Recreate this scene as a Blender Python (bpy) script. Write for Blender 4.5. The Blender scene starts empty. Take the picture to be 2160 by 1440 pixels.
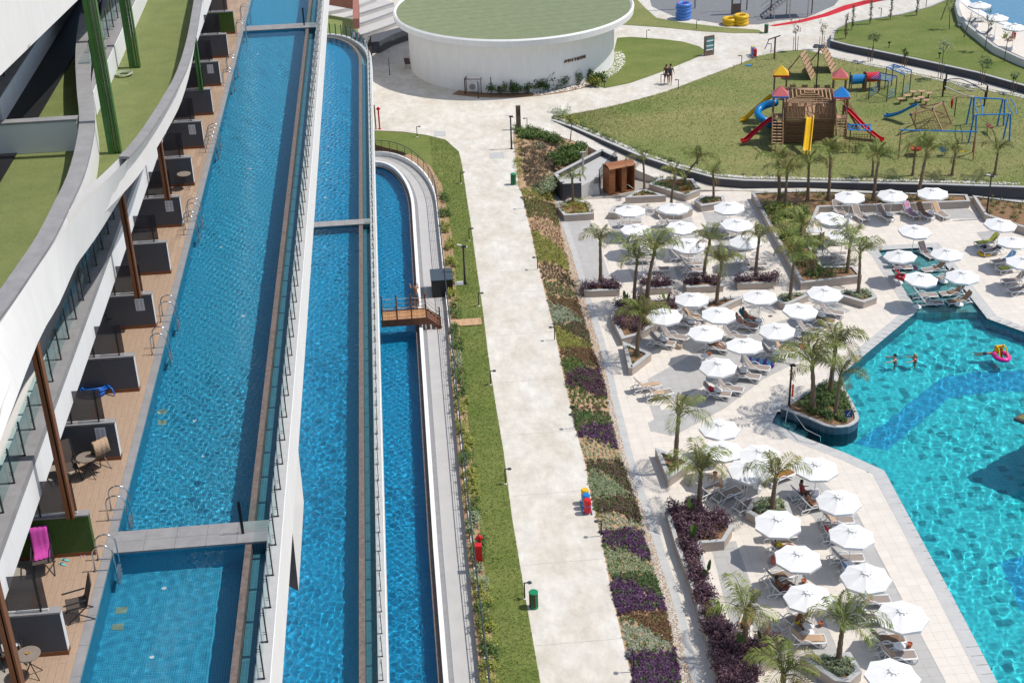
import bpy, bmesh, math, random
import numpy as np
from mathutils import Vector, Matrix, geometry as mgeo
random.seed(7)
R=math.radians
sc=bpy.context.scene
COL=sc.collection
# ------------------------------------------------------------------ camera
F,CX,CY,HC=3050.0,1080.0,720.0,45.5
_up=-Vector((200.3,-5703.6,-F)).normalized()
_yd=Vector((-323,1620,-F)).normalized(); _yd=(_yd-_up*_up.dot(_yd)).normalized(); _xd=_yd.cross(_up)
MW=Matrix((_xd,_yd,_up))
cd=bpy.data.cameras.new('camera'); cam=bpy.data.objects.new('camera',cd); COL.objects.link(cam)
cam.matrix_world=Matrix.Translation((0,0,HC))@MW.to_4x4()
cd.sensor_width=36; cd.lens=36*F/2160; cd.clip_start=1; cd.clip_end=3000; sc.camera=cam
# ------------------------------------------------------------------ sky, sun, exposure
SUN_EL=60; SUN_AZ=-1.0       # the sun stands over +X, seen from the right of the picture
w=bpy.data.worlds.new('World'); sc.world=w; w.use_nodes=True; nt=w.node_tree
sk=nt.nodes.new('ShaderNodeTexSky'); sk.sky_type='NISHITA'; sk.sun_disc=False; sk.sun_elevation=R(SUN_EL); sk.sun_rotation=R(90-SUN_AZ); sk.air_density=1.0; sk.dust_density=1.2
nt.links.new(sk.outputs[0],nt.nodes['Background'].inputs[0]); nt.nodes['Background'].inputs[1].default_value=0.125
sl=bpy.data.lights.new('sun','SUN'); sl.energy=3.4; sl.angle=R(0.5); sl.color=(1,.95,.87); sun=bpy.data.objects.new('sun',sl); COL.objects.link(sun)
sun.rotation_euler=(0,R(90-SUN_EL),R(SUN_AZ)); sl.cycles.is_caustics_light=True
vs=sc.view_settings; vs.view_transform='Standard'; vs.look='None'; vs.exposure=0.1; vs.gamma=1; vs.use_curve_mapping=False
sc.cycles.max_bounces=8; sc.cycles.transparent_max_bounces=12; sc.cycles.transmission_bounces=6; sc.cycles.caustics_reflective=False; sc.cycles.caustics_refractive=True
sc.cycles.use_denoising=True; sc.cycles.sample_clamp_indirect=6
# ------------------------------------------------------------------ helpers
def G(px,py,z=0.0):
    """point of the level z that the photograph shows at this spot (2160 x 1440)"""
    d=MW@Vector((px-CX,CY-py,-F)); t=(z-HC)/d.z; return Vector((d.x*t,d.y*t,z))
def GG(pts,z=0.0): return [G(x,y,z) for x,y in pts]
def PX(v):
    c=MW.transposed()@(Vector(v)-Vector((0,0,HC))); s=F/-c.z; return (CX+c.x*s,CY-c.y*s,s)
def height(base,cy):
    """height of something upright on base whose top shows at picture row cy"""
    lo,hi=0.05,20
    for _ in range(40):
        m=(lo+hi)/2
        if PX((base.x,base.y,base.z+m))[1]>cy: lo=m
        else: hi=m
    return lo
class MB:
    def __init__(s): s.v=[]; s.f=[]; s.m=[]
    def add(s,v,f,m=0):
        n=len(s.v); s.v+= [tuple(p) for p in v]; s.f+=[tuple(i+n for i in q) for q in f]; s.m+=[m]*len(f); return s
    def box(s,a,b,m=0,M=None):
        x0,y0,z0=a; x1,y1,z1=b
        v=[Vector(p) for p in((x0,y0,z0),(x1,y0,z0),(x1,y1,z0),(x0,y1,z0),(x0,y0,z1),(x1,y0,z1),(x1,y1,z1),(x0,y1,z1))]
        if M is not None: v=[M@p for p in v]
        return s.add(v,[(3,2,1,0),(4,5,6,7),(0,1,5,4),(1,2,6,5),(2,3,7,6),(3,0,4,7)],m)
    def bar(s,a,b,wd,ht,m=0,up=(0,0,1)):
        a=Vector(a); b=Vector(b); d=b-a; L=d.length
        if L<1e-6: return s
        z=d/L; x=Vector(up).cross(z)
        if x.length<1e-4: x=Vector((1,0,0)).cross(z)
        if x.length<1e-4: x=Vector((0,1,0)).cross(z)
        x.normalize(); y=z.cross(x)
        v=[]
        for p in(a,b):
            for sx,sy in((-1,-1),(1,-1),(1,1),(-1,1)): v.append(p+x*(sx*wd/2)+y*(sy*ht/2))
        return s.add(v,[(3,2,1,0),(4,5,6,7),(0,1,5,4),(1,2,6,5),(2,3,7,6),(3,0,4,7)],m)
    def tube(s,pts,r,n=6,m=0,cap=True,closed=False):
        pts=[Vector(p) for p in pts]; k=len(pts); rr=r if isinstance(r,(list,tuple)) else [r]*k
        v=[]; px=None
        for i,p in enumerate(pts):
            if closed: d=pts[(i+1)%k]-pts[i-1]
            else: d=pts[min(i+1,k-1)]-pts[max(i-1,0)]
            d.normalize()
            if px is None:
                px=d.orthogonal().normalized()
                if abs(d.z)<.95: px=Vector((0,0,1)).cross(d).normalized()
            px=(px-d*px.dot(d)).normalized(); py=d.cross(px)
            for j in range(n):
                t=2*math.pi*j/n; v.append(p+(px*math.cos(t)+py*math.sin(t))*rr[i])
        f=[]
        for i in range(k if closed else k-1):
            a=i*n; b=((i+1)%k)*n
            for j in range(n): f.append((a+j,a+(j+1)%n,b+(j+1)%n,b+j))
        if cap and not closed: f.append(tuple(range(n-1,-1,-1))); f.append(tuple((k-1)*n+j for j in range(n)))
        return s.add(v,f,m)
    def lathe(s,prof,n=16,c=(0,0,0),m=0,M=None):
        v=[];c=Vector(c)
        for r,z in prof:
            for j in range(n):
                t=2*math.pi*j/n; p=Vector((r*math.cos(t),r*math.sin(t),z))
                v.append(c+(M@p if M is not None else p))
        f=[]
        for i in range(len(prof)-1):
            for j in range(n): f.append((i*n+j,i*n+(j+1)%n,(i+1)*n+(j+1)%n,(i+1)*n+j))
        f.append(tuple(range(n-1,-1,-1))); f.append(tuple((len(prof)-1)*n+j for j in range(n)))
        return s.add(v,f,m)
    def prism(s,poly,z0,z1,m=0,bottom=True,top=True):
        """upright prism over a plan polygon; z0/z1 numbers or lists"""
        n=len(poly); a=z0 if isinstance(z0,(list,tuple)) else [z0]*n; b=z1 if isinstance(z1,(list,tuple)) else [z1]*n
        ar=sum(poly[i][0]*poly[(i+1)%n][1]-poly[(i+1)%n][0]*poly[i][1] for i in range(n))
        idx=list(range(n)) if ar>0 else list(range(n-1,-1,-1))
        P=[poly[i] for i in idx]; A=[a[i] for i in idx]; B=[b[i] for i in idx]
        v=[(P[i][0],P[i][1],A[i]) for i in range(n)]+[(P[i][0],P[i][1],B[i]) for i in range(n)]
        f=[(i,(i+1)%n,n+(i+1)%n,n+i) for i in range(n)]
        if top: f.append(tuple(range(n,2*n)))
        if bottom: f.append(tuple(range(n-1,-1,-1)))
        return s.add(v,f,m)
    def sheet(s,poly,holes=(),z=None,m=0):
        loops=[[Vector((p[0],p[1],(p[2] if z is None else z))) for p in l] for l in [poly]+list(holes)]
        tr=mgeo.tessellate_polygon(loops); v=[p for l in loops for p in l]
        ff=[]
        for t in tr:
            nrm=(v[t[1]]-v[t[0]]).cross(v[t[2]]-v[t[0]])
            ff.append(tuple(t) if nrm.z>0 else tuple(reversed(t)))
        return s.add(v,ff,m)
    def mesh(s,name,mats,smooth=False):
        me=bpy.data.meshes.new(name); me.from_pydata(s.v,[],s.f)
        for x in(mats if isinstance(mats,(list,tuple)) else [mats]): me.materials.append(x)
        if any(s.m): me.polygons.foreach_set('material_index',s.m)
        if smooth: me.polygons.foreach_set('use_smooth',[True]*len(me.polygons))
        me.update(); return me
    def build(s,name,mats,parent=None,loc=None,smooth=False):
        return obj(name,s.mesh(name,mats,smooth),parent,loc)
def obj(name,me,parent=None,loc=None,rz=None):
    o=bpy.data.objects.new(name,me); COL.objects.link(o)
    if parent is not None: o.parent=parent
    if loc is not None: o.location=loc
    if rz is not None: o.rotation_euler=(0,0,rz)
    return o
def tag(o,label=None,cat=None,group=None,kind=None):
    if label: o['label']=label
    if cat: o['category']=cat
    if group: o['group']=group
    if kind: o['kind']=kind
    return o
def thing(name,label,cat,loc=(0,0,0),rz=0,group=None):
    return tag(obj(name,None,None,loc,rz),label,cat,group)
def struct(name,o): return tag(o,kind='structure')
def copy_tree(o,parent=None):
    c=o.copy(); COL.objects.link(c); c.parent=parent
    for ch in o.children: copy_tree(ch,c)
    return c
def place(proto,loc,rz=0,label=None,group=None,scale=1.0):
    """first use moves the prototype itself, later uses copy it with its parts"""
    if proto.get('_used'): o=copy_tree(proto)
    else: o=proto; proto['_used']=1
    o.location=loc; o.rotation_euler=(0,0,rz); o.scale=(scale,)*3
    if label: o['label']=label
    if group: o['group']=group
    return o
def seed_of(s): return sum((i+1)*ord(ch) for i,ch in enumerate(str(s)))
ORD=['first','second','third','fourth','fifth','sixth','seventh','eighth','ninth','tenth','eleventh','twelfth','thirteenth','fourteenth','fifteenth','sixteenth','seventeenth','eighteenth']
def inside(p,poly):
    x,y=p[0],p[1]; c=False; n=len(poly); j=n-1
    for i in range(n):
        xi,yi=poly[i][0],poly[i][1]; xj,yj=poly[j][0],poly[j][1]
        if (yi>y)!=(yj>y) and x<(xj-xi)*(y-yi)/(yj-yi)+xi: c=not c
        j=i
    return c
def curve(pts,n=8):
    """smooth line through the points"""
    P=[Vector(p) for p in pts]; out=[]
    for i in range(len(P)-1):
        p0=P[max(i-1,0)];p1=P[i];p2=P[i+1];p3=P[min(i+2,len(P)-1)]
        for k in range(n):
            t=k/n; out.append(.5*((2*p1)+(p2-p0)*t+(2*p0-5*p1+4*p2-p3)*t*t+(3*p1-p0-3*p2+p3)*t**3))
    out.append(P[-1]); return out
def offset(line,d,closed=False):
    out=[];n=len(line)
    for i in range(n):
        if closed: a=line[i-1];b=line[(i+1)%n]
        else: a=line[max(i-1,0)]; b=line[min(i+1,n-1)]
        t=Vector((b[0]-a[0],b[1]-a[1],0)).normalized(); out.append(Vector((line[i][0]-t.y*d,line[i][1]+t.x*d,line[i][2] if len(line[i])>2 else 0)))
    return out
def inset(poly,d):
    """plan polygon pulled in by d (mitred)"""
    n=len(poly); ar=sum(poly[i][0]*poly[(i+1)%n][1]-poly[(i+1)%n][0]*poly[i][1] for i in range(n)); sg=1 if ar>0 else -1; out=[]
    for i in range(n):
        a=Vector(poly[i-1][:2]);b=Vector(poly[i][:2]);c=Vector(poly[(i+1)%n][:2])
        e=(b-a).normalized();g=(c-b).normalized(); n1=Vector((-e.y,e.x))*sg;n2=Vector((-g.y,g.x))*sg
        m=(n1+n2); k=m.length_squared
        m=n1 if k<.15 else m*(2/k) if True else m
        if m.length>2.2: m=m.normalized()*2.2
        q=b+m*d; out.append(Vector((q.x,q.y,0)))
    return out
# ------------------------------------------------------------------ materials
MATS={}
def mat(name,col,rough=.6,var=.12,scale=6.0,bump=0.0,col2=None,detail=4,spec=.4,metal=0,coords='Object',stretch=None,island=0.0,bscale=None,rnd=0.0,fine=0.0,fscale=9.0):
    if name in MATS: return MATS[name]
    m=bpy.data.materials.new(name); m.use_nodes=True; t=m.node_tree; b=t.nodes['Principled BSDF']; MATS[name]=m
    b.inputs['Roughness'].default_value=rough; b.inputs['Specular IOR Level'].default_value=spec; b.inputs['Metallic'].default_value=metal
    tc=t.nodes.new('ShaderNodeNewGeometry' if coords=='World' else 'ShaderNodeTexCoord'); src=tc.outputs['Position' if coords=='World' else coords]
    if stretch:
        mp=t.nodes.new('ShaderNodeMapping'); mp.inputs['Scale'].default_value=stretch; t.links.new(src,mp.inputs[0]); src=mp.outputs[0]
    nz=t.nodes.new('ShaderNodeTexNoise'); nz.inputs['Scale'].default_value=scale; nz.inputs['Detail'].default_value=detail; nz.inputs['Roughness'].default_value=.62; t.links.new(src,nz.inputs['Vector'])
    rp=t.nodes.new('ShaderNodeMapRange'); rp.inputs[1].default_value=.3; rp.inputs[2].default_value=.7; t.links.new(nz.outputs['Fac'],rp.inputs[0])
    mx=t.nodes.new('ShaderNodeMix'); mx.data_type='RGBA'; t.links.new(rp.outputs[0],mx.inputs[0])
    c=Vector(col); c2=Vector(col2) if col2 else c*(1+var)
    a=c if col2 else c*(1-var)
    mx.inputs[6].default_value=(*a,1); mx.inputs[7].default_value=(*[min(x,1) for x in c2],1); out=mx.outputs[2]
    if island or rnd:
        if island: g=t.nodes.new('ShaderNodeNewGeometry'); fac=g.outputs['Random Per Island']; amt=island
        else: g=t.nodes.new('ShaderNodeObjectInfo'); fac=g.outputs['Random']; amt=rnd
        mr=t.nodes.new('ShaderNodeMapRange'); mr.inputs[3].default_value=1-amt; mr.inputs[4].default_value=1+amt; t.links.new(fac,mr.inputs[0])
        vm=t.nodes.new('ShaderNodeVectorMath'); vm.operation='SCALE'; t.links.new(out,vm.inputs[0]); t.links.new(mr.outputs[0],vm.inputs['Scale']); out=vm.outputs[0]
    if fine:
        fn=t.nodes.new('ShaderNodeTexNoise'); fn.inputs['Scale'].default_value=fscale; fn.inputs['Detail'].default_value=6; fn.inputs['Roughness'].default_value=.75; t.links.new(src,fn.inputs['Vector'])
        fr=t.nodes.new('ShaderNodeMapRange'); fr.inputs[1].default_value=.3; fr.inputs[2].default_value=.7; fr.inputs[3].default_value=1-fine; fr.inputs[4].default_value=1+fine; t.links.new(fn.outputs['Fac'],fr.inputs[0])
        vf=t.nodes.new('ShaderNodeVectorMath'); vf.operation='SCALE'; t.links.new(out,vf.inputs[0]); t.links.new(fr.outputs[0],vf.inputs['Scale']); out=vf.outputs[0]
    t.links.new(out,b.inputs['Base Color'])
    if bump:
        bn=t.nodes.new('ShaderNodeTexNoise'); bn.inputs['Scale'].default_value=bscale or scale*6; bn.inputs['Detail'].default_value=3; t.links.new(src,bn.inputs['Vector'])
        bp=t.nodes.new('ShaderNodeBump'); bp.inputs['Strength'].default_value=bump; bp.inputs['Distance'].default_value=.03; t.links.new(bn.outputs['Fac'],bp.inputs['Height']); t.links.new(bp.outputs[0],b.inputs['Normal'])
    return m
def glass(name,col,refl=.12,dens=.5):
    """thin pane: lets tinted light straight through and mirrors a little"""
    if name in MATS: return MATS[name]
    m=bpy.data.materials.new(name); m.use_nodes=True; t=m.node_tree; t.nodes.clear(); MATS[name]=m
    o=t.nodes.new('ShaderNodeOutputMaterial'); tr=t.nodes.new('ShaderNodeBsdfTransparent'); tr.inputs[0].default_value=(*col,1)
    gl=t.nodes.new('ShaderNodeBsdfGlossy'); gl.inputs['Roughness'].default_value=.03; gl.inputs[0].default_value=(.9,.95,1,1)
    fr=t.nodes.new('ShaderNodeLayerWeight'); fr.inputs[0].default_value=refl
    mx=t.nodes.new('ShaderNodeMixShader'); t.links.new(fr.outputs['Fresnel'],mx.inputs[0]); t.links.new(tr.outputs[0],mx.inputs[1]); t.links.new(gl.outputs[0],mx.inputs[2]); t.links.new(mx.outputs[0],o.inputs[0]); return m
def mosaic(name,c1,c2,grout,size=.06,patch=None,big=1.0):
    """small glazed tiles with light joints"""
    if name in MATS: return MATS[name]
    m=bpy.data.materials.new(name); m.use_nodes=True; t=m.node_tree; b=t.nodes['Principled BSDF']; MATS[name]=m; b.inputs['Roughness'].default_value=.35
    g=t.nodes.new('ShaderNodeNewGeometry'); pos=g.outputs['Position']
    br=t.nodes.new('ShaderNodeTexBrick'); br.offset=0; br.inputs['Scale'].default_value=1; br.inputs['Brick Width'].default_value=size; br.inputs['Row Height'].default_value=size; br.inputs['Mortar Size'].default_value=size*.07
    br.inputs['Color1'].default_value=(*c1,1); br.inputs['Color2'].default_value=(*c2,1); br.inputs['Mortar'].default_value=(*grout,1)
    # walls: use height together with the run of the wall
    sx=t.nodes.new('ShaderNodeSeparateXYZ'); t.links.new(pos,sx.inputs[0]); nn=t.nodes.new('ShaderNodeSeparateXYZ'); t.links.new(g.outputs['True Normal'],nn.inputs[0])
    ab=t.nodes.new('ShaderNodeMath'); ab.operation='ABSOLUTE'; t.links.new(nn.outputs[2],ab.inputs[0]); gt=t.nodes.new('ShaderNodeMath'); gt.operation='GREATER_THAN'; gt.inputs[1].default_value=.5; t.links.new(ab.outputs[0],gt.inputs[0])
    ad=t.nodes.new('ShaderNodeMath'); ad.operation='ADD'; t.links.new(sx.outputs[0],ad.inputs[0]); t.links.new(sx.outputs[1],ad.inputs[1])
    cw=t.nodes.new('ShaderNodeCombineXYZ'); t.links.new(ad.outputs[0],cw.inputs[0]); t.links.new(sx.outputs[2],cw.inputs[1])
    mv=t.nodes.new('ShaderNodeMix'); mv.data_type='VECTOR'; t.links.new(gt.outputs[0],mv.inputs[0]); t.links.new(cw.outputs[0],mv.inputs[4]); t.links.new(pos,mv.inputs[5])
    t.links.new(mv.outputs[1],br.inputs['Vector']); out=br.outputs[0]
    if patch:
        vo=t.nodes.new('ShaderNodeTexWhiteNoise'); vo.noise_dimensions='2D'; sn=t.nodes.new('ShaderNodeVectorMath'); sn.operation='SNAP'; sn.inputs[1].default_value=(big,big,big); t.links.new(pos,sn.inputs[0]); t.links.new(sn.outputs[0],vo.inputs['Vector'])
        g2=t.nodes.new('ShaderNodeMath'); g2.operation='LESS_THAN'; g2.inputs[1].default_value=patch[3]; t.links.new(vo.outputs['Value'],g2.inputs[0])
        m2=t.nodes.new('ShaderNodeMix'); m2.data_type='RGBA'; m2.inputs[7].default_value=(*patch[:3],1); t.links.new(g2.outputs[0],m2.inputs[0]); t.links.new(out,m2.inputs[6]); out=m2.outputs[2]
    t.links.new(out,b.inputs['Base Color']); return m
def water_mat(name,col,ior=1.33):
    if name in MATS: return MATS[name]
    m=bpy.data.materials.new(name); m.use_nodes=True; t=m.node_tree; t.nodes.clear(); MATS[name]=m
    o=t.nodes.new('ShaderNodeOutputMaterial'); g=t.nodes.new('ShaderNodeBsdfGlass'); g.inputs['IOR'].default_value=ior; g.inputs['Roughness'].default_value=0; g.inputs['Color'].default_value=(*col,1); t.links.new(g.outputs[0],o.inputs[0]); return m
M_white=mat('white render',(.79,.79,.785),.7,.035,1.6,.08,stretch=(1,1,.25),fine=.03,fscale=5)
M_offw=mat('pale plaster',(.70,.69,.68),.75,.04,1.0,.05)
M_coping=mat('grey stone coping',(.27,.265,.27),.75,.12,2.2,.15)
M_copl=mat('light stone coping',(.46,.46,.455),.75,.08,2.5,.12)
M_ledge=mat('brown overflow stone',(.16,.125,.11),.55,.3,7,.2)
M_char=mat('charcoal paint',(.085,.09,.105),.7,.08,2,.04)
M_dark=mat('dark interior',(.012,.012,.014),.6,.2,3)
M_black=mat('black metal',(.012,.013,.015),.4,.2,8,spec=.5)
M_steel=mat('polished steel',(.62,.63,.64),.18,.05,8,metal=1)
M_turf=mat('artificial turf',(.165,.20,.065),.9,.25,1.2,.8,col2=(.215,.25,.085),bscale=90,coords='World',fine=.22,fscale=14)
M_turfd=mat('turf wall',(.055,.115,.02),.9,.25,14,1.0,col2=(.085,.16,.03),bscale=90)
M_wood=mat('brown laminate beam',(.20,.075,.028),.5,.15,3,.1,stretch=(1,1,.15))
M_woodtile=mat('wood look tile',(.40,.285,.205),.5,.15,6,.05,stretch=(6,.7,1),island=.12)
M_green=mat('green painted steel',(.045,.15,.03),.4,.15,2)
M_conc=mat('pale concrete paving',(.53,.48,.40),.85,.06,.5,.25,col2=(.67,.645,.595),detail=13,coords='World',fine=.16,fscale=1.5,stretch=(1,.6,1))
M_walk=mat('grey concrete walk',(.47,.46,.45),.85,.06,.8,.1,coords='World',detail=7)
M_drain=mat('grey drain strip',(.25,.25,.26),.8,.1,3,.1,coords='World')
M_deckb=mat('beige paving slab',(.69,.635,.565),.7,.04,1.5,.06,coords='World',island=.035,rnd=0)
M_deckg=mat('grey paving slab',(.44,.43,.415),.7,.05,1.5,.06,coords='World',island=.04)
M_deckc=mat('pool coping slab',(.49,.49,.48),.65,.08,1.5,.06,coords='World',island=.07)
M_grout=mat('paving joint',(.36,.33,.29),.9,.1,4,coords='World')
M_plw=mat('beige planter wall',(.44,.375,.325),.8,.06,3,.08)
M_soil=mat('red brown soil',(.20,.115,.06),.95,.35,5,.6,col2=(.30,.18,.10),coords='World')
M_soill=mat('sandy soil',(.34,.215,.12),.95,.3,3,.5,col2=(.46,.31,.19),coords='World')
M_peb=mat('white pebble',(.70,.68,.64),.7,.1,3,island=.16)
M_grass=mat('lawn grass',(.105,.155,.025),.95,.3,.25,.9,col2=(.195,.215,.06),detail=9,bscale=30,coords='World',stretch=(1,1.6,1),fine=.42,fscale=7)
M_grassd=mat('dry lawn grass',(.14,.19,.045),.95,.3,.16,.9,col2=(.27,.25,.10),detail=10,bscale=25,coords='World',stretch=(.7,1.4,1),fine=.40,fscale=5.5)
M_wallg=mat('anthracite retaining wall',(.068,.07,.082),.8,.08,2,.05)
M_plastic=mat('white resin',(.80,.80,.80),.35,.03,4)
M_sling=mat('taupe sling fabric',(.30,.25,.22),.8,.1,20)
M_canvas=mat('white parasol canvas',(.80,.80,.795),.8,.04,2.5,.12,rnd=.05,bscale=5)
M_trunk=mat('palm trunk',(.20,.145,.10),.95,.3,9,.8,stretch=(1,1,3),bscale=22)
M_frond=mat('palm frond',(.13,.185,.035),.6,.25,4,col2=(.26,.29,.07),rnd=.25)
M_frondy=mat('yellowing palm frond',(.16,.175,.035),.6,.25,4,col2=(.24,.21,.06),rnd=.25)
M_stalk=mat('frond stalk',(.13,.13,.05),.6,.2,6)
M_leaf=mat('green leaf',(.06,.12,.02),.6,.3,3,col2=(.11,.17,.035),island=.3)
M_leafy=mat('yellow green leaf',(.20,.23,.035),.6,.3,3,col2=(.30,.31,.06),island=.3)
M_leafd=mat('deep green leaf',(.05,.10,.025),.6,.3,3,col2=(.09,.15,.04),island=.3)
M_purple=mat('purple leaf',(.05,.022,.034),.5,.3,3,col2=(.125,.06,.08),island=.45)
M_violet=mat('violet leaf',(.06,.025,.07),.6,.3,3,col2=(.125,.055,.13),island=.4)
M_silver=mat('silver green leaf',(.25,.31,.21),.8,.2,3,col2=(.35,.39,.29),island=.25)
M_silverg=mat('grey green leaf',(.21,.275,.14),.8,.2,3,col2=(.30,.34,.21),island=.25)
M_rust=mat('rust brown leaf',(.115,.06,.03),.8,.3,3,col2=(.19,.11,.055),island=.3)
M_dkbr=mat('dark brown leaf',(.085,.06,.04),.8,.3,3,col2=(.15,.12,.07),island=.3)
M_olive=mat('olive leaf',(.11,.13,.03),.8,.3,3,col2=(.18,.18,.06),island=.3)
M_bark=mat('tree bark',(.17,.12,.08),.9,.25,8,.4)
G_rail=glass('railing glass',(.80,.93,.93),.10)
G_tint=mat('tinted glass screen',(.045,.043,.052),.12,.1,2,spec=.5)
_t=G_tint.node_tree; _o=_t.nodes['Material Output']; _tr=_t.nodes.new('ShaderNodeBsdfTransparent'); _tr.inputs[0].default_value=(.6,.6,.65,1); _mx=_t.nodes.new('ShaderNodeMixShader'); _mx.inputs[0].default_value=.88; _t.links.new(_tr.outputs[0],_mx.inputs[1]); _t.links.new(_t.nodes['Principled BSDF'].outputs[0],_mx.inputs[2]); _t.links.new(_mx.outputs[0],_o.inputs[0])
G_win=glass('window glass',(.10,.12,.13),.25)
# ------------------------------------------------------------------ water
def receiver(o):
    o.cycles.is_caustics_receiver=True; return o
def waves(X,Y,lmin,lmax,amp,seed,n=46):
    rg=np.random.default_rng(seed); Z=np.zeros_like(X)
    for i in range(n):
        lam=lmin*(lmax/lmin)**rg.random(); a=rg.uniform(0,2*math.pi); k=2*math.pi/lam
        Z+=amp*lam*np.sin(k*(X*math.cos(a)+Y*math.sin(a))+rg.uniform(0,6.28))
    return Z*(6.8/math.sqrt(n))
def water_grid(name,xs,ys,z,material,lmin=.2,lmax=.9,amp=.0016,seed=1,keep=None,parent=None):
    X,Y=np.meshgrid(np.asarray(xs,dtype=float),np.asarray(ys,dtype=float)); Z=z+waves(X,Y,lmin,lmax,amp,seed)*np.clip(1.3-(Y-60)/100,.4,1.0)*(.78+.32*np.sin(Y*.31+seed)*np.sin(X*.5+Y*.17+2*seed)+.12*np.sin(Y*.9))
    ny,nx=X.shape; co=np.stack([X,Y,Z],-1).reshape(-1,3)
    j,i=np.meshgrid(np.arange(ny-1),np.arange(nx-1),indexing='ij'); a=(j*nx+i)
    q=np.stack([a,a+1,a+nx+1,a+nx],-1).reshape(-1,4)
    if keep is not None:
        c=co[q].mean(1); q=q[keep(c[:,0],c[:,1])]
        used=np.unique(q); re=-np.ones(len(co),dtype=np.int64); re[used]=np.arange(len(used)); co=co[used]; q=re[q]
    me=bpy.data.meshes.new(name); me.vertices.add(len(co)); me.vertices.foreach_set('co',co.ravel()); me.loops.add(q.size); me.loops.foreach_set('vertex_index',q.ravel().astype(np.int32)); me.polygons.add(len(q)); me.polygons.foreach_set('loop_start',np.arange(len(q),dtype=np.int32)*4); me.polygons.foreach_set('use_smooth',np.ones(len(q),dtype=bool)); me.update(calc_edges=True)
    me.materials.append(material); o=obj(name,me,parent); o.cycles.is_caustics_caster=True; tag(o,kind='structure'); return o
def ramp(y0,y1,d0,d1):
    out=[y0]
    while out[-1]<y1: out.append(out[-1]+d0+(d1-d0)*(out[-1]-y0)/(y1-y0))
    return out
def frange(a,b,d):
    o=[a]
    while o[-1]<b-1e-6: o.append(o[-1]+d)
    return o
# ================================================================== the setting: ground, paths, terraces
gb=MB().sheet([(-900,-300),(1200,-300),(1200,1600),(-900,1600)],z=-3.0); struct('ground',gb.build('ground',M_soill))
PL=[(1160,1540),(1140,1440),(1105,1240),(1080,1090),(1062,950),(1045,850),(1030,750),(1018,650),(1005,560),(993,470),(985,420),(975,350),(968,320)]
PR=[(1356,1540),(1335,1440),(1318,1370),(1290,1250),(1275,1170),(1262,1110),(1245,1040),(1235,980),(1213,900),(1190,800),(1170,700),(1150,620),(1135,560),(1120,490),(1105,430),(1095,390),(1088,330),(1083,290),(1086,270)]
PE=[(1458,1540),(1436,1440),(1420,1360),(1405,1290),(1390,1240),(1375,1190),(1358,1130),(1345,1070),(1325,1020),(1308,960),(1292,900),(1280,845),(1268,790),(1250,735),(1232,675),(1215,620),(1200,565),(1190,520),(1178,470),(1168,425),(1172,395)]   # plants meet pebbles
KL=[(1484,1540),(1462,1440),(1440,1360),(1428,1300),(1410,1240),(1390,1180),(1372,1120),(1352,1060),(1335,1010),(1320,960),(1305,900),(1290,840),(1280,790),(1262,720),(1240,650),(1225,600),(1205,530),(1185,470),(1170,410)]
plaza=GG(PL,2)+[G(940,295,2),G(900,285,2),G(850,278,2),G(785,275,2),Vector((-2.1,150,2)),Vector((-2.1,400,2)),Vector((160,400,2)),Vector((120,118,2))]+list(reversed(GG([(1165,246),(1215,240),(1300,222),(1400,195),(1480,165),(1560,135),(1600,118),(1650,108),(1700,105),(1740,115),(1800,128),(1880,143),(1960,160),(2060,182),(2180,207),(2500,275)],2)))+[G(1168,260,2),G(1140,253,2)]+list(reversed(GG(PR,2)))
struct('path',MB().sheet(plaza,z=2.0).build('path',M_conc))
for k,y in enumerate(frange(45.5,113,6.1)):
    xl=4.5+.5*(y-49)/67+.02; xr=8.5+1.05*(y-48)/66; jj=MB()
    for q in range(12):
        x0=xl+(xr-xl)*q/12;x1=xl+(xr-xl)*(q+1)/12; jj.add([(x0,y+.01*math.sin(q*1.7+k),2.004),(x1,y+.01*math.sin(q*1.7+1.7+k),2.004),(x1,y+.02+.01*math.sin(q*1.7+1.7+k),2.004),(x0,y+.02+.01*math.sin(q*1.7+k),2.004)],[(0,1,2,3)])
    struct('path_joint',jj.build('path_joint',M_grout))
# hatch plates let into the path
for i,(x,y,wd,dp) in enumerate([(928,282,1.0,1.3),(1048,328,1.2,1.4)]):
    c=G(x,y,2); tag(MB().box((c.x-wd/2,c.y-dp/2,2.0),(c.x+wd/2,c.y+dp/2,2.012)).build('hatch_cover',M_copl),['pale steel hatch cover on the plaza near the lawn tip','pale steel hatch cover on the path near the planting bed'][i],'hatch','hatch covers in the path')
# ------------------------------------------------------------------ lawns
lawn_px=[(1160,243),(1215,240),(1300,222),(1400,195),(1480,165),(1560,135),(1600,118),(1650,108),(1700,105),(1740,115),(1800,128),(1880,143),(1960,160),(2060,182),(2175,206),(2175,392),(1990,386),(1850,383),(1700,380),(1570,377),(1510,372),(1420,348),(1350,325),(1280,295),(1210,265),(1165,250)]
LU=[(1165,246),(1215,240),(1300,222),(1400,195),(1480,165),(1560,135),(1600,118),(1650,108),(1700,105),(1740,115),(1800,128),(1880,143),(1960,160),(2060,182),(2180,207),(2500,275)]
LL=[(1165,250,2.05),(1210,265,1.95),(1280,295,1.7),(1350,325,1.4),(1420,348,1.1),(1510,372,.76),(1570,377,.72),(1700,380,.76),(1850,383,.92),(1990,386,1.12),(2180,392,1.42),(2500,402,1.75)]
def resample(P,n):
    d=[0]
    for p,q in zip(P[:-1],P[1:]): d.append(d[-1]+(q-p).length)
    out=[]
    for i in range(n):
        s=d[-1]*i/(n-1); k=0
        while k<len(d)-2 and d[k+1]<s: k+=1
        out.append(P[k].lerp(P[k+1],(s-d[k])/(d[k+1]-d[k])))
    return out
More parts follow.
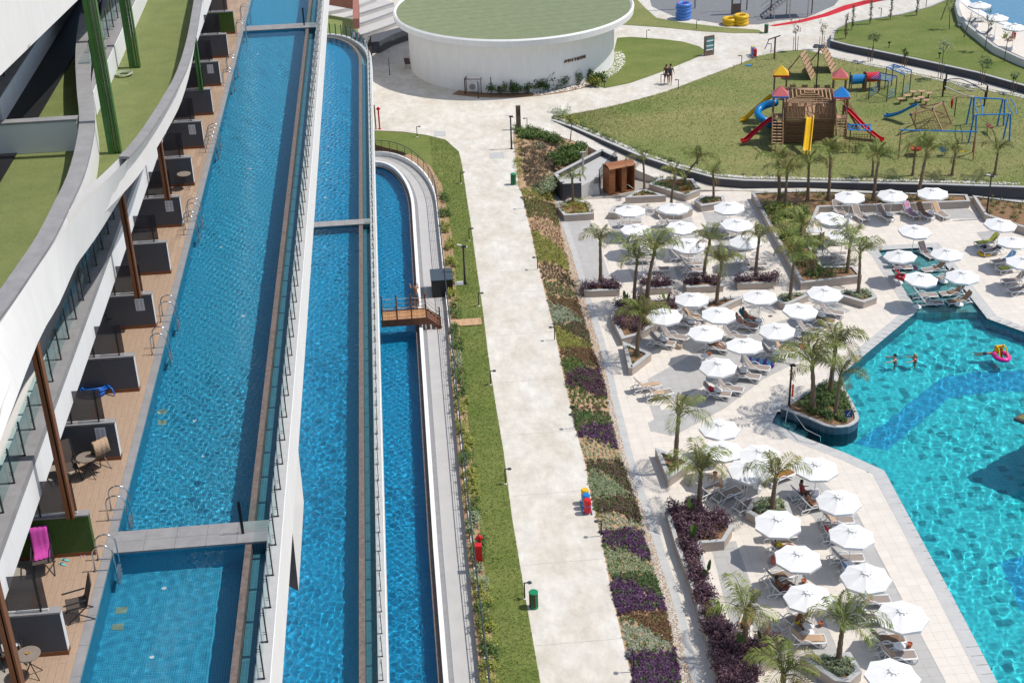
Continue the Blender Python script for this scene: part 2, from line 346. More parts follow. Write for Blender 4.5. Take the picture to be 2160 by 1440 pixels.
_n=40;_m=14
LAU=resample([G(x,y,2.05) for x,y in LU],_n); LAL=resample([G(*p) for p in LL],_n)
_v=[LAU[i].lerp(LAL[i],j/(_m-1)) for i in range(_n) for j in range(_m)]
for i in range(_n):
    for j in range(_m): _v[i*_m+j].z=LAU[i].z+(LAL[i].z-LAU[i].z)*(j/(_m-1))**1.2
_f=[(i*_m+j,i*_m+j+1,(i+1)*_m+j+1,(i+1)*_m+j) for i in range(_n-1) for j in range(_m-1)]
struct('lawn',MB().add(_v,_f).build('lawn',M_grassd,smooth=True))
from mathutils.bvhtree import BVHTree
_bvh=BVHTree.FromPolygons(_v,_f)
def GL(px,py):
    """spot of the sloping playground lawn"""
    d=(MW@Vector((px-CX,CY-py,-F))).normalized(); h=_bvh.ray_cast(Vector((0,0,HC)),d)[0]
    return h if h is not None else G(px,py,1.6)
struct('lawn',MB().sheet(GG([(1302,80),(1330,78),(1400,83),(1440,88),(1475,98),(1492,110),(1470,121),(1400,150),(1330,175),(1275,186),(1255,175),(1290,130)],2.03)).build('lawn',M_grass))
struct('lawn',MB().sheet(GG([(1335,-10),(1362,18),(1385,38),(1440,48),(1530,58),(1600,63),(1612,70),(1550,70),(1480,66),(1400,58),(1310,52),(1318,20)],2.03)).build('lawn',M_grassd))
lawnG=[(1755,84),(1762,62),(1785,50),(1830,43),(1900,32),(1960,16),(2012,-6),(2022,25),(2036,55),(2065,75),(2100,97),(2175,140),(2175,182),(2060,150),(1960,128),(1850,105),(1790,93)]
LG=GG(lawnG,2.65); struct('lawn',MB().sheet(LG).build('lawn',M_grass))
stripl=GG([(1028,1540),(1018,1440),(995,1200),(975,1000),(957,800),(945,650),(935,500),(925,430),(915,380),(890,345),(850,320),(793,306)],2.03)+GG([(785,275),(800,277),(850,279),(900,286),(940,296),(968,321)],2.03)+GG(list(reversed(PL)),2.03)
struct('lawn',MB().sheet(stripl).build('lawn',M_grass))
soil=GG([(1022,1540),(1012,1440),(990,1200),(970,1000),(952,800),(942,650),(932,500),(922,440),(912,390),(888,352),(850,328)],2.05)
soil2=list(reversed(offset(soil,-.75))); struct('planting_strip',MB().sheet(soil+soil2,z=2.05).build('planting_strip',M_soill))
def wall_line(name,line,th,z0,z1,mw,mc,label,cat='wall',cap=.06,over=.0,parent=None,joint=0):
    """retaining wall: body and a coping of separate stones, along a plan line; z0,z1 numbers or lists"""
    n=len(line); A=offset(line,th/2); B=offset(line,-th/2)
    za=z0 if isinstance(z0,list) else [z0]*n; zb=z1 if isinstance(z1,list) else [z1]*n
    t=thing(name,label,cat,(line[0][0],line[0][1],za[0])) if parent is None else parent; O=Vector(t.location)
    b=MB()
    for i in range(n-1): 
        q=[A[i],A[i+1],B[i+1],B[i]]; b.prism([p-O for p in q],[za[i]-O.z,za[i+1]-O.z,za[i+1]-O.z,za[i]-O.z],[zb[i]-cap-O.z,zb[i+1]-cap-O.z,zb[i+1]-cap-O.z,zb[i]-cap-O.z])
    b.build('wall_body',mw,t)
    A2=offset(line,th/2+over);B2=offset(line,-th/2-over)
    for i in range(n-1):
        k=1 if not joint else max(1,round((line[i+1]-line[i]).length/joint))
        for j in range(k):
            f0=j/k+ (.004 if j else 0); f1=(j+1)/k
            q=[A2[i].lerp(A2[i+1],f0),A2[i].lerp(A2[i+1],f1),B2[i].lerp(B2[i+1],f1),B2[i].lerp(B2[i+1],f0)]
            h0=zb[i]+(zb[i+1]-zb[i])*f0-O.z; h1=zb[i]+(zb[i+1]-zb[i])*f1-O.z
            MB().prism([p-O for p in q],[h0-cap,h1-cap,h1-cap,h0-cap],[h0,h1,h1,h0]).build('coping_stone',mc,t)
    return t
zl=[2.07,1.97,1.72,1.42,1.12,.80,.76,.80,.96,1.16,1.46,1.79]
wl=[G(x,y+2,z) for (x,y,_),z in zip(LL,zl)]
wall_line('retaining_wall',wl,.3,[1.9,1.5,1.0,.5,.2,-.1,-.1,-.1,-.1,-.1,-.1,-.1],zl,M_wallg,M_copl,'long anthracite retaining wall under the playground lawn with pale coping',joint=2.0)
wg=GG([(1757,70),(1755,86),(1790,95),(1850,107),(1960,130),(2060,152),(2175,184)],2.7)
wall_line('retaining_wall',wg,.3,1.9,2.72,M_wallg,M_copl,'low dark wall along the path above the playground, holding the upper lawn',joint=2.0)
wg=GG([(1757,70),(1764,60),(1788,48),(1830,41),(1900,30),(1960,14),(2012,-8)],2.7)
wall_line('retaining_wall',wg,.25,1.9,2.72,M_wallg,M_copl,'low wall at the far edge of the upper lawn beside the red carpet path',joint=2.0)
wg=GG([(2030,-20),(2018,8),(2024,32),(2044,55),(2070,76),(2100,99),(2150,122),(2175,132)],3.3)
wall_line('retaining_wall',wg,.35,2.5,3.35,M_offw,M_copl,'pale curved wall between the upper lawn and the round pool terrace',joint=1.6)
# ------------------------------------------------------------------ sloping walkway below the playground wall
up=[(1140,253),(1168,260),(1210,272),(1280,303),(1350,335),(1420,361),(1510,390),(1570,396),(1700,397),(1850,399),(1990,402),(2175,412),(2500,432)]
lo=[(1086,270),(1130,272),(1185,289),(1240,308),(1310,345),(1380,374),(1450,400),(1570,402),(1700,405),(1850,408),(1990,410),(2175,432),(2500,462)]
zz=[2.0,1.98,1.72,1.35,.95,.55,.1,.05,.28,.3,.34,.4,.55]
U=[G(x,y,z) for (x,y),z in zip(up,zz)]; L=[G(x,y,z) for (x,y),z in zip(lo,zz)]
U=[u+Vector((.0,.3,0)) for u in U]
b=MB()
for i in range(12): b.prism([U[i],U[i+1],L[i+1],L[i]],-.05,[U[i].z,U[i+1].z,L[i+1].z,L[i].z])
struct('walkway',b.build('walkway',M_conc))
# ------------------------------------------------------------------ pool terraces: lowest channel (pool 3)
def curb_tiles(parent,x0,x1,ys,z,mt,name='coping_slab',gap=.006,th=.05):
    for a,b_ in zip(ys[:-1],ys[1:]): MB().box((x0,a+gap/2,z-th),(x1,b_-gap/2,z)).build(name,mt,parent)
M_mos1=mosaic('blue mosaic upper pool',(.006,.33,.52),(.005,.26,.45),(.16,.50,.62),.062)
M_mos2=mosaic('blue mosaic middle pool',(.005,.29,.52),(.004,.23,.45),(.03,.37,.58),.07)
M_mos3=mosaic('blue mosaic lower pool',(.005,.31,.56),(.004,.25,.49),(.03,.39,.61),.07)
M_mosd=mosaic('dark blue mosaic',(.01,.10,.17),(.008,.08,.14),(.10,.2,.26),.09)
M_most=mosaic('trough mosaic',(.10,.28,.34),(.08,.24,.30),(.16,.36,.42),.09)
W_1=water_mat('pool water upper',(.88,.97,1.0)); W_2=water_mat('pool water middle',(.86,.97,1.0)); W_3=water_mat('pool water lower',(.84,.97,1.0)); W_m=water_mat('pool water main',(.86,1.0,1.0))
def arc(cx,cy,rx,ry,a0,a1,n=16): return [Vector((cx+rx*math.cos(R(a0+(a1-a0)*i/n)),cy+ry*math.sin(R(a0+(a1-a0)*i/n)),0)) for i in range(n+1)]
# --- pool 3
def xr3(y): return 0.0+.35*max(0,min(1,(y-60)/45))
def edge3(off): # outer line of the channel, going up the right side and round the far end
    pts=[Vector((xr3(y)+off,y,0)) for y in (30,60,75,90,105)]
    e=arc(-2.2,105,xr3(105)+2.2+off,9.6+off,0,115,14); return pts+e[1:]
t3=thing('swimming_channel','long narrow blue lower channel pool between white kerb and grey walk','pool',(0,54,1.5)); O=Vector(t3.location)
e0=edge3(0); poly=[Vector((-4,30,0))]+e0+[Vector((-4,112,0))]
b=MB().sheet([p-O for p in poly],z=.3-O.z); receiver(b.build('pool_floor',M_mos3,t3))
b=MB()
for i in range(len(e0)-1): b.add([e0[i].xy.to_3d()+Vector((0,0,.3))-O,e0[i+1].xy.to_3d()+Vector((0,0,.3))-O,e0[i+1].xy.to_3d()+Vector((0,0,1.6))-O,e0[i].xy.to_3d()+Vector((0,0,1.6))-O],[(3,2,1,0)])
receiver(b.build('pool_wall',M_mos3,t3))
def ribbon(parent,name,off0,off1,z0,z1,mt,ef):
    A=ef(off0);B_=ef(off1); b=MB(); o=Vector(parent.location)
    for i in range(len(A)-1): b.prism([A[i]-o,B_[i]-o,B_[i+1]-o,A[i+1]-o],z0-o.z,z1-o.z)
    return b.build(name,mt,parent)
ribbon(t3,'overflow_ledge',0,.24,1.2,1.6,M_ledge,edge3)
ribbon(t3,'white_kerb',.24,.47,1.2,1.92,M_white,edge3)
ribbon(t3,'drain_channel',.47,.72,1.2,1.70,M_drain,edge3)
ribbon(t3,'walk_slab',.72,2.15,1.2,1.716,M_walk,edge3)
ribbon(t3,'soil_kerb',2.15,2.3,1.2,2.10,M_white,edge3)
water_grid('water',np.arange(-4,1.0,.055),ramp(44,116,.05,.12),1.5,W_3,.17,.6,.0044,3,keep=lambda x,y: (x<np.where(y<105,0.0+.35*np.clip((y-60)/45,0,1)+.1,-2.2+2.65*np.sqrt(np.clip(1-((y-105)/9.8)**2,0,1)))))
# railing beside the walk
er=edge3(2.22); line=[]
for i in range(len(er)-1):
    k=max(1,int((er[i+1]-er[i]).length/1.55)); line+=[er[i].lerp(er[i+1],j/k) for j in range(k)]
line=[p for p in line if p.y>44]+[er[-1]]
tr=thing('metal_railing','dark grey bar railing along the grey walk beside the lower channel','railing',(line[0].x,line[0].y,2.1)); O=Vector(tr.location)
M_rail=mat('dark grey rail paint',(.045,.05,.06),.5,.1,5)
b=MB(); b.tube([p.xy.to_3d()+Vector((0,0,3.1))-O for p in line],.03,6); b.build('top_rail',M_rail,tr)
for k,h in enumerate((2.25,2.46,2.67,2.88)):
    b=MB(); b.tube([p.xy.to_3d()+Vector((0,0,h))-O for p in line],.012,4); b.build('rail_bar',M_rail,tr)
pm=MB().box((-.02,-.02,0),(.02,.02,1.0)).mesh('post',M_rail)
for p in line: obj('post',pm,tr,(p.x-O.x,p.y-O.y,0))
# --- pools 2 and 1 share a builder
def glass_rail(name,label,line,z,inner,h=1.05):
    t=thing(name,label,'railing',(line[0].x,line[0].y,z)); O=Vector((line[0].x,line[0].y,z))
    for i in range(len(line)-1):
        a=line[i]-O; b_=line[i+1]-O; a=Vector((a.x,a.y,0)); b_=Vector((b_.x,b_.y,0)); d=(b_-a).normalized(); n=Vector((-d.y,d.x,0))*inner
        q=a+d*.03; r_=b_-d*.03
        g=MB().add([q+Vector((0,0,.06)),r_+Vector((0,0,.06)),r_+Vector((0,0,h-.05)),q+Vector((0,0,h-.05))],[(0,1,2,3)]); g.build('glass_panel',G_rail,t)
        p=a+d*.12
        pb=MB(); pb.bar(p-n*.07,p-n*.07+Vector((0,0,h)),.03,.085,up=d); pb.bar(p-n*.05-d*.02,p-n*.05+d*.02,.1,.02); pb.bar(p-n*.07+Vector((0,0,.25)),p+Vector((0,0,.25)),.012,.012); pb.bar(p-n*.07+Vector((0,0,.32)),p+Vector((0,0,.32)),.012,.012);pb.bar(p-n*.07+Vector((0,0,h-.12)),p+Vector((0,0,h-.12)),.012,.012);pb.bar(p-n*.07+Vector((0,0,h-.2)),p+Vector((0,0,h-.2)),.012,.012)
        pb.build('post',M_black,t)
    return t
def terrace_pool(label,xs,z,y0,y1,cross,depth,mos,wm,seed,lm,far,tr_z,yw0,step):
    xl,xw,xg,xt,xp,xe=xs   # water left, water right, ledge right, trough right(parapet left), parapet right
    t=thing('terrace_pool',label,'pool',(xw,y0,z)); O=Vector(t.location)
    def bx(a,b_,name,mt): o=MB().box(tuple(Vector(a)-O),tuple(Vector(b_)-O)).build(name,mt,t); return o
    fy=far if far else y1
    receiver(bx((xl,y0,z-depth-.2),(xw,fy,z-depth),'pool_floor',mos))
    receiver(bx((xl-.2,y0,z-depth),(xl,y1,z-.06),'pool_wall',mos))
    segs=[y0]+[c for c in cross]+[y1]
    for c in cross:
        receiver(bx((xl,c-.42,z-depth),(xw-.0,c+.42,z-.052),'cross_wall',mos)); receiver(bx((xg,c-.42,tr_z-.3),(xt,c+.42,z-.052),'cross_wall',mosd_for(mos)))
        for j,(x0,x1) in enumerate(zip(frange(xl,xp-.3,.8)[:-1],frange(xl,xp-.3,.8)[1:])):
            for k in range(2): MB().box((x0+.004-O.x,c-.44+k*.44+.004-O.y,-.05),(min(x1,xt)-.004-O.x,c-.44+(k+1)*.44-.004-O.y,.0)).build('coping_slab',M_coping if xl<-7 else M_copl,t)
    return t,bx
def mosd_for(m): return M_mosd
# pool 2 (middle terrace)
z2=7.0; far2=131.0
def edge2(off):
    pts=[Vector((-3.11+off,y,0)) for y in (30,60,90,110,far2-4)]; return pts+arc(-6.6,far2-4,3.49+off,8.2+off,0,100,14)[1:]
t2=thing('terrace_pool','long middle terrace pool with brown overflow ledge and rounded far end','pool',(-3,60,z2)); O=Vector(t2.location)
e0=edge2(0); receiver(MB().sheet([p-O for p in [Vector((-7.5,30,0))]+e0+[Vector((-7.5,far2+4,0))]],z=z2-1.35-O.z).build('pool_floor',M_mos2,t2))
b=MB()
for i in range(len(e0)-1): b.add([Vector((p.x,p.y,h))-O for p,h in((e0[i],z2-1.35),(e0[i+1],z2-1.35),(e0[i+1],z2-.06),(e0[i],z2-.06))],[(3,2,1,0)])
receiver(b.build('pool_wall',M_mos2,t2))
ribbon(t2,'overflow_ledge',0,.26,z2-1.3,z2-.06,M_ledge,edge2)
receiver(ribbon(t2,'trough_floor',.26,.76,z2-1.5,z2-.5,M_most,edge2))
ribbon(t2,'parapet',.76,1.12,z2-1.5,z2,M_copl,edge2)
ribbon(t2,'white_fascia',1.12,1.16,z2-1.0,z2+.01,M_white,edge2)
ribbon(t2,'soffit_slab',.26,1.1,z2-1.8,z2-1.5,M_offw,edge2)
c=90.4
MB().box((-7.5-O.x,c-.4-O.y,-1.34),(-3.12-O.x,c+.4-O.y,-.055)).build('cross_wall',M_mosd,t2).cycles.is_caustics_receiver=True
MB().box((-2.84-O.x,c-.4-O.y,-1.14),(-2.36-O.x,c+.4-O.y,-.055)).build('cross_wall',M_mosd,t2)
xx=frange(-7.5,-2.36,.857)
for x0,x1 in zip(xx[:-1],xx[1:]): MB().box((x0+.004-O.x,c-.42-O.y,-.05),(x1-.004-O.x,c+.42-O.y,0.01)).build('coping_slab',M_coping,t2)
water_grid('water',np.arange(-6.9,-3.0,.055),ramp(42,136,.05,.13),z2-.09,W_2,.17,.6,.0044,5,keep=lambda x,y:(x<np.where(y<far2-4,-3.1,-6.6+3.5*np.sqrt(np.clip(1-((y-far2+4)/8.2)**2,0,1))))&(abs(y-c)>.43))
water_grid('water',np.arange(-2.86,-2.3,.05),ramp(42,far2-4,.06,.16),z2-.36,W_2,.2,.7,.0018,6)
er=edge2(.88); line=[]
for i in range(len(er)-1):
    k=max(1,round((er[i+1]-er[i]).length/1.4)); line+=[er[i].lerp(er[i+1],j/k) for j in range(k)]
line=[p for p in line if p.y>42]
glass_rail('glass_railing','glass railing with black posts on the outer parapet of the middle pool',line,z2,1)
# building mass under the terraces
lb=thing('terrace_building','pale terrace block carrying the middle pool above the lower channel','building',(-8,80,0)); O=Vector(lb.location)
MB().box((-22-O.x,20-O.y,-2),(-3.7-O.x,140-O.y,z2-1.8)).build('wall',M_offw,lb)
# pool 1 (upper terrace)
z1=21.5
t1=thing('terrace_pool','upper terrace pool beside the hotel rooms with steel ladders','pool',(-5,30,z1)); O=Vector(t1.location)
def bx1(a,b_,name,mt): return MB().box(tuple(Vector(a)-O),tuple(Vector(b_)-O)).build(name,mt,t1)
receiver(bx1((-8.86,22,z1-1.6),(-5.14,110,z1-1.3),'pool_floor',M_mos1))
receiver(bx1((-9.05,22,z1-1.6),(-8.86,110,z1-.06),'pool_wall',M_mos1))
bx1((-5.14,22,z1-1.6),(-4.96,110,z1-.06),'overflow_ledge',M_ledge)
receiver(bx1((-5.135,22,z1-1.3),(-5.138,110,z1-.1),'pool_wall',M_mos1))
receiver(bx1((-4.96,22,z1-1.6),(-4.5,110,z1-.5),'trough_floor',M_most))
bx1((-4.5,22,z1-1.7),(-4.13,110,z1),'parapet',M_copl)
bx1((-4.13,22,z1-1.75),(-4.1,110,z1+.01),'white_fascia',M_white)
bx1((-9.05,22,z1-1.9),(-4.12,110,z1-1.7),'soffit_slab',M_offw)
crs=(34.45,87.0)
for c in crs:
    receiver(bx1((-8.86,c-.5,z1-1.3),(-5.15,c+.5,z1-.055),'cross_wall',M_mos1)); receiver(bx1((-4.955,c-.5,z1-1.2),(-4.51,c+.5,z1-.055),'cross_wall',M_mosd))
    xx=frange(-8.86,-4.51,.87)
    for x0,x1 in zip(xx[:-1],xx[1:]):
        for k in range(2): bx1((x0+.004,c-.52+k*.52+.004,z1-.05),(x1-.004,c+k*.52-.004,z1+.01),'coping_slab',M_coping)
ys=frange(24,100,1.2)
for a,b_ in zip(ys[:-1],ys[1:]): bx1((-9.10,a+.004,z1-.06),(-8.85,b_-.004,z1),'coping_slab',M_coping)
water_grid('water',np.arange(-8.84,-5.12,.05),ramp(26.5,101,.045,.13),z1-.09,W_1,.10,.36,.0040,8,keep=lambda x,y:(abs(y-crs[0])>.5)&(abs(y-crs[1])>.5)&(y>crs[0]))
water_grid('water',np.arange(-8.84,-5.12,.06),np.arange(26,34,.06),z1-.09,W_1,.16,.6,.0014,9)
water_grid('water',np.arange(-4.97,-4.45,.045),ramp(26,101,.05,.13),z1-.36,W_1,.15,.6,.0022,10,keep=lambda x,y:(abs(y-crs[0])>.5)&(abs(y-crs[1])>.5))
glass_rail('glass_railing','glass railing with black posts on the outer parapet of the upper pool',[Vector((-4.34,y,0)) for y in frange(25.2,100,1.4)],z1,1)
for c,lb_ in zip(crs,('near','far')):
    glass_rail('glass_screen','short glass screen on the %s stone crossing of the upper pool'%lb_,[Vector((-5.35,c,0)),Vector((-4.4,c,0))],z1,1,1.1)
# light plates on the pool floor, drains
for i,(x,y,z,s_) in enumerate([(262,1318,z1-1.29,.30),(255,1353,z1-1.29,.30),(348,901,z1-1.29,.28),(348,923,z1-1.29,.28)]):
    p=G(x,y,z); bx1((p.x-s_/2,p.y-s_/2,z1-1.3),(p.x+s_/2,p.y+s_/2,z1-1.285),'floor_grate',M_silver).cycles.is_caustics_receiver=True
lm_=MB().lathe([(0,0),(.07,0),(.07,.02),(0,.03)],12).mesh('pool_light',M_white)
O=Vector(t2.location)
for x,y in [(500,235),(497,305),(497,378),(490,452),(485,530),(478,612),(475,697),(472,785),(468,880),(465,975),(458,1078),(452,1185),(447,1297)]:
    p=G(540+x/3,y/3,z2-1.15); receiver(obj('pool_light',lm_,t2,(p.x-O.x,p.y-O.y,-1.345)))
O=Vector(t1.location)
for x,y in [(552,22),(546,137),(350,1261),(324,1406),(432,984),(415,910),(516,690),(470,545),(530,380)]:
    p=G(x,y,z1-1.1); receiver(obj('pool_light',lm_,t1,(p.x-O.x,p.y-O.y,-1.295)))
# upper block below pool 1
ub=thing('terrace_building','hotel podium below the upper pool, standing behind the middle pool','building',(-12,70,z2)); O=Vector(ub.location)
MB().box((-40-O.x,15-O.y,-3.0),(-7.45-O.x,160-O.y,z1-1.9-O.z)).build('wall',M_offw,ub)
# slanting fin under the white fascia
A=G(612,1072,z1-1.75);N=G(624,900,z1-1.75);B1=G(602,1232,16.6);B2=G(630,1246,16.6);Mm=G(641,1060,17.6)
fn=thing('facade_fin','slanting grey fin with shade-darkened end under the white edge of the upper pool','fin',tuple(B1)); O=Vector(B1); wv=Vector((-.9,.2,0))
b=MB().add([p-O for p in(A,N,B1,B2,Mm,A+wv,N+wv,B1+wv+Vector((0,2.5,0)),Mm+wv)],[(0,3,4),(0,4,1),(1,4,8,6),(0,1,6,5),(2,7,8,4,3)],0); b.build('fin_side',M_offw,fn)
MB().add([p-O for p in(A,B1,B2)],[(0,1,2)]).add([p-O for p in(A,A+wv,B1)],[(0,1,2)]).build('fin_shade_end',M_char,fn)  # end face coloured charcoal to carry its shadow away from the sun
# ================================================================== hotel
M_glas=mat('grey window film',(.06,.07,.08),.2,.1,2)
ht=thing('hotel_building','white hotel wing with curved turf roofs stepping above the upper pool','building',(-12,50,z1)); O=Vector(ht.location)
def hb(a,b_,name,mt,par=None): return MB().box(tuple(Vector(a)-O),tuple(Vector(b_)-O)).build(name,mt,par or ht)
# room floor behind the terrace, first floor slab with white edge and stone coping
hb((-30,15,z1-1.8),(-9.1,110,z1-.03),'terrace_slab',M_offw)
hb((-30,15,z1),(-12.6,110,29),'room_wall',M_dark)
hb((-30,15,24.0),(-10.5,110,24.55),'floor_slab',M_offw)
hb((-10.75,15,23.6),(-10.42,110,24.78),'white_fascia',M_white)
hb((-11.15,15,24.6),(-10.40,110,24.83),'balcony_coping',M_coping)
# big curved parapet band round roof terrace A (ruled from its top edge to its lower edge)
top=[(470,-330),(448,-150),(436,-60),(425,0),(412,80),(392,150),(365,203),(335,252),(300,302),(255,350),(205,398),(165,446),(130,492),(95,540),(60,592),(0,682),(-60,770)]
bot=[(478,-330),(455,-150),(441,-60),(427,8),(412,90),(392,152),(360,232),(330,288),(290,358),(250,425),(210,490),(182,530),(160,562),(125,640),(80,722),(0,930),(-60,1060)]
T=[G(x,y,30) for x,y in top]; Bt=[G(x,y,28.45) for x,y in bot]
T=curve(T,3); Bt=curve(Bt,3); n=len(T)
In=offset(T,.30) if offset(T,.30)[5].x<T[5].x else offset(T,-.30); In=[Vector((p.x,p.y,30)) for p in In]
v=[p-O for p in T+Bt]; MB().add(v,[(i,i+1,n+i+1,n+i) for i in range(n-1)]).build('parapet_band',M_white,ht,smooth=True)
MB().add([p-O for p in In+[Vector((p.x,p.y,28.9)) for p in In]],[(i+1,i,n+i,n+i+1) for i in range(n-1)]).build('parapet_inside',M_offw,ht)
cut=[q for q in T if q.y>42.2]; k=len(cut); ci=In[:k]; co=[p+(p-q).normalized()*.03 for p,q in zip(T[:k],ci)]
for i in range(0,k-1,2):
    j=min(i+2,k-1); P4=[co[i],co[(i+j)//2],co[j],ci[j],ci[(i+j)//2],ci[i]]
    MB().prism([p-O for p in P4],29.98-O.z,30.06-O.z).build('coping_stone',M_coping,ht)
# soffit below the roof terrace
edge=[Vector((p.x,p.y,0)) for p in Bt]; MB().prism([p-O for p in [Vector((-30,edge[-1].y,0))]+list(reversed([e-Vector((.05,0,0)) for e in edge]))+[Vector((-30,edge[0].y,0))]],28.45-O.z,28.9-O.z).build('roof_slab',M_offw,ht)
tl=[Vector((p.x,p.y,0)) for p in In]; turf=MB().sheet([p-O for p in [Vector((-40,tl[-1].y,0))]+list(reversed(tl))+[Vector((-40,tl[0].y,0))]],z=28.95-O.z).build('turf_roof',M_turf,ht)
# inner parapet of the left roof terrace and its cross wall
ip=[(196,-25),(188,0),(178,60),(174,120),(178,190),(184,250),(178,305),(160,372),(132,432),(98,500),(55,565),(10,630),(-50,710)]
C=curve([G(x,y,30) for x,y in ip],3); L_=offset(C,.22); R_=offset(C,-.22)
if L_[4].x>C[4].x: L_,R_=R_,L_
b=MB()
for i in range(len(C)-1): b.prism([p-O for p in(L_[i],R_[i],R_[i+1],L_[i+1])],28.9-O.z,29.97-O.z)
b.build('inner_parapet',M_white,ht)
L2=offset(C,.25);R2=offset(C,-.25)
for i in range(0,len(C)-1,3):
    ids=list(range(i,min(i+4,len(C)))); MB().prism([p-O for p in [L2[q] for q in ids]+[R2[q] for q in reversed(ids)]],29.97-O.z,30.05-O.z).build('coping_stone',M_coping,ht)
a=G(-40,262,30);c=G(178,249,30); d=(c-a).normalized(); nn=Vector((-d.y,d.x,0))
MB().prism([p-O for p in(a-nn*.16,c-nn*.16-d*.25,c+nn*.16-d*.25,a+nn*.16)],28.9-O.z,29.97-O.z).build('cross_parapet',M_offw,ht)
MB().prism([p-O for p in(a-nn*.19,c-nn*.19-d*.22,c+nn*.19-d*.22,a+nn*.19)],29.97-O.z,30.045-O.z).build('coping_stone',M_coping,ht)
# storeys above: balcony with glass railing beside roof A, upper storey at the top left
def balcony(pa,pb,zb,h,back,da,dc,rs=0):
    """balcony slab on a white upstand; da, dc: depth at its near and far end"""
    a=G(*pa,zb);c=G(*pb,zb); d=(c-a).normalized(); nn=Vector((-d.y,d.x,0)); nn=nn if nn.x<0 else -nn; c=c+d*6
    def strip(o0,o1,z0,z1_,nm,mt):
        q=[a+nn*min(o0,da),c+nn*min(o0,dc),c+nn*min(o1,dc),a+nn*min(o1,da)]; MB().prism([p-O for p in q],z0-O.z,z1_-O.z).build(nm,mt,ht)
    strip(0,.2,zb,zb+h,'white_fascia',M_white); strip(.02,.75,zb+h-.1,zb+h+.03,'balcony_coping',M_coping); strip(.2,9,zb+.1,zb+h-.05,'floor_slab',M_coping)
    a_=a.lerp(c,rs); q=[a_+nn*back,c+nn*back,c+nn*dc,a_+nn*(back+.1+(dc-back-.1)*0)]; MB().prism([p-O for p in q],zb+h-O.z,zb+h+3.2-O.z).build('room_wall',M_glas,ht)
    return a.lerp(c,.12)+nn*.45,c+nn*.45
a,c=balcony((205,243),(312,0),28.96,.85,1.6,.12,2.4,.45)
k=int((c-a).length/1.3); glass_rail('glass_railing','glass balcony railing behind the green steel posts on the roof terrace',[a.lerp(c,i/k) for i in range(k+1)],29.85,1)
a2,c2=balcony((8,262),(166,4),28.96,.85,1.9,6,6)
k=int((c2-a2).length/1.3); glass_rail('glass_railing','glass balcony railing in the shade at the upper left corner',[a2.lerp(c2,i/k) for i in range(k+1)],29.85,1)
a=G(-10,170,32.6);c=G(168,-3,32.6); d=(c-a).normalized(); nn=Vector((-d.y,d.x,0)); nn=nn if nn.x<0 else -nn; a-=d*8; c+=d*12
MB().prism([p-O for p in(a,c,c+nn*8,a+nn*8)],32.6-O.z,35.6-O.z).build('upper_storey',M_white,ht)
MB().prism([p-O for p in(a+nn*.25,c+nn*.25,c+nn*8,a+nn*8)],35.6-O.z,35.7-O.z).build('upper_roof',M_coping,ht)
# balcony of the first floor
glass_rail('glass_railing','glass railing of the first floor balcony under the curved white band',[Vector((-10.72,y,0)) for y in frange(24.5,72,1.35)],24.83,1)
# wooden and green posts
def beam(name,x,y,z0,z1_,mt,label,wd=.26):
    t=thing(name,label,'post',(x,y,z0))
    for i,(dx,w_) in enumerate(((0,.17),(.12,.035),(.175,.035))): MB().box((dx-.1,-wd/2,0),(dx-.1+w_,wd/2,z1_-z0)).build('board',mt,t)
    return t
bz=22.86
for i,(x,y) in enumerate([(50,1445),(200,1085),(295,625),(357,420)]):
    p=G(x,y,bz); beam('wooden_post',-9.74,p.y,bz,28.5,M_wood,'brown boarded post in front of the hotel balconies, %s from the front'%ORD[i])
p=G(416,190,bz); beam('steel_post',-9.74,p.y,bz,28.5,M_green,'green steel post farthest along the hotel terrace partitions')
for i,(x,y,zt) in enumerate([(243,322,36),(285,142,36)]):
    p=G(x,y,28.96); t=thing('steel_post',['broad green steel post on the turf roof near the parapet tip','green steel post on the turf roof beside the hose'][i],'post',tuple(p))
    for j,dx in enumerate((-.2,-.04,.06,.16)): MB().box((dx,-.12,0),(dx+(.15 if j==0 else .05),.12,zt-p.z)).build('board',M_green,t)
h=G(262,157,29.0); b=MB()
for r_ in(.2,.24,.28,.32): b.tube([(r_*math.cos(R(a)),r_*math.sin(R(a)),.02+.01*math.sin(a)+(r_-.2)*.2) for a in range(0,360,20)],.018,5,closed=True)
tag(b.build('garden_hose',M_silver,None,tuple(h)),'coiled pale hose lying on the turf roof','hose')
# ------------------------------------------------------------------ terrace floor of wood look planks
tp=struct('terrace',obj('terrace',None,None,(-10,50,z1)))
pm={}
def plank_mesh(L): 
    if L not in pm: pm[L]=MB().box((-.095,-L/2+.003,-.02),(.095,L/2-.003,0)).mesh('plank',M_woodtile)
    return pm[L]
near=[];b=MB(); rg=random.Random(3)
for ix in range(8):
    x=-9.2-ix*.198; y=24-rg.random()*1.2
    while y<100:
        (near.append((x,y+.6)) if y<52 and ix<7 else b.box((x-.095,y+.003,z1-.02),(x+.095,y+1.197,z1),0)); y+=1.2
near=near[:300]
for x,y in near: obj('plank',plank_mesh(1.2),tp,(x+10,y-50,0))
MB().box((-13,20,z1-.03),(-9.1,100,z1-.012)).build('screed',M_grout,tp).location=(10,-50,-z1)
o=b.build('far_plank',M_woodtile,tp,(10,-50,-z1)); o['kind']='stuff'
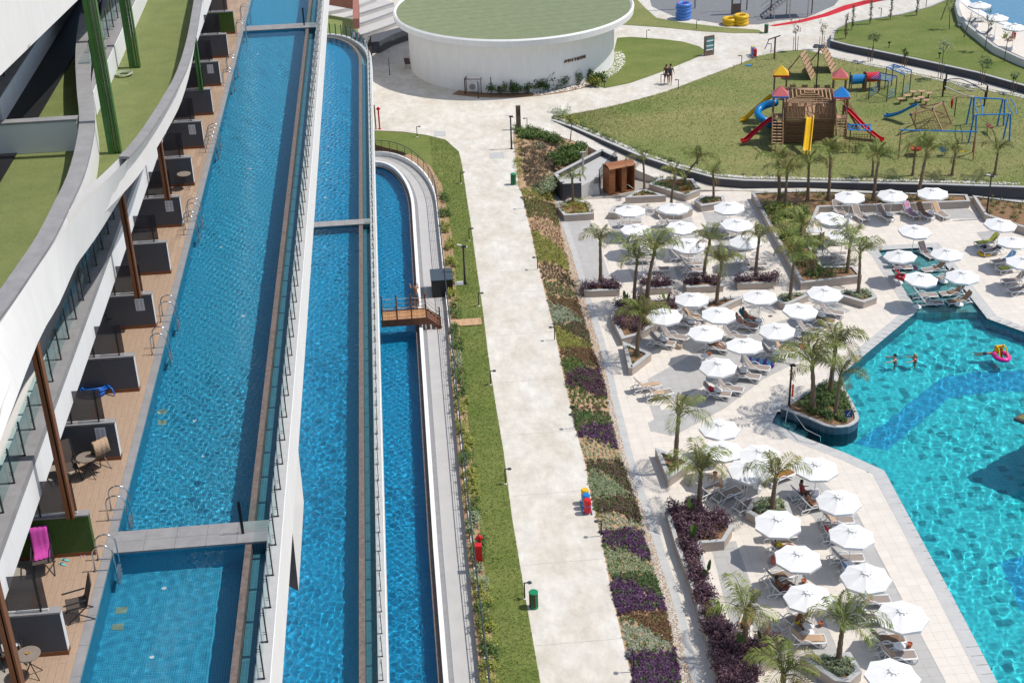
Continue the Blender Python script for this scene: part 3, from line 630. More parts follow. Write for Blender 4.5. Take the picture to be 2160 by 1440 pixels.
# ------------------------------------------------------------------ partition walls between the room terraces
part=[(160,1378,0),(215,1168,1),(265,968,0),(303,824,0),(330,690,0),(360,577,0),(383,478,0),(405,392,0),(423,313,0),(440,243,0),(455,182,0),(473,122,0),(487,72,1)]
M_paper=mat('printed notice',(.72,.72,.76),.6,.03,3); M_ink=mat('notice print',(.25,.25,.30),.7,.1,3)
PYS=[]
for i,(x,y,gr) in enumerate(part):
    p=G(x,y,z1); Y=p.y; PYS.append(Y); mt=M_turfd if gr else M_char
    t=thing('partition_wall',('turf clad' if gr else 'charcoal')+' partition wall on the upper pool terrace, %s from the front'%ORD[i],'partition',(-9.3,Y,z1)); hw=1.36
    MB().box((-3.2,0,.12),(0,.22,hw-.05)).build('wall_body',mt,t)
    MB().box((-3.2,-.012,0),(0.012,.232,.12)).build('skirting',M_wood,t)
    MB().box((-.06,.003,.13),(.004,.217,hw-.052)).build('end_post',mt if gr else M_offw,t)
    MB().box((-1.62,-.02,hw-.05),(.02,.24,hw)).build('coping',M_coping,t)
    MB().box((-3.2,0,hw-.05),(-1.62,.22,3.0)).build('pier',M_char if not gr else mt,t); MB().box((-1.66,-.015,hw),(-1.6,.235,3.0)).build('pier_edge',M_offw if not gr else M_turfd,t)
    gs_=MB().add([(-1.5,.11,hw+.06),(-.28,.11,hw+.06),(-.28,.11,hw+1.12),(-1.5,.11,hw+1.12)],[(0,1,2,3)]).build('glass_screen',G_tint,t)
    MB().box((-1.5,.08,hw),(-.28,.14,hw+.06)).build('screen_rail',M_offw,gs_)
    for dx in(-1.28,-.46): MB().box((dx-.02,.05,hw),(dx+.02,.09,hw+1.1)).build('screen_post',M_black,gs_)
    if i in(2,4,6,8,10):
        s=MB().box((-.62,-.012,.72),(-.3,-.002,1.2)).build('notice',M_paper,t)
        q=MB()
        for r_ in range(6):
            for c_ in range(2): q.box((-.59+c_*.15,-.014,.77+r_*.068),(-.48+c_*.15,-.0125,.785+r_*.068)); q.box((-.59+c_*.15,-.014,.795+r_*.068),(-.51+c_*.15,-.0125,.803+r_*.068))
        q=q.build('printed_lines',M_ink,s); q['kind']='stuff'
# ------------------------------------------------------------------ pool ladders in pairs
lm=MB()
def ladder():
    t=thing('pool_ladder','','ladder',(0,0,0))
    for s in(-.26,.26):
        arcp=[(-.32,s,0),(-.32,s,.55)]+[( -.32+.28*(1-math.cos(R(a))),s,.55+.28*math.sin(R(a))) for a in range(20,180,20)]+[(.24,s,.55),(.24,s,-.9)]
        hr_=MB().tube(arcp,.022,8).build('handrail',M_steel,t,smooth=True)
        MB().lathe([(.06,0),(.06,.012),(.03,.02)],12,(-.32,s,0)).build('flange',M_steel,hr_)
    for h in(-.3,-.55,-.8): MB().box((.18,-.25,h),(.28,.25,h+.03)).build('step',M_plastic,t)
    return t
LP=ladder()
lads=[(228,1190),(250,1085),(338,740),(352,672),(395,490),(404,462),(435,318),(447,300),(465,180),(478,150),(493,75),(500,40)]
for i,(x,y) in enumerate(lads):
    p=G(x,y,z1); place(LP,(-8.86,p.y,z1),0,'steel pool ladder on the terrace edge of the upper pool, %s from the front'%ORD[i],'steel ladders of the upper pool')
# ------------------------------------------------------------------ terrace furniture
M_chair=mat('dark taupe weave',(.085,.068,.06),.7,.15,30); M_frame=mat('anthracite chair frame',(.03,.03,.033),.4,.1,5)
def deck_chair(name,label,loc,rz,towel=None,tlabel=None):
    t=thing(name,label,'chair',loc,rz,'folding armchairs on the room terraces')
    MB().box((-.25,-.25,.42),(.25,.25,.45)).build('seat',M_chair,t)
    Mx=Matrix.Translation((0,.25,.44))@Matrix.Rotation(R(-18),4,'X'); MB().box((-.24,0,0),(.24,.03,.72),M=Mx).build('backrest',M_chair,t)
    for s in(-.27,.27):
        MB().tube([(s,-.3,0),(s,.27,.46),(s,.47,1.12)],.018,6).build('leg',M_frame,t); MB().tube([(s,.42,0),(s,-.22,.44)],.018,6).build('leg',M_frame,t)
        MB().tube([(s,-.3,.62),(s,.3,.66)],.022,6).build('armrest',M_frame,t)
    if towel:
        b=MB(); n=10
        prof=[(.58,.75),(.50,1.16),(.43,1.16),(.40,1.05),(.33,.75),(.26,.5),(.12,.475),(-.08,.47)]
        v=[];rg=random.Random(2)
        for j,(yy,zz_) in enumerate(prof):
            for i in range(n+1):
                u=i/n-.5; v.append((u*(.5-.012*j),yy+.012*math.sin(i*1.9+j*.3)+(.03*u*j*.3 if j>4 else 0),zz_+.012*math.sin(i*2.3)))
        b.add(v,[(j*(n+1)+i,j*(n+1)+i+1,(j+1)*(n+1)+i+1,(j+1)*(n+1)+i) for j in range(len(prof)-1) for i in range(n)])
        o=b.build('beach_towel',towel,None,loc,smooth=True); o.rotation_euler=(0,0,rz); md=o.modifiers.new('t','SOLIDIFY'); md.thickness=.02; tag(o,tlabel,'towel')
    return t
M_pink=mat('pink terry towel',(.62,.08,.42),.95,.15,30,.6); M_tan=mat('beige terry towel',(.52,.36,.24),.95,.12,30,.6); M_wht=mat('white terry towel',(.78,.76,.76),.95,.06,30,.6)
def tz(x,y): p=G(x,y,z1); return (p.x,p.y,z1)
deck_chair('folding_chair','folding armchair with a pink towel in front of the turf partition',tz(95,1205),R(10),M_pink,'pink towel hanging over the folding chair before the turf wall')
deck_chair('folding_chair','empty dark armchair between the second screen and the pool ladder',tz(165,1300),R(-75))
deck_chair('folding_chair','folding armchair with a white towel behind the front brown post',tz(30,1395),R(20),M_wht,'white towel over the chair at the bottom left')
deck_chair('folding_chair','armchair with a beige towel by the notice beside the brown post',tz(205,985),R(-140),M_tan,'beige towel over the chair beside the brown post')
deck_chair('folding_chair','dark armchair behind the screen under the beige towel chair',tz(150,1010),R(25))
deck_chair('folding_chair','armchair with a patterned towel near the middle of the terrace row',tz(240,690),R(30))
deck_chair('folding_chair','tall dark armchair behind the screen, left of the round table',tz(325,470),R(10))
deck_chair('folding_chair','dark armchair leaning behind the far brown post',tz(345,392),R(15))
def round_table(label,loc,mt=M_chair):
    t=thing('side_table',label,'table',loc); MB().lathe([(.0,.68),(.30,.68),(.31,.70),(.30,.72),(0,.72)],24).build('table_top',mt,t)
    for a in(0,90,180,270): MB().tube([(.28*math.cos(R(a+45)),.28*math.sin(R(a+45)),0),(0.03*math.cos(R(a+45)),.03*math.sin(R(a+45)),.36),(.2*math.cos(R(a+225)),.2*math.sin(R(a+225)),.68)],.013,5).build('leg',M_frame,t)
    return t
M_ttop=mat('taupe table top',(.24,.20,.17),.6,.1,8)
round_table('round taupe table at the bottom left with an ashtray',tz(70,1425),M_ttop); round_table('round taupe table next to the brown post',tz(190,1005),M_ttop); round_table('round taupe table beside the far terrace chairs',tz(392,398),M_ttop)
p=Vector(tz(70,1425)); tag(MB().lathe([(.0,0),(.045,0),(.05,.035),(.04,.035),(.035,.012),(0,.012)],14,(p.x,p.y,z1+.722)).build('ashtray',mat('brass ashtray',(.45,.25,.06),.4,.1,8)),'small amber ashtray on the round table at bottom left','ashtray')
# sandals
def sandal(loc,rz,mt,label,grp):
    t=thing('flip_flop',label,'sandal',loc,rz,grp)
    out=[(.045*math.sin(R(a))*(1.0 if math.cos(R(a))>0 else .85),.135*math.cos(R(a)),0) for a in range(0,360,20)]
    MB().prism(out,0,.022).build('sole',mt,t); MB().tube([(-.04,.0,.02),(-.015,.05,.05),(0,.085,.02)],.008,5).tube([(.04,.0,.02),(.015,.05,.05),(0,.085,.02)],.008,5).build('strap',mat('dark strap',(.12,.05,.09),.6,.1,8),t)
M_aqua=mat('aqua foam',(.16,.55,.58),.7,.08,10); M_lil=mat('lilac foam',(.55,.30,.46),.7,.08,10)
sandal(tz(172,1168),R(5),M_lil,'left lilac flip flop by the turf partition','lilac flip flops'); sandal((tz(180,1167)[0],tz(180,1167)[1],z1),R(-4),M_lil,'right lilac flip flop by the turf partition','lilac flip flops')
sandal(tz(138,1181),R(62),M_aqua,'upper aqua flip flop on the wood look tiles','aqua flip flops'); sandal(tz(132,1190),R(55),M_aqua,'lower aqua flip flop on the wood look tiles','aqua flip flops')
# blue pool hose, red towel, helmet like goggles
b=MB(); rg=random.Random(5); hp=Vector(tz(200,832))
for k in range(7): b.tube([((.26+.02*k%.09)*math.cos(R(a))*1.3,(.26+.03*(k%3))*math.sin(R(a))*.9,.04+k*.045+.03*math.sin(R(a*2+k*40))) for a in range(0,360,24)],.03,6,closed=True)
b.tube([(.3,.1,.32),(.5,0,.3),(.62,-.1,.22),(.7,-.2,.05)],.03,6)
tag(b.build('pool_hose',mat('blue hose',(.01,.13,.55),.4,.1,6),None,tuple(hp),smooth=True),'coil of blue pool hose behind the screen of the fourth terrace','hose')
o=MB().add([(0,0,.9),(.35,.05,.95),(.55,.3,.6),(.1,.25,.55)],[(0,1,2,3)]).add([(.1,.25,.55),(.55,.3,.6),(.5,.35,.1),(.08,.3,.1)],[(0,1,2,3)]).build('red_towel',mat('red cloth',(.62,.01,.02),.9,.1,9),None,tz(370,235)); o.modifiers.new('t','SOLIDIFY').thickness=.03; tag(o,'red cloth hanging on the far terrace screen','towel')
hp=Vector(tz(246,682)); t=thing('swim_mask','blue swimming mask on the chair at the middle terrace','mask',(hp.x,hp.y,z1+.95)); MB().lathe([(0,-.09),(.07,-.08),(.09,0),(.07,.08),(0,.09)],12).build('shell',mat('teal plastic',(.01,.30,.36),.3,.1,5),t); MB().tube([(.07,0,0),(.2,.02,.02),(.24,.03,-.03)],.035,8).build('snorkel',mat('blue plastic',(.02,.10,.35),.3,.1,5),t)
# ================================================================== planting bed beside the path
def rowx(line,y):
    L=sorted(line,key=lambda p:p[1])
    for (x0,y0),(x1,y1) in zip(L[:-1],L[1:]):
        if y0<=y<=y1: return x0+(x1-x0)*(y-y0)/(y1-y0)
    return L[0][0] if y<L[0][1] else L[-1][0]
def bedpt(u,y):
    a=G(rowx(PR,y),y,2.0); c=G(rowx(PE,y),y,.12); p=a.lerp(c,u); p.z=2.0+(.12-2.0)*(u**1.15); return p
def leaf(b,p,s,rg,up=.5,m=0):
    """one small pointed leaf face"""
    a=rg.uniform(0,6.283); t=rg.uniform(-.2,1.0)*up; d=Vector((math.cos(a)*math.cos(t),math.sin(a)*math.cos(t),math.sin(t))); sd=Vector((-d.y,d.x,rg.uniform(-.5,.5))).normalized()*s*.32
    q=p+d*s*.5; b.add([p-d*s*.1,q-sd,p+d*s,q+sd],[(0,1,2,3)],m)
def cloud(b,c,rx,ry,rz,n,s,rg,m=0,shell=.55,up=.9):
    for _ in range(n):
        a=rg.uniform(0,6.283); h=rg.random(); r_=(shell+(1-shell)*rg.random()); k=math.sqrt(max(0,1-h*h))
        p=Vector((c[0]+rx*k*r_*math.cos(a),c[1]+ry*k*r_*math.sin(a),c[2]+rz*h*r_)); leaf(b,p,s*rg.uniform(.7,1.3),rg,up,m)
rows=frange(395,1545,25); nU=6
b=MB(); v=[bedpt(u/nU,y) for y in rows for u in range(nU+1)]
b.add(v,[(j*(nU+1)+i,(j+1)*(nU+1)+i,(j+1)*(nU+1)+i+1,j*(nU+1)+i+1) for j in range(len(rows)-1) for i in range(nU)]); struct('planting_bed',b.build('planting_bed',M_soill,smooth=True))
bnd=[(1545,1545,1545),(1383,1380,1372),(1303,1325,1368),(1300,1296,1288),(1220,1235,1264),(1217,1215,1213),(1150,1160,1192),(1130,1120,1122),(1080,1085,1112),(1056,1052,1046),(990,1005,1048),(985,975,978),(918,935,950),(912,895,898),(874,870,884),(862,860,868),(812,830,840),(800,785,780),(752,765,782),(738,735,738),(690,705,735),(688,682,680),(640,650,682),(632,630,634),(592,600,608),(550,560,575),(490,505,545),(455,460,480),(420,425,430),(398,398,398)]
pat=[('violet spear plants in the lowest patch of the bed',M_violet,.15,.10,.20,26),('silver grey cushions above the lowest violet patch',M_silver,.20,.13,.12,26),('rust brown tuft patch at the lower end of the bed',M_rust,.15,.11,.14,22),('broad violet patch opposite the green litter bin',M_violet,.16,.11,.20,26),('dark green tongue above the broad violet patch',M_leafd,.15,.12,.18,26),('pale silver green fan near the lower end',M_silverg,.16,.12,.08,22),('violet wedge just below the coloured bins lamp',M_violet,.16,.11,.2,26),('silver cushions beside the lamp under the bins',M_silver,.24,.13,.13,24),('dark brown tufts right of the coloured bins',M_dkbr,.15,.11,.14,24),('large smooth silver green fan above the coloured bins',M_silverg,.14,.12,.10,24),('dark brown and green tufts above the silver fan',M_dkbr,.16,.12,.16,24),('rows of small grey green cushions on bare soil',M_silverg,.30,.12,.12,24),('violet wedge above the cushion rows',M_violet,.17,.12,.2,26),('dark green patch in the middle of the bed',M_leafd,.17,.12,.18,24),('thin dark brown strip in the middle of the bed',M_dkbr,.18,.1,.12,20),('rows of bright green feathery plants on bare soil',M_leaf,.33,.14,.24,34),('round purple shrub patch at mid bed',M_purple,.16,.15,.34,34),('mid green patch above the round purple shrubs',M_leaf,.17,.12,.16,24),('rust brown mat above the mid green patch',M_rust,.14,.11,.13,24),('yellow green mat beside a path lamp',M_leafy,.15,.11,.12,24),('dark brown tufts above the yellow green mat',M_dkbr,.16,.11,.14,24),('pale silver mat in the upper half of the bed',M_silver,.14,.11,.10,24),('dark rust mat above the pale silver mat',M_rust,.14,.11,.13,24),('deep green cushions in the upper half of the bed',M_leafd,.24,.14,.16,26),('spaced rust and green tufts in the upper bed',M_dkbr,.26,.11,.15,24),('yellow green mat high in the bed',M_leafy,.15,.12,.14,24),('spaced olive tufts high in the bed',M_rust,.28,.13,.16,24),('olive green mat at the top of the narrow bed',M_olive,.17,.12,.2,26),('pale green mat where the bed widens',M_leafy,.17,.12,.2,26)]
rg=random.Random(11)
def brow(bn,u): a,m_,c=bn; return a+(m_-a)*u*2 if u<.5 else m_+(c-m_)*(u-.5)*2
for k,(nm,mt,sp,rr,hh,nl) in enumerate(pat):
    b=MB(); lo_,hi=bnd[k],bnd[k+1]; y=max(lo_)
    rowsP=[];
    pm_=G(rowx(PR,(lo_[1]+hi[1])/2),(lo_[1]+hi[1])/2,1.0); s_=PX(pm_)[2]; dy=sp*s_*.60; dx=sp/2.6
    yy=min(hi); cnt=0
    while yy<max(lo_):
        u=.02+rg.random()*dx
        while u<1.0:
            y_=yy+rg.uniform(-.3,.3)*dy
            yj=y_+rg.gauss(0,5)
            if brow(hi,u)<=yj<=brow(lo_,u):
                p=bedpt(u,min(max(y_,396),1544)); s2=rg.uniform(.8,1.2); cloud(b,p+Vector((0,0,-.01)),rr*s2,rr*s2,hh*s2,int(nl*1.15),.085 if mt in(M_silverg,M_rust,M_leafy,M_silver) else .10,rg,m=(1 if rg.random()<.13 else 0),up=1.3)
            u+=dx*rg.uniform(.85,1.15)
        yy+=dy
    o=b.build('ground_cover',[mt,{M_violet:M_leafd,M_purple:M_leafd,M_rust:M_olive,M_dkbr:M_leaf,M_leafd:M_dkbr,M_leaf:M_leafd,M_silver:M_leaf,M_silverg:M_leaf,M_leafy:M_olive,M_olive:M_rust}[mt]]); tag(o,nm,None,None,'stuff')
# white pebble strip
b=MB();oc=[(1,0,0),(0,1,0),(-1,0,0),(0,-1,0),(0,0,1)]
struct('pebble_base',MB().add([G(rowx(PE,y),y,.06) for y in rows]+[G(rowx(KL,y),y,.03) for y in rows],[(i,i+1,len(rows)+i+1,len(rows)+i) for i in range(len(rows)-1)]).build('pebble_base',M_soill))
for y in np.arange(400,1500,1.6):
    a=G(rowx(PE,y),y,.06); c=G(rowx(KL,y),y,.03)
    for _ in range(int(3+(a-c).length*9)):
        p=a.lerp(c,rg.uniform(-.08,1)); p.y+=rg.uniform(-.05,.05); s=rg.uniform(.03,.055); q=rg.uniform(0,1.6)
        b.add([(p.x+s*(x*math.cos(q)-yy_*math.sin(q)),p.y+s*.8*(x*math.sin(q)+yy_*math.cos(q)),p.z+s*.7*z+.01) for x,yy_,z in oc],[(0,1,4),(1,2,4),(2,3,4),(3,0,4)])
tag(b.build('gravel',M_peb),'white pebble strip between planting bed and grey kerb',None,None,'stuff')
# grey kerb channel at the deck edge, in lengths
kt=struct('kerb',obj('kerb',None,None,(12,70,0)))
kl=[G(x,y,0) for x,y in reversed(KL)]; kk=[]
for a,c in zip(kl[:-1],kl[1:]):
    n_=max(1,round((c-a).length/1.2)); kk+=[a.lerp(c,i/n_) for i in range(n_)]
for a,c in zip(kk[:-1],kk[1:]):
    d=(c-a)*.003; MB().prism([p-Vector((12,70,0)) for p in(a+d,c-d,c-d+Vector((.42,0,0)),a+d+Vector((.42,0,0)))],-.1,.012).build('kerb_stone',M_deckc,kt)
# upper, wide end of the bed round the yucca
topbed=GG([(1086,270),(1130,273),(1185,290),(1240,310),(1225,340),(1168,368),(1172,396),(1150,398),(1095,398),(1088,330),(1083,290)],2.04)
tb=[Vector((p.x,p.y,2.03)) for p in topbed]
for p,(x,y) in zip(tb,[(1086,270),(1130,273),(1185,290),(1240,310),(1225,340),(1168,368),(1172,396),(1150,398),(1095,398),(1088,330),(1083,290)]):
    zq={1185:1.75,1240:1.4,1225:1.3,1168:1.1,1172:.3,1150:.95}.get(x)
    if zq: p.xyz=G(x,y,zq)
struct('planting_bed',MB().prism([p for p in tb],-.1,[p.z for p in tb],top=False).sheet(tb).build('planting_bed',M_soill))
TB=tb
def scatter(poly_px,zf,n,rg):
    out=[];xs=[p[0] for p in poly_px];ys=[p[1] for p in poly_px]
    while len(out)<n:
        x=rg.uniform(min(xs),max(xs));y=rg.uniform(min(ys),max(ys))
        if inside((x,y),poly_px): out.append(G(x,y,zf))
    return out
def cover(name,label,poly,z,n,rr,hh,nl,mt,s=.075,kind='stuff',rgs=1,up=1.2):
    b=MB(); rg=random.Random(rgs)
    for p in scatter(poly,z,n,rg): s2=rg.uniform(.75,1.25); cloud(b,p,rr*s2,rr*s2,hh*s2,nl,s,rg,up=up)
    o=b.build(name,mt); tag(o,label,None,None,kind); return o
cover('ground_cover','rows of dark rust tufts round the yucca at the top of the bed',[(1095,300),(1130,290),(1185,325),(1140,385),(1110,390),(1095,330)],1.95,330,.18,.2,26,M_dkbr,.10)
cover('ground_cover','leafy green shrubs along the upper rim of the bed',[(1086,272),(1128,274),(1180,292),(1192,308),(1150,298),(1095,292)],1.98,120,.34,.5,46,M_leaf,.13)
cover('ground_cover','tall soft green grasses beside the stair landing',[(1150,345),(1195,312),(1238,312),(1222,336),(1180,352)],1.7,120,.28,.6,46,M_leaf,.17,up=2.2)
cover('ground_cover','pale green mat below the stair landing',[(1120,388),(1165,370),(1170,396),(1150,410),(1115,405)],1.3,110,.24,.3,36,M_silverg,.10)
cover('ground_cover','green shrubs at the path corner of the bed',[(1084,300),(1098,300),(1100,370),(1092,392),(1086,330)],1.98,36,.24,.34,34,M_leafy,.09)
yu=G(1137,312,2.0); b=MB(); rg=random.Random(4)
for i in range(40):
    a=rg.uniform(0,6.28);e=rg.uniform(.2,1.4);d=Vector((math.cos(a)*math.cos(e),math.sin(a)*math.cos(e),math.sin(e)));sd=Vector((-d.y,d.x,0)).normalized()*.03; b.add([-sd,sd,d*.7],[(0,1,2)])
tag(b.build('yucca_plant',M_silverg,None,tuple(yu)),'spiky pale yucca on the white patch at the top of the bed','plant')
# ------------------------------------------------------------------ shrubs along the railing
rg=random.Random(21)
def cnt2(i):
    tens=['','','twenty']; return ORD[i] if i<18 else ['nineteenth','twentieth','twenty first','twenty second','twenty third','twenty fourth','twenty fifth','twenty sixth','twenty seventh','twenty eighth','twenty ninth'][i-18]
for i,(y,mt,r_) in enumerate([(1425,M_leafy,.42),(1385,M_leaf,.38),(1340,M_leafy,.40),(1305,M_leaf,.46),(1262,M_leafy,.42),(1225,M_silverg,.36),(1180,M_leaf,.34),(1150,M_leaf,.30),(1110,M_silverg,.32),(1075,M_leaf,.3),(1040,M_leafy,.36),(1005,M_leafy,.34),(975,M_leaf,.34),(940,M_leafy,.38),(905,M_leafy,.36),(865,M_leafy,.36),(830,M_leaf,.30),(795,M_leaf,.36),(765,M_silverg,.34),(735,M_leaf,.36),(705,M_leaf,.34),(660,M_leaf,.32),(628,M_leafy,.32),(590,M_leafy,.34),(555,M_leafy,.34),(520,M_leafy,.34),(485,M_leafy,.34),(450,M_leaf,.36),(420,M_leaf,.34)]):
    lx=[(1035,1440),(1020,1300),(1005,1150),(988,1000),(972,850),(960,720),(950,600),(943,500),(936,420)]
    p=G(rowx(lx,y)+rg.uniform(-3,4),y,2.05); b=MB()
    for k in range(15): cloud(b,Vector((rg.uniform(-.3,.35),rg.uniform(-.85,.85),rg.uniform(0,.12))),r_*.6,r_*.6,r_*1.25,40,.105,rg,up=1.0,shell=.3)
    o=b.build('shrub',mt,None,tuple(p)); tag(o,'%s shrub by the channel railing, %s from the front'%(({M_leafy:'yellow green',M_leaf:'green',M_silverg:'grey green'}[mt]),cnt2(i)),'shrub','shrubs along the channel railing')
SN={1:'first',2:'second'}
# ================================================================== pool deck
ISL=GG([(1647,860),(1665,867),(1710,884),(1735,895),(1760,900.6),(1790,898.7),(1806,890),(1812,881),(1806,862),(1790,832),(1777,811),(1769,800)],.5)
ISL=[Vector((p.x,p.y,0)) for p in curve(ISL,2)]
pool_out=[(34.84,95.08),(34.38,85.15)]+[(26.55,77.2)]+[(p.x,p.y) for p in reversed(ISL[1:-1])]+[(21.75,73.75),(20.95,72.28),(22.5,70.34),(24.22,68.53),(25.89,66.37),(25.80,62.48),(25.65,55.65),(25.41,48.67),(25.2,30),(56,30),(56,60),(38.52,83.3),(38.85,94.95)]
POOL=[Vector((x,y,0)) for x,y in pool_out]
deck=struct('pool_deck',obj('pool_deck',None,None,(24,60,0))); DO=Vector((24,60,0))
outer=[Vector(p) for p in((11.6,30,0),(80,30,0),(80,112,0),(11.6,112,0))]
MB().sheet([p-DO for p in outer],[[p-DO for p in POOL]],z=-.02).build('bedding',M_grout,deck)
# ring of coping slabs along the pool edge
def ring_slabs(poly,wd,pitch,z,mt,parent,O,skip=lambda a,b:False,name='coping_slab'):
    n=len(poly); ar=sum(poly[i].x*poly[(i+1)%n].y-poly[(i+1)%n].x*poly[i].y for i in range(n)); s=-1 if ar>0 else 1
    out=inset([p for p in poly],-wd); cells=[]
    for i in range(n):
        a=poly[i];c=poly[(i+1)%n];A=out[i];C_=out[(i+1)%n]
        if skip(a,c): continue
        k=max(1,round((c-a).length/pitch))
        for j in range(k):
            f0=j/k;f1=(j+1)/k-.004; q=[a.lerp(c,f0),a.lerp(c,f1),A.lerp(C_,f1),A.lerp(C_,f0)]
            if min(p.y for p in q)<46 or max(p.x for p in q)>56: continue
            MB().prism([p-O for p in q],-.06,z).build(name,mt,parent)
    return out
isl_set=set((round(p.x,3),round(p.y,3)) for p in ISL)
cop=ring_slabs(POOL,.75,.62,.008,M_deckc,deck,DO,skip=lambda a,c:(round(a.x,3),round(a.y,3)) in isl_set and (round(c.x,3),round(c.y,3)) in isl_set)
GREY=[GG(q,0) for q in ([(1193,466),(1245,463),(1292,600),(1230,600)],[(1281,463),(1352,459),(1392,588),(1335,590)],[(1385,452),(1458,456),(1496,590),(1430,592)],[(1481,448),(1528,446),(1598,588),(1540,592)],
 [(1365,800),(1505,722),(1560,770),(1430,845),(1385,850)],[(1505,722),(1760,640),(1795,655),(1560,770)],[(1350,838),(1420,862),(1460,840),(1445,905),(1372,910)],[(1470,835),(1600,778),(1610,800),(1530,860),(1420,920),(1372,908)],[(1600,778),(1690,718),(1722,742),(1610,800)],
 [(1420,712),(1375,742),(1335,722),(1365,690),(1400,690)],[(1700,530),(1740,520),(1765,558),(1735,565)],[(1980,440),(2030,432),(2068,460),(1985,462)],[(1740,442),(1905,438),(1912,452),(1770,460)],[(2060,490),(2095,486),(2105,505),(2070,505)],[(1520,1000),(1625,1010),(1570,1085),(1470,1045)],[(1500,1150),(1552,1140),(1620,1330),(1545,1335)])]
GREY+=[[Vector((x,y,0)) for x,y in q] for q in ([(20.75,45),(23.1,45),(23.15,62.5),(20.75,62.5)],[(20.75,62.5),(23.15,62.5),(21.9,66.6),(18.6,66.3)],[(17.3,45),(18.9,45),(18.9,59),(17.3,59)])]
tm={k:MB().box((-.297,-.297,-.03),(.297,.297,0)).mesh('paving_slab',k) for k in(M_deckb,M_deckg)}
cells=[]; PB=[(p.x,p.y) for p in POOL]
kx=sorted([(p.y,p.x) for p in kl])
def kerbx(y):
    for (y0,x0),(y1,x1) in zip(kx[:-1],kx[1:]):
        if y0<=y<=y1: return x0+(x1-x0)*(y-y0)/(y1-y0)
    return kx[0][1] if y<kx[0][0] else kx[-1][1]
def clip(sub,pol):
    """part of a slab inside a convex plan polygon"""
    n=len(pol); ar=sum(pol[i].x*pol[(i+1)%n].y-pol[(i+1)%n].x*pol[i].y for i in range(n)); P=pol if ar>0 else list(reversed(pol)); out=list(sub)
    for i in range(n):
        a=P[i];c=P[(i+1)%n]; src=out; out=[]
        f=lambda q:(c.x-a.x)*(q[1]-a.y)-(c.y-a.y)*(q[0]-a.x)
        for k in range(len(src)):
            p=src[k-1];q=src[k];fp=f(p);fq=f(q)
            if (fp>=0)!=(fq>=0): t_=fp/(fp-fq); out.append((p[0]+(q[0]-p[0])*t_,p[1]+(q[1]-p[1])*t_))
            if fq>=0: out.append(q)
        if not out: return []
    return out
gp=MB()
for iy in range(0,104):
    for ix in range(0,100):
        x=12.0+ix*.6; y=46.2+iy*.6
        if x+.3<kerbx(y)+.3 or y>108: continue
        if any(inside((x+i*.3,y+j*.3),PB) for i in(-1,0,1) for j in(-1,0,1)): continue
        q=PX((x,y,0))
        if not(-40<q[0]<2750 and 330<q[1]<1500): continue
        cor=[(x+i*.297,y+j*.297) for i,j in((-1,-1),(1,-1),(1,1),(-1,1))]; ins=[sum(inside(c,p) for c in cor) for p in GREY]; g=max(ins)==4
        if not g and (max(ins)>0 or any(inside((x,y),p) for p in GREY)):
            for gi,p in enumerate(GREY):
                c=clip(cor,p)
                if len(c)>2: gp.add([(u-24,v-60,.003+.0004*gi) for u,v in c],[tuple(range(len(c)))])
        cells.append((q[2],x,y,g))
cells.sort(reverse=True)
bb={M_deckb:MB(),M_deckg:MB()}
for k,(s,x,y,g) in enumerate(cells):
    mt=M_deckg if g else M_deckb
    if k<300: obj('paving_slab',tm[mt],deck,(x-24,y-60,0))
    else: bb[mt].add([(x-.297-24,y-.297-60,0),(x+.297-24,y-.297-60,0),(x+.297-24,y+.297-60,0),(x-.297-24,y+.297-60,0)],[(0,1,2,3)])
o=gp.build('cut_paving_slab',M_deckg,deck); o['kind']='stuff'
for mt,b in bb.items(): o=b.build('far_paving_slab',mt,deck); o['kind']='stuff'
# ------------------------------------------------------------------ main pool
mp=thing('main_pool','large turquoise pool with a shallow lounging shelf and dark mosaic patches','pool',(30,65,-.1)); O=Vector(mp.location)
M_mosm=mosaic('turquoise mosaic',(.04,.66,.74),(.03,.58,.67),(.08,.70,.76),.3,(.015,.33,.40,.12),.45)
M_moss=mosaic('deep blue mosaic stripe',(.014,.37,.66),(.011,.30,.59),(.04,.50,.75),.12)
M_mosw=mosaic('pool side mosaic',(.012,.13,.22),(.01,.10,.18),(.05,.2,.28),.1)
M_shelf=mosaic('pale shelf tiles',(.20,.48,.48),(.15,.40,.42),(.10,.30,.33),.6,(.14,.24,.23,.28),.6)
receiver(MB().sheet([p-O for p in POOL],z=-1.5-O.z).build('pool_floor',M_mosm,mp))
b=MB(); n=len(POOL)
for i in range(n):
    a=POOL[i];c=POOL[(i+1)%n]; b.add([Vector((a.x,a.y,-1.5))-O,Vector((c.x,c.y,-1.5))-O,Vector((c.x,c.y,.0))-O,Vector((a.x,a.y,.0))-O],[(0,1,2,3)])
receiver(b.build('pool_wall',M_mosw,mp))
receiver(MB().prism([p-O for p in(Vector((34.9,95.1,0)),Vector((34.3,85.2,0)),Vector((38.6,84.7,0)),Vector((38.9,95,0)))],-1.5-O.z,-.33-O.z).build('lounging_shelf',M_shelf,mp))
for k,z in enumerate((-.35,-.7)): receiver(MB().prism([p-O for p in(Vector((20.9,72.3,0)),Vector((21.8+k*.6,71.1-k*.5,0)),Vector((22.9+k*.6,72.9-k*.4,0)),Vector((21.9,74,0)))],-1.5-O.z,z-O.z).build('entry_step',M_shelf,mp))
for q in ([(1800,945),(1860,905),(1930,850),(1985,808),(2060,795),(2180,790),(2180,835),(2080,838),(2000,850),(1935,905),(1870,960)],[(2105,1195),(2180,1170),(2180,1330),(2150,1290)]):
    receiver(MB().sheet([Vector((p.x,p.y,-1.496))-O for p in GG(q,-1.15)]).build('mosaic_stripe',M_moss,mp))
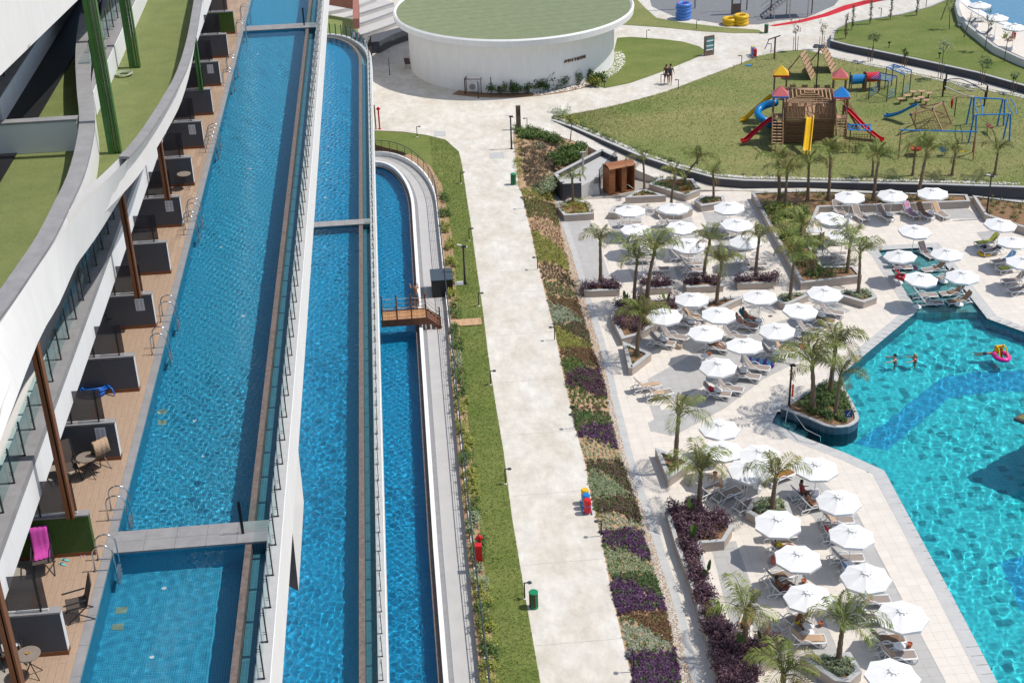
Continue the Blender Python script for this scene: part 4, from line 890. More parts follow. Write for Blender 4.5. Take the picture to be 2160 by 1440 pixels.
for x,y in((1995,661),(1818,690)): 
    p=G(x,y,-.5)
def inpool(x,y):
    c=np.zeros(x.shape,bool); j=n-1
    for i in range(n):
        xi,yi=POOL[i].x,POOL[i].y; xj,yj=POOL[j].x,POOL[j].y
        if yi!=yj: c^=((yi>y)!=(yj>y))&(x<(xj-xi)*(y-yi)/(yj-yi)+xi)
        j=i
    return c
def nearpool(x,y):
    r=inpool(x,y)
    for dx,dy in((.15,0),(-.15,0),(0,.15),(0,-.15)): r|=inpool(x+dx,y+dy)
    return r&(x<54)
water_grid('water',np.arange(20.5,54.2,.1),ramp(44,95.4,.085,.12),-.11,W_m,.26,1.3,.0040,12,keep=nearpool)
# roof corner of the pool bar at the right edge
rb=thing('pool_bar','olive flat roof corner of the pool bar at the right edge','bar',tuple(G(2180,930,-1.5))); O=Vector(rb.location)
rc=G(2138,882,2.9); pl=[rc,rc+Vector((7,4.2,0)),rc+Vector((14,-2,0)),rc+Vector((8,-9.5,0))]
MB().prism([p-O for p in pl],2.75-O.z,2.95-O.z).build('roof_edge',M_char,rb); MB().prism([p-O for p in inset(pl,.12)],2.95-O.z,2.98-O.z).build('roof_deck',M_olive,rb)
MB().prism([p-O for p in inset(pl,1.5)],-1.5-O.z,2.75-O.z).build('bar_core',M_char,rb)
# ------------------------------------------------------------------ planters
def planter(label,poly_px,h=.55,soil=M_soil,rim=.26,zb=0.0,mw=None,mc=None,soilz=.1):
    P=[Vector((p.x,p.y,0)) for p in GG(poly_px,zb+h)]; c=sum(P,Vector())/len(P)
    t=thing('planter',label,'planter',(c.x,c.y,zb)); Q=[p-c for p in P]; I=inset(Q,rim); I2=inset(Q,rim-.05); n=len(Q)
    MB().prism(Q,-.0,h-.05,top=False).build('planter_wall',mw or M_plw,t)
    E_=inset(Q,-.02)
    for i in range(n):
        j=(i+1)%n; k=max(1,round((E_[j]-E_[i]).length/1.1))
        for q in range(k):
            f0=q/k;f1=(q+1)/k-.003; MB().prism([E_[i].lerp(E_[j],f0),E_[i].lerp(E_[j],f1),I[i].lerp(I[j],f1),I[i].lerp(I[j],f0)],h-.05,h).build('coping_stone',mc or M_copl,t)
    MB().prism(I2,.02,h-soilz).build('soil',soil,t); return t,poly_px,zb+h-soilz
PLT={}
PLT['A']=planter('triangular planter right of the wooden changing cabin',[(1319,416.5),(1353,397),(1405,412.5)])
PLT['B']=planter('large pentagonal planter below the playground wall, orange and green plants',[(1369,388),(1390,376),(1462,377),(1477,400),(1446,412)])
PLT['C']=planter('angular planter with one palm at the top of the parasol grid',[(1465,423),(1480,412.5),(1527,412.5),(1530,426),(1480,434)])
PLT['D']=planter('planter of reddish green ground cover at the deck corner by the stairs',[(1176,436),(1200,417),(1242,426),(1253,450),(1190,454)])
PLT['E']=planter('rounded planter behind the leftmost back parasol',[(1283.5,448),(1294,434),(1319,429.5),(1347,434),(1350,443),(1302,449.5)])
PLT['F']=planter('rounded planter behind the second back parasol',[(1381,442),(1395,432),(1425,428),(1456,433),(1461,441),(1440,449),(1392,449)])
PLT['H1']=planter('box planter with purple shrubs, leftmost of the row of four',[(1233,614),(1307,611),(1300,595),(1228,597)],.5)
PLT['H2']=planter('box planter with purple shrubs, second of the row of four',[(1358,609),(1416,606),(1411,592),(1350,594)],.5)
PLT['H3']=planter('box planter with purple shrubs, third of the row of four',[(1449,605.5),(1526,602),(1518,588),(1441,591)],.5)
PLT['H4']=planter('box planter with purple shrubs, rightmost of the row of four',[(1556,598),(1632,595.5),(1638,583),(1550,585)],.5)
PLT['Q']=planter('L shaped planter of dark purple shrubs round two tall palms',[(1289,668),(1300,634),(1430,627),(1438,652),(1345,705),(1312,714)],.55)
PLT['R']=planter('wedge shaped soil planter with one palm below the purple L planter',[(1314,720),(1374,745),(1334,776),(1326,775)],.55)
PLT['S']=planter('small soil planter with one palm among the middle parasols',[(1478,642),(1500,630),(1560,624),(1566,628),(1518,650),(1490,652)],.5)
PLT['T']=planter('low planter of grey succulents with one palm right of the middle parasols',[(1636,628),(1650,620),(1700,617),(1706,622),(1663,641),(1645,638)],.5)
PLT['Uu']=planter('kite shaped planter of grey succulents near the lounging shelf',[(1773,613),(1837,608),(1850,627),(1822,637),(1770,622)],.5)
PLT['V1']=planter('triangular planter with a tall palm beside the isolated loungers',[(1382,944),(1409,1010),(1462,972)],.6)
PLT['V2']=planter('succulent planter with a palm between the lower parasols',[(1573,1078),(1588,1050),(1645,1044),(1660,1054),(1672,1086),(1605,1094)],.55)
PLT['V3']=planter('angular succulent planter at the bottom beside a palm',[(1688,1384),(1793,1374),(1818,1414),(1792,1437),(1762,1434)],.6)
PLT['HL']=planter('long purple hedge planter running to the bottom edge',[(1404,1072),(1426,1148),(1452,1215),(1478,1300),(1500,1375),(1528,1470),(1590,1470),(1598,1405),(1655,1375),(1645,1345),(1548,1345),(1520,1300),(1500,1245),(1480,1160),(1478,1144),(1528,1140),(1545,1112),(1540,1092),(1470,1062)],.6,rim=.2)
PLT['W']=planter('big green planting bed with palms behind the notched sun terrace',[(1585,405),(1700,402),(1860,405),(2040,410),(2046,424),(1900,430),(1728,436),(1700,500),(1734,562),(1800,560),(1818,581),(1690,596)],.6,rim=.22)
PLT['X']=planter('bare brown planting bed beside the tall lamp at the right edge',[(2052,412),(2180,428),(2180,485),(2132,470),(2078,452)],.6,rim=.2)
# island planter in the pool
isp=[(p.x,p.y) for p in ISL]; ic=Vector((23.9,74.8,0))
back=[Vector((p.x,p.y,0)) for p in GG([(1752,796),(1720,812),(1680,838),(1655,853)],.5)]
IP=[Vector((x,y,0)) for x,y in isp]+back; t=thing('planter','rounded island planter with three palms reaching into the main pool','planter',tuple(ic)); Q=[p-ic for p in IP]; I=inset(Q,.24)
MB().prism(Q,-1.4,.45,top=False).build('planter_wall',mosaic('island mosaic',(.075,.12,.18),(.06,.10,.15),(.12,.17,.22),.1),t)
for i in range(len(Q)):
    j=(i+1)%len(Q); MB().prism([Q[i],Q[j],I[j],I[i]],.45,.5).build('coping_stone',M_copl,t)
MB().prism(inset(Q,.2),-.2,.4).build('soil',M_soil,t)
# ------------------------------------------------------------------ planting in the planters
def shrubs(name,label,poly,z,n,rr,hh,nl,mt,s,rgs,cat='shrub',grp=None,shrink=.0):
    b=MB(); rg=random.Random(rgs); c=G(sum(p[0] for p in poly)/len(poly),sum(p[1] for p in poly)/len(poly),z)
    for p in scatter(poly,z,n,rg): s2=rg.uniform(.8,1.2); cloud(b,p-c,rr*s2,rr*s2,hh*s2,nl,s,rg,up=1.0,shell=.35)
    o=b.build(name,mt,None,tuple(c)); tag(o,label,cat,grp); return o
for k,lb in zip(('H1','H2','H3','H4'),('leftmost','second','third','rightmost')): shrubs('purple_shrub','dark purple shrub mass in the %s of the four box planters'%lb,PLT[k][1],.42,20,.42,.62,120,M_purple,.11,seed_of(lb)%50+3,'shrub','purple shrubs in the box planters')
shrubs('purple_shrub','large dark purple shrub mass round the two tall palms',PLT['Q'][1][:5]+[(1320,700)],.45,55,.5,.75,120,M_purple,.11,8)
shrubs('hedge','long purple leaved hedge along the lower deck walk',[(1410,1062),(1432,1148),(1458,1215),(1484,1300),(1506,1375),(1530,1470),(1590,1470),(1598,1400),(1650,1370),(1640,1350),(1545,1345),(1516,1300),(1494,1240),(1474,1165),(1472,1140),(1525,1134),(1538,1110),(1532,1092),(1470,1066)],.55,190,.45,.62,150,M_purple,.11,9,'hedge')
shrubs('ground_cover_plant','reddish green mat in the corner planter by the stairs',PLT['D'][1],.45,50,.22,.25,60,M_leafy,.08,10,'plant')
shrubs('ground_cover_plant','orange flecked mat in the corner planter by the stairs',PLT['D'][1],.5,22,.2,.24,50,mat('orange bronze leaf',(.22,.09,.02),.7,.3,3,col2=(.30,.15,.03),island=.3),.07,11,'plant')
shrubs('ground_cover_plant','green shrubs in the large pentagonal planter',PLT['B'][1],.45,60,.25,.28,55,M_leafd,.09,12,'plant')
shrubs('ground_cover_plant','bronze flecks in the large pentagonal planter',[(1395,381),(1450,381),(1455,398),(1440,403)],.5,22,.22,.25,50,MATS['orange bronze leaf'],.07,13,'plant')
for k,lb,mt,n in(('A','small green mat in the triangular planter by the cabin',M_olive,26),('C','dark green mat in the planter at the top of the parasol grid',M_leafd,26),('E','thin mat in the leftmost rounded planter',M_olive,14),('F','thin mat in the second rounded planter',M_leafd,16),('R','scattered low plants in the wedge planter',M_leaf,8),('S','dry tufts in the small soil planter',M_dkbr,18),('V1','dry dark tufts in the triangular palm planter',M_dkbr,22)):
    pp=PLT[k][1]; cx_=sum(p[0] for p in pp)/len(pp); cy_=sum(p[1] for p in pp)/len(pp); sh=[(cx_+(x-cx_)*.62,cy_+(y-cy_)*.62) for x,y in pp]
    shrubs('low_plant',lb,sh,PLT[k][2],n,.16,.17,34,mt,.075,seed_of(k)%40,'plant')
for k,lb,n in(('T','grey succulents under the palm right of the middle parasols',34),('Uu','grey succulents in the kite shaped planter',34),('V2','blue green succulents in the planter between the lower parasols',50),('V3','grey and yellow succulents in the bottom planter',60)):
    pp=PLT[k][1]; cx_=sum(p[0] for p in pp)/len(pp); cy_=sum(p[1] for p in pp)/len(pp); sh=[(cx_+(x-cx_)*.72,cy_+(y-cy_)*.72) for x,y in pp]
    shrubs('succulent',lb,sh,PLT[k][2],n,.2,.2,40,M_silverg,.10,seed_of(k)%40+1,'plant')
W_=PLT['W'][1]
shrubs('green_shrub','dense green shrubs filling the big bed behind the sun terrace',[(1600,430),(1720,440),(1696,500),(1728,568),(1795,566),(1808,578),(1695,590)],.5,90,.5,.7,70,M_leaf,.13,31)
shrubs('green_shrub','yellow green shrubs in the middle of the big bed',[(1620,440),(1690,440),(1690,520),(1660,520)],.5,36,.5,.75,70,M_leafy,.13,32)
shrubs('green_shrub','dry low plants along the back of the sun terrace bed',[(1600,410),(1720,408),(2030,415),(2030,424),(1720,432)],.5,60,.35,.4,40,M_olive,.11,33)
shrubs('green_shrub','sparse young plants in the bare bed by the tall lamp',[(2064,418),(2160,430),(2160,470),(2090,450)],.5,30,.22,.4,26,M_olive,.12,34)
shrubs('green_shrub','dark dense ground cover in the island planter',[(1672,855),(1700,835),(1745,808),(1768,806),(1785,840),(1800,870),(1790,888),(1755,890),(1715,876)],.4,90,.3,.34,60,M_leafd,.11,35)
shrubs('green_shrub','brighter green tufts in the island planter',[(1690,860),(1745,815),(1770,820),(1790,880),(1740,885)],.45,26,.3,.42,40,M_leaf,.12,36)
# broad banana-like leaves rising from the purple hedges
def big_leaves(label,px,z,n,rgs):
    rg=random.Random(rgs); p=G(*px,z); t=thing('broad_leaf_plant',label,'plant',tuple(p))
    for i in range(n):
        a=rg.uniform(0,6.28); e=rg.uniform(.9,1.4); L=rg.uniform(.7,1.1); d=Vector((math.cos(a)*math.cos(e),math.sin(a)*math.cos(e),math.sin(e))); s=Vector((-d.y,d.x,0)).normalized()*.13; b=MB()
        b.add([d*L*.25,d*L*.5-s,d*L*.85-s*.7,d*L,d*L*.85+s*.7,d*L*.5+s],[(0,1,2,3),(0,3,4,5)]); b.tube([(0,0,0),d*L*.3],.012,4); b.build('leaf',M_leaf,t)
for i,(px,lb) in enumerate([((1455,1082),'broad leaved plant at the top of the long hedge'),((1462,1140),'broad leaved plant low in the widened hedge top'),((1490,1215),'broad leaved plant halfway down the long hedge'),((1515,1300),'broad leaved plant near the sunbather'),((1560,1370),'broad leaved plant beside the hedge palm'),((1605,1355),'broad leaved plant right of the hedge palm'),((1320,640),'broad leaved plant in the purple L planter'),((1405,640),'broad leaved plant at the right of the purple L planter')]): big_leaves(lb,px,.8,3,i)
# ================================================================== stair landing by the changing cabin
zl_=1.15
ld=thing('stair_landing','grey walled stair landing with black railing beside the tall grasses','stairs',tuple(G(1230,372,0))); O=Vector(ld.location)
La=GG([(1172,369),(1270,318),(1300,333),(1262,366),(1226,384),(1186,386)],zl_+.35)
MB().prism([p-O for p in La],0,zl_).build('landing_slab',M_walk,ld)
b=MB();cp=MB()
for a,c,h in((La[0],La[1],.42),(La[1],La[2],.42),(La[5],La[0],.42),(La[4],La[5],.3)):
    d=(c-a).normalized(); n_=Vector((-d.y,d.x,0))*.14; MB().prism([p-O for p in(a-n_,c-n_,c+n_,a+n_)],0,zl_+h).build('parapet',M_wallg,ld); MB().prism([p-O for p in(a-n_*1.1,c-n_*1.1,c+n_*1.1,a+n_*1.1)],zl_+h,zl_+h+.05).build('coping_stone',M_copl,ld)
s0=G(1243,384,zl_); s1=G(1247,413,0); ns=7
for i in range(ns):
    f=i/ns; y=s0.y+(s1.y-s0.y)*f; x=s0.x+(s1.x-s0.x)*f; h=zl_*(1-f)-.02
    MB().box((x-.75-O.x,s1.y+ (s0.y-s1.y)*(1-(i+1)/ns)-O.y,0),(x+.75-O.x,y-O.y,h-zl_/ns)).build('step',M_copl,ld)
def rail(t,O,pts,h,pitch=.14):
    MB().tube([p+Vector((0,0,h))-O for p in pts],.025,6).build('top_rail',M_black,t); MB().tube([p+Vector((0,0,.1))-O for p in pts],.015,5).build('bottom_rail',M_black,t)
    pm=MB().box((-.011,-.011,.08),(.011,.011,h)).mesh('baluster',M_black)
    for a,c in zip(pts[:-1],pts[1:]):
        k=max(1,int((c-a).length/pitch))
        for j in range(k): q=a.lerp(c,j/k)-O; obj('baluster',pm,t,tuple(q))
hr=thing('stair_railing','black baluster railing on the right of the deck stairs','railing',tuple(s1)); O2=Vector(s1)
rail(hr,O2,[La[2]+Vector((0,0,-.3)),Vector((s0.x+.8,s0.y,zl_)),Vector((s1.x+.8,s1.y,.05))],1.0)
hr=thing('stair_railing','black baluster railing on the left of the deck stairs','railing',tuple(s1)); rail(hr,O2,[Vector((s0.x-.8,s0.y,zl_)),Vector((s1.x-.8,s1.y,.05))],1.0)
# steel shower column on the landing
p=G(1230,368,zl_); t=thing('lamp_column','grey steel lamp column on the stair landing','lamp',tuple(p)); h=height(p,322); MB().tube([(0,0,0),(0,0,h)],.09,10).build('column',M_copl,t); MB().box((-.25,-.08,h),(.25,.08,h+.07)).build('lamp_head',M_copl,t)
# wooden changing cabin
M_cab=mat('orange brown cabin wood',(.30,.115,.045),.6,.2,4,.15,stretch=(1,1,6),rnd=.12)
p=G(1305,402,0); cb=thing('changing_cabin','orange brown wooden changing cabin with open bays on the deck','cabin',tuple(p),R(18)); w_,d_,h_=2.3,1.15,2.25
for i,x in enumerate((-w_/2,-.02,w_/2-.04)):
    for j,y in enumerate((-d_/2,d_/2-.06)): MB().box((x,y,.08),(x+.06,y+.06,h_)).build('post',M_cab,cb)
for i in range(15):
    z=.12+i*.142
    for x0,x1 in((-w_/2-.02,-w_/2+.0),(w_/2+.02,w_/2+.04)): MB().box((x0,-d_/2,z),(x1,d_/2,z+.13)).build('plank',M_cab,cb)
    MB().box((-w_/2,d_/2,z),(w_/2,d_/2+.02,z+.13)).build('plank',M_cab,cb)
    for x0,x1 in((-w_/2,-.62),(-.02,.42)): MB().box((x0,-d_/2-.02,z),(x1,-d_/2,z+.13)).build('plank',M_cab,cb)
    MB().box((-.01,-d_/2,z),(.01,d_/2,z+.13)).build('plank',M_cab,cb)
for x in(-.6,.6): MB().box((x-.55,-d_/2,0),(x+.55,d_/2+.0,.08)).build('floor_board',M_cab,cb); MB().box((x-.45,.1,.45),(x+.45,.45,.5)).build('bench_board',M_cab,cb)
for k in range(8):
    a0=-70+k*17.5; a1=a0+17.5; q=lambda a:(0,.72*math.sin(R(a)),h_+.0+.34*math.cos(R(a))-.1)
    p0=q(a0);p1=q(a1); b=MB(); b.add([(-w_/2-.05,p0[1],p0[2]),(w_/2+.07,p0[1],p0[2]),(w_/2+.07,p1[1],p1[2]),(-w_/2-.05,p1[1],p1[2])],[(0,1,2,3)]); o=b.build('roof_board',M_cab,cb); o.modifiers.new('t','SOLIDIFY').thickness=.025
# ================================================================== parasols
def make_parasol():
    t=thing('parasol','','parasol'); n=8; Rr=1.2; za,ze=2.5,2.13
    v=[];f=[]; rings=[(.10,za-.03),(.45,za-.15),(.85,za-.27),(Rr,ze)]
    for k,(r_,z) in enumerate(rings):
        for j in range(n):
            a=2*math.pi*(j+.5)/n; v.append((r_*math.cos(a),r_*math.sin(a),z))
            a2=2*math.pi*(j+1)/n; r2=r_*math.cos(math.pi/n)*(1.0 if k<3 else .975); v.append((r2*math.cos(a2),r2*math.sin(a2),z-(.02 if 0<k else 0)))
    m=2*n
    for k in range(len(rings)-1):
        for j in range(m): f.append((k*m+j,(k+1)*m+j,(k+1)*m+(j+1)%m,k*m+(j+1)%m))
    b=MB().add(v,f); cn=b.build('canopy',M_canvas,t)
    va=[];fa=[]
    for j in range(m):
        x,y,z=v[(len(rings)-1)*m+j]; va+=[(x,y,z),(x*.995,y*.995,z-.13-(.02 if j%2 else 0))]
    for j in range(m): fa.append((2*j,2*j+1,2*((j+1)%m)+1,2*((j+1)%m)))
    MB().add(va,fa).build('valance',M_canvas,cn)
    MB().lathe([(.0,za+.06),(.03,za+.06),(.05,za+.03),(.19,za-.01),(.20,za-.04)],8).build('vent_cap',M_canvas,cn)
    fl=MB()
    for j in range(n):
        a=2*math.pi*j/n; c=math.cos(a);s=math.sin(a); fl=MB().add([(c*.2-s*.05,s*.2+c*.05,za-.055),(c*.27-s*.03,s*.27+c*.03,za-.07),(c*.27+s*.03,s*.27-c*.03,za-.07),(c*.2+s*.05,s*.2-c*.05,za-.055)],[(0,1,2,3)]); fl.build('vent_flap',M_copl,cn)
    MB().tube([(0,0,.1),(0,0,za)],.022,8).build('pole',M_plastic,t)
    MB().lathe([(0,0),(.30,0),(.31,.05),(.27,.10),(.06,.14),(.05,.3),(0,.3)],20).build('base',M_plastic,t,smooth=False)
    for j in range(n):
        a=2*math.pi*(j+.5)/n; MB().bar((.03*math.cos(a),.03*math.sin(a),za-.06),(1.18*math.cos(a),1.18*math.sin(a),ze-.015),.012,.012).build('rib',M_plastic,cn)
    return t
PAR=make_parasol()
GRPS=[('parasol grid by the purple box planters',[(1328.6,438),(1421.7,433),(1339.7,474),(1436,470),(1355,513),(1453,507),(1540.8,427),(1552.6,464),(1574.9,501)]),
('row along the back wall of the sun terrace',[(1794.4,406),(1882,402),(1969.7,398)]),
('pair under the palms of the notched terrace',[(1750,449),(1776,489)]),
('cluster in and around the lounging shelf',[(1928,479),(1903,529),(1999,526.5),(1942,578),(2032,573)]),
('row at the right edge beyond the shelf',[(2108.6,462),(2140.5,501),(2158,542)]),
('diagonal field above the island planter',[(1460.8,622),(1402.5,658),(1515,655),(1489,692),(1571,722),(1517.5,762),(1604,618),(1738,608),(1685,645),(1641.7,685)]),
('cluster round the palm below the isolated loungers',[(1518.6,893),(1525,938),(1604,949),(1577,978),(1723.7,974)]),
('long double row beside the main pool',[(1772.6,1047),(1643,1090),(1796,1121),(1681,1164),(1830.7,1208),(1711,1247),(1906,1289),(1880,1413)])]
UMB=[]
rg=random.Random(17)
for gname,lst in GRPS:
    L_=sorted(lst)
    for i,(x,y) in enumerate(L_):
        p=G(x,y,2.47); zb=-.33 if 'shelf' in gname and (x,y)!=(1928,479) else 0.0
        lb='white parasol, %s from left in the %s'%(ORD[i],gname)
        o=place(PAR,(p.x,p.y,zb if zb else 0),rg.uniform(0,.78),lb,'white parasols'); UMB.append((x,y,o))
        if zb: o.location.z=-.05
        k_=rg.uniform(.965,1.04); o.scale=(k_,k_,rg.uniform(.96,1.03)); o.rotation_euler=(rg.uniform(-.05,.05),rg.uniform(-.05,.05),rg.uniform(0,.78))
# round terrace at the upper right
struct('upper_terrace',MB().sheet([G(x,y,2.6) for x,y in((2024,-30),(2022,10),(2030,35),(2050,55),(2075,74),(2105,97),(2180,131),(2180,-30))]).build('upper_terrace',M_deckb))
pc=G(2205,10,2.6); struct('water',MB().sheet([pc+Vector((7.5*math.cos(R(a)),12*math.sin(R(a)),.03)) for a in range(0,360,12)]).build('water',mat('round pool water',(.10,.25,.38),.08,.1,1.5,.2,coords='World')))
b=MB(); 
for a in range(0,360,12): 
    q=lambda k,e:pc+Vector(((7.5+k)*math.cos(R(e)),(12+k)*math.sin(R(e)),0)); MB().prism([q(0,a),q(.9,a),q(.9,a+11.8),q(0,a+11.8)],2.55,2.68).build('pool_rim_slab',M_white,None) if False else b.prism([q(0,a),q(.9,a),q(.9,a+12),q(0,a+12)],2.55,2.68)
struct('pool_rim',b.build('pool_rim',M_white))
for i,(x,y) in enumerate([(2067,6),(2103,32),(2141,52)]):
    p=G(x,y,5.0); place(PAR,(p.x,p.y,2.6),.3,'white parasol on the round pool terrace at the upper right, %s from the left'%ORD[i],'white parasols')
# ================================================================== loungers
def make_lounger(back):
    t=thing('sun_lounger','','sun lounger')
    prof=[(1.9,.33),(1.9,.2),(1.82,.07),(1.70,.035),(1.55,.08),(1.32,.25),(1.12,.42),(.95,.5),(.78,.48),(.64,.34),(.52,.16),(.38,.045),(.18,.04),(.07,.12),(.12,.23),(.35,.30),(.7,.315),(1.3,.315)]
    for s in(-.33,.33):
        pts=[(x,s,z) for x,z in prof]; MB().tube(curve(pts,2),.028,6,closed=True).build('side_frame',M_plastic,t,smooth=True)
    st_=MB().box((.72,-.27,.325),(1.84,.27,.345)).build('seat',M_sling,t)
    MB().tube([(.72,-.3,.335),(1.8,-.3,.335),(1.9,-.24,.335),(1.9,.24,.335),(1.8,.3,.335),(.72,.3,.335)],.028,6).build('seat_frame',M_plastic,st_)
    c,s=math.cos(R(back)),math.sin(R(back)); L=.82
    q=lambda u,y,o=0:(.72-u*c-o*s,y,.335+u*s-o*c)
    bk_=MB().add([q(0,-.26),q(0,.26),q(L-.03,.26),q(L-.03,-.26),q(0,-.26,.02),q(0,.26,.02),q(L-.03,.26,.02),q(L-.03,-.26,.02)],[(0,1,2,3),(7,6,5,4),(0,3,7,4),(1,5,6,2),(3,2,6,7),(0,4,5,1)]).build('backrest',M_sling,t)
    MB().tube([q(0,-.29),q(L-.1,-.29),q(L,-.2),q(L,.2),q(L-.1,.29),q(0,.29)],.026,6).build('back_frame',M_plastic,bk_)
    MB().box((.16,-.31,.21),(.22,.31,.27)).build('crossbar',M_plastic,t); MB().tube([(.3,-.29,.29),q(.45,-.27,.03),q(.45,.27,.03),(.3,.29,.29)],.016,5).build('back_support',M_plastic,bk_)
    return t
LG_={50:make_lounger(50),8:make_lounger(8)}
for t in LG_.values(): t['_used']=0
for t in LG_.values(): del t['_used']
def towel(o,back,mt,label,length=1.5,wd=.5,foot=.0,slump=0):
    """towel lying along seat and backrest of a lounger"""
    c,s=math.cos(R(back)),math.sin(R(back)); pr=[]; rg=random.Random(seed_of(label)%1000)
    for u in (.82,.78,.6,.4,.2,.05): pr.append((.72-u*c+.025*s,.345+u*s+.025*c))
    for x in (.75,.95,1.15,1.35,1.6,1.82): pr.append((x,.362))
    k0=0; pr=pr[max(0,int(foot)):]; n_=8; v=[];acc=0;keep=[pr[0]]
    for p,q in zip(pr[:-1],pr[1:]):
        acc+=math.hypot(q[0]-p[0],q[1]-p[1])
        if acc<length: keep.append(q)
    for j,(x,z) in enumerate(keep):
        for i in range(n_+1):
            u=i/n_-.5; v.append((x+.015*math.sin(i*2.1+j),u*wd*(1+.05*math.sin(j*1.3)),z+.008+.010*math.sin(i*1.7+j*2.2)-(.06 if i in(0,n_) and wd>.56 else 0)))
    b=MB().add(v,[(j*(n_+1)+i,j*(n_+1)+i+1,(j+1)*(n_+1)+i+1,(j+1)*(n_+1)+i) for j in range(len(keep)-1) for i in range(n_)])
    w=b.build('beach_towel',mt,None,tuple(o.location),smooth=True); w.rotation_euler=o.rotation_euler; w.modifiers.new('t','SOLIDIFY').thickness=.015; tag(w,label,'towel'); return w
M_red=mat('red terry towel',(.60,.02,.02),.95,.15,25,.5); M_blue=mat('blue terry towel',(.16,.25,.48),.95,.15,25,.5); M_teal=mat('teal terry towel',(.01,.28,.33),.95,.15,25,.5); M_brw=mat('brown terry towel',(.22,.14,.09),.95,.15,25,.5); M_dkt=mat('dark patterned towel',(.03,.03,.05),.95,.5,12,.5,col2=(.25,.2,.2)); M_lime=mat('lime towel',(.45,.50,.08),.95,.15,25,.5); M_patt=mat('striped towel',(.62,.10,.10),.95,.5,6,.4,col2=(.35,.45,.70)); M_sky=mat('sky blue towel',(.13,.33,.62),.95,.15,25,.5)
LZ=[('under the long double row beside the main pool',[(1868,1347,-2,50,'t',M_brw),(1891,1381,-3,50,'t',M_tan),(1838,1264,-4,50,'t',M_patt),(1838,1302,-4,50,'t',M_dkt),(1768,1131,-5,50,'t',M_red),(1784,1176,-5,50,None,0),(1806,1207,-4,50,'t',M_blue),(1764,1096,-5,50,'t',M_tan),(1645,1126,-4,50,None,0),(1655,1160,-5,50,None,0),(1642,1215,18,50,'t',M_brw),(1656,1243,-6,50,None,0),(1672,1306,22,50,None,0),(1700,1347,-5,50,'t',M_tan)]),
('in the sunbather pair near the palm planter',[(1697,1042,6,50,None,0),(1717,1063,12,50,None,0)]),
('alone beside the lower purple hedge',[(1577,1306,62,8,'t',M_brw)]),
('in the cluster behind the lower palm',[(1496,1032,27,50,None,0),(1533,1041,27,50,None,0),(1578,1062,27,50,None,0),(1645,1003,27,50,'t',MATS['orange bronze leaf'])]),
('of the isolated pair in full sun',[(1363,813,12,30 if False else 50,'t',M_tan),(1389,829,12,50,'t',M_tan)]),
('in the diagonal field above the island planter',[(1510,828,-22,50,None,0),(1537,818,-22,50,None,0),(1573,791,-24,50,None,0),(1593,773,-24,50,None,0),(1395,721,-26,50,None,0),(1419,708,-26,50,None,0),(1447,681,-26,50,None,0),(1465,668,-26,50,'t',M_tan),(1508,731,-26,50,None,0),(1548,708,-26,50,None,0),(1571,685,-26,50,'t',M_wht),(1583,674,-26,50,'t',M_teal),(1655,736,-26,50,'t',M_tan),(1630,746,-26,50,None,0),(1705,694,-26,50,None,0),(1680,716,-26,50,None,0),(1733,674,-26,50,'t',M_brw),(1752,657,-26,50,None,0)]),
('in the parasol grid by purple planters',[(1342,502,-3,50,None,0),(1328,470,-3,50,None,0),(1427,481,-3,50,None,0),(1410,470,-3,50,None,0),(1438,541,-4,50,None,0),(1455,556,-4,50,None,0),(1463,569,-4,50,None,0),(1543,482,-4,50,None,0),(1549,494,-4,50,None,0),(1560,519,-4,50,None,0),(1577,548,-4,50,None,0),(1592,558,-4,50,None,0),(1386,567,-4,50,None,0),(1356,546,-4,50,None,0)]),
('along the back wall of the sun terrace',[(1770,445,-78,50,None,0),(1813,454,-74,50,None,0),(1865,453,-74,50,None,0),(1920,448,-75,50,'t',M_patt),(1949,450,-72,50,'t',M_brw),(1982,449,-72,50,'t',M_tan)]),
('under the palms of the notched terrace',[(1750,507,-8,50,None,0),(1760,535,-4,50,None,0),(1782,550,-4,50,None,0)]),
('standing in the water of the lounging shelf',[(1954,534,-74,50,'t',M_dkt),(1897,563,-8,50,'t',M_dkt),(1971,567,185,50,'t',M_brw),(1989,586,186,50,None,0),(1908,584,-8,50,'t',M_red),(1949,622,-4,50,None,0),(1961,638,-4,50,None,0),(2010,617,184,50,'t',M_brw),(2024,634,184,50,'t',M_brw)]),
('at the right edge beyond the shelf',[(2083,510,188,50,'t',M_lime),(2096,527,190,50,'t',M_dkt),(2118,549,190,50,'t',M_sky),(2130,564,190,50,'t',M_lime),(2141,589,190,50,None,0),(2154,609,190,50,None,0)])]
LNG={}
for gname,lst in LZ:
    for i,(x,y,a,bk,tw,mt) in enumerate(sorted(lst)):
        zb=-.33 if 'shelf' in gname and 'beyond' not in gname else 0
        p=G(x,y,zb+.33); rz=R(a); d=Vector((math.cos(rz),math.sin(rz),0)); lc=p-d*.98; lc.z=zb
        o=place(LG_[bk],tuple(lc),rz,'white sun lounger %s, %s from left'%(gname,ORD[i]),'sun loungers'); LNG[(x,y)]=(o,bk)
        if tw: towel(o,bk,mt,'towel on %s lounger from left %s'%(ORD[i],gname),length=rg.choice([1.2,1.5,1.9]))
for i,(x,y,a) in enumerate([(2040,40,-10),(2062,52,170),(2095,72,175)]):
    p=G(x,y,2.9); place(LG_[50],(p.x,p.y,2.6),R(a),'grey shaded sun lounger on the round pool terrace, %s from the left'%ORD[i],'sun loungers')
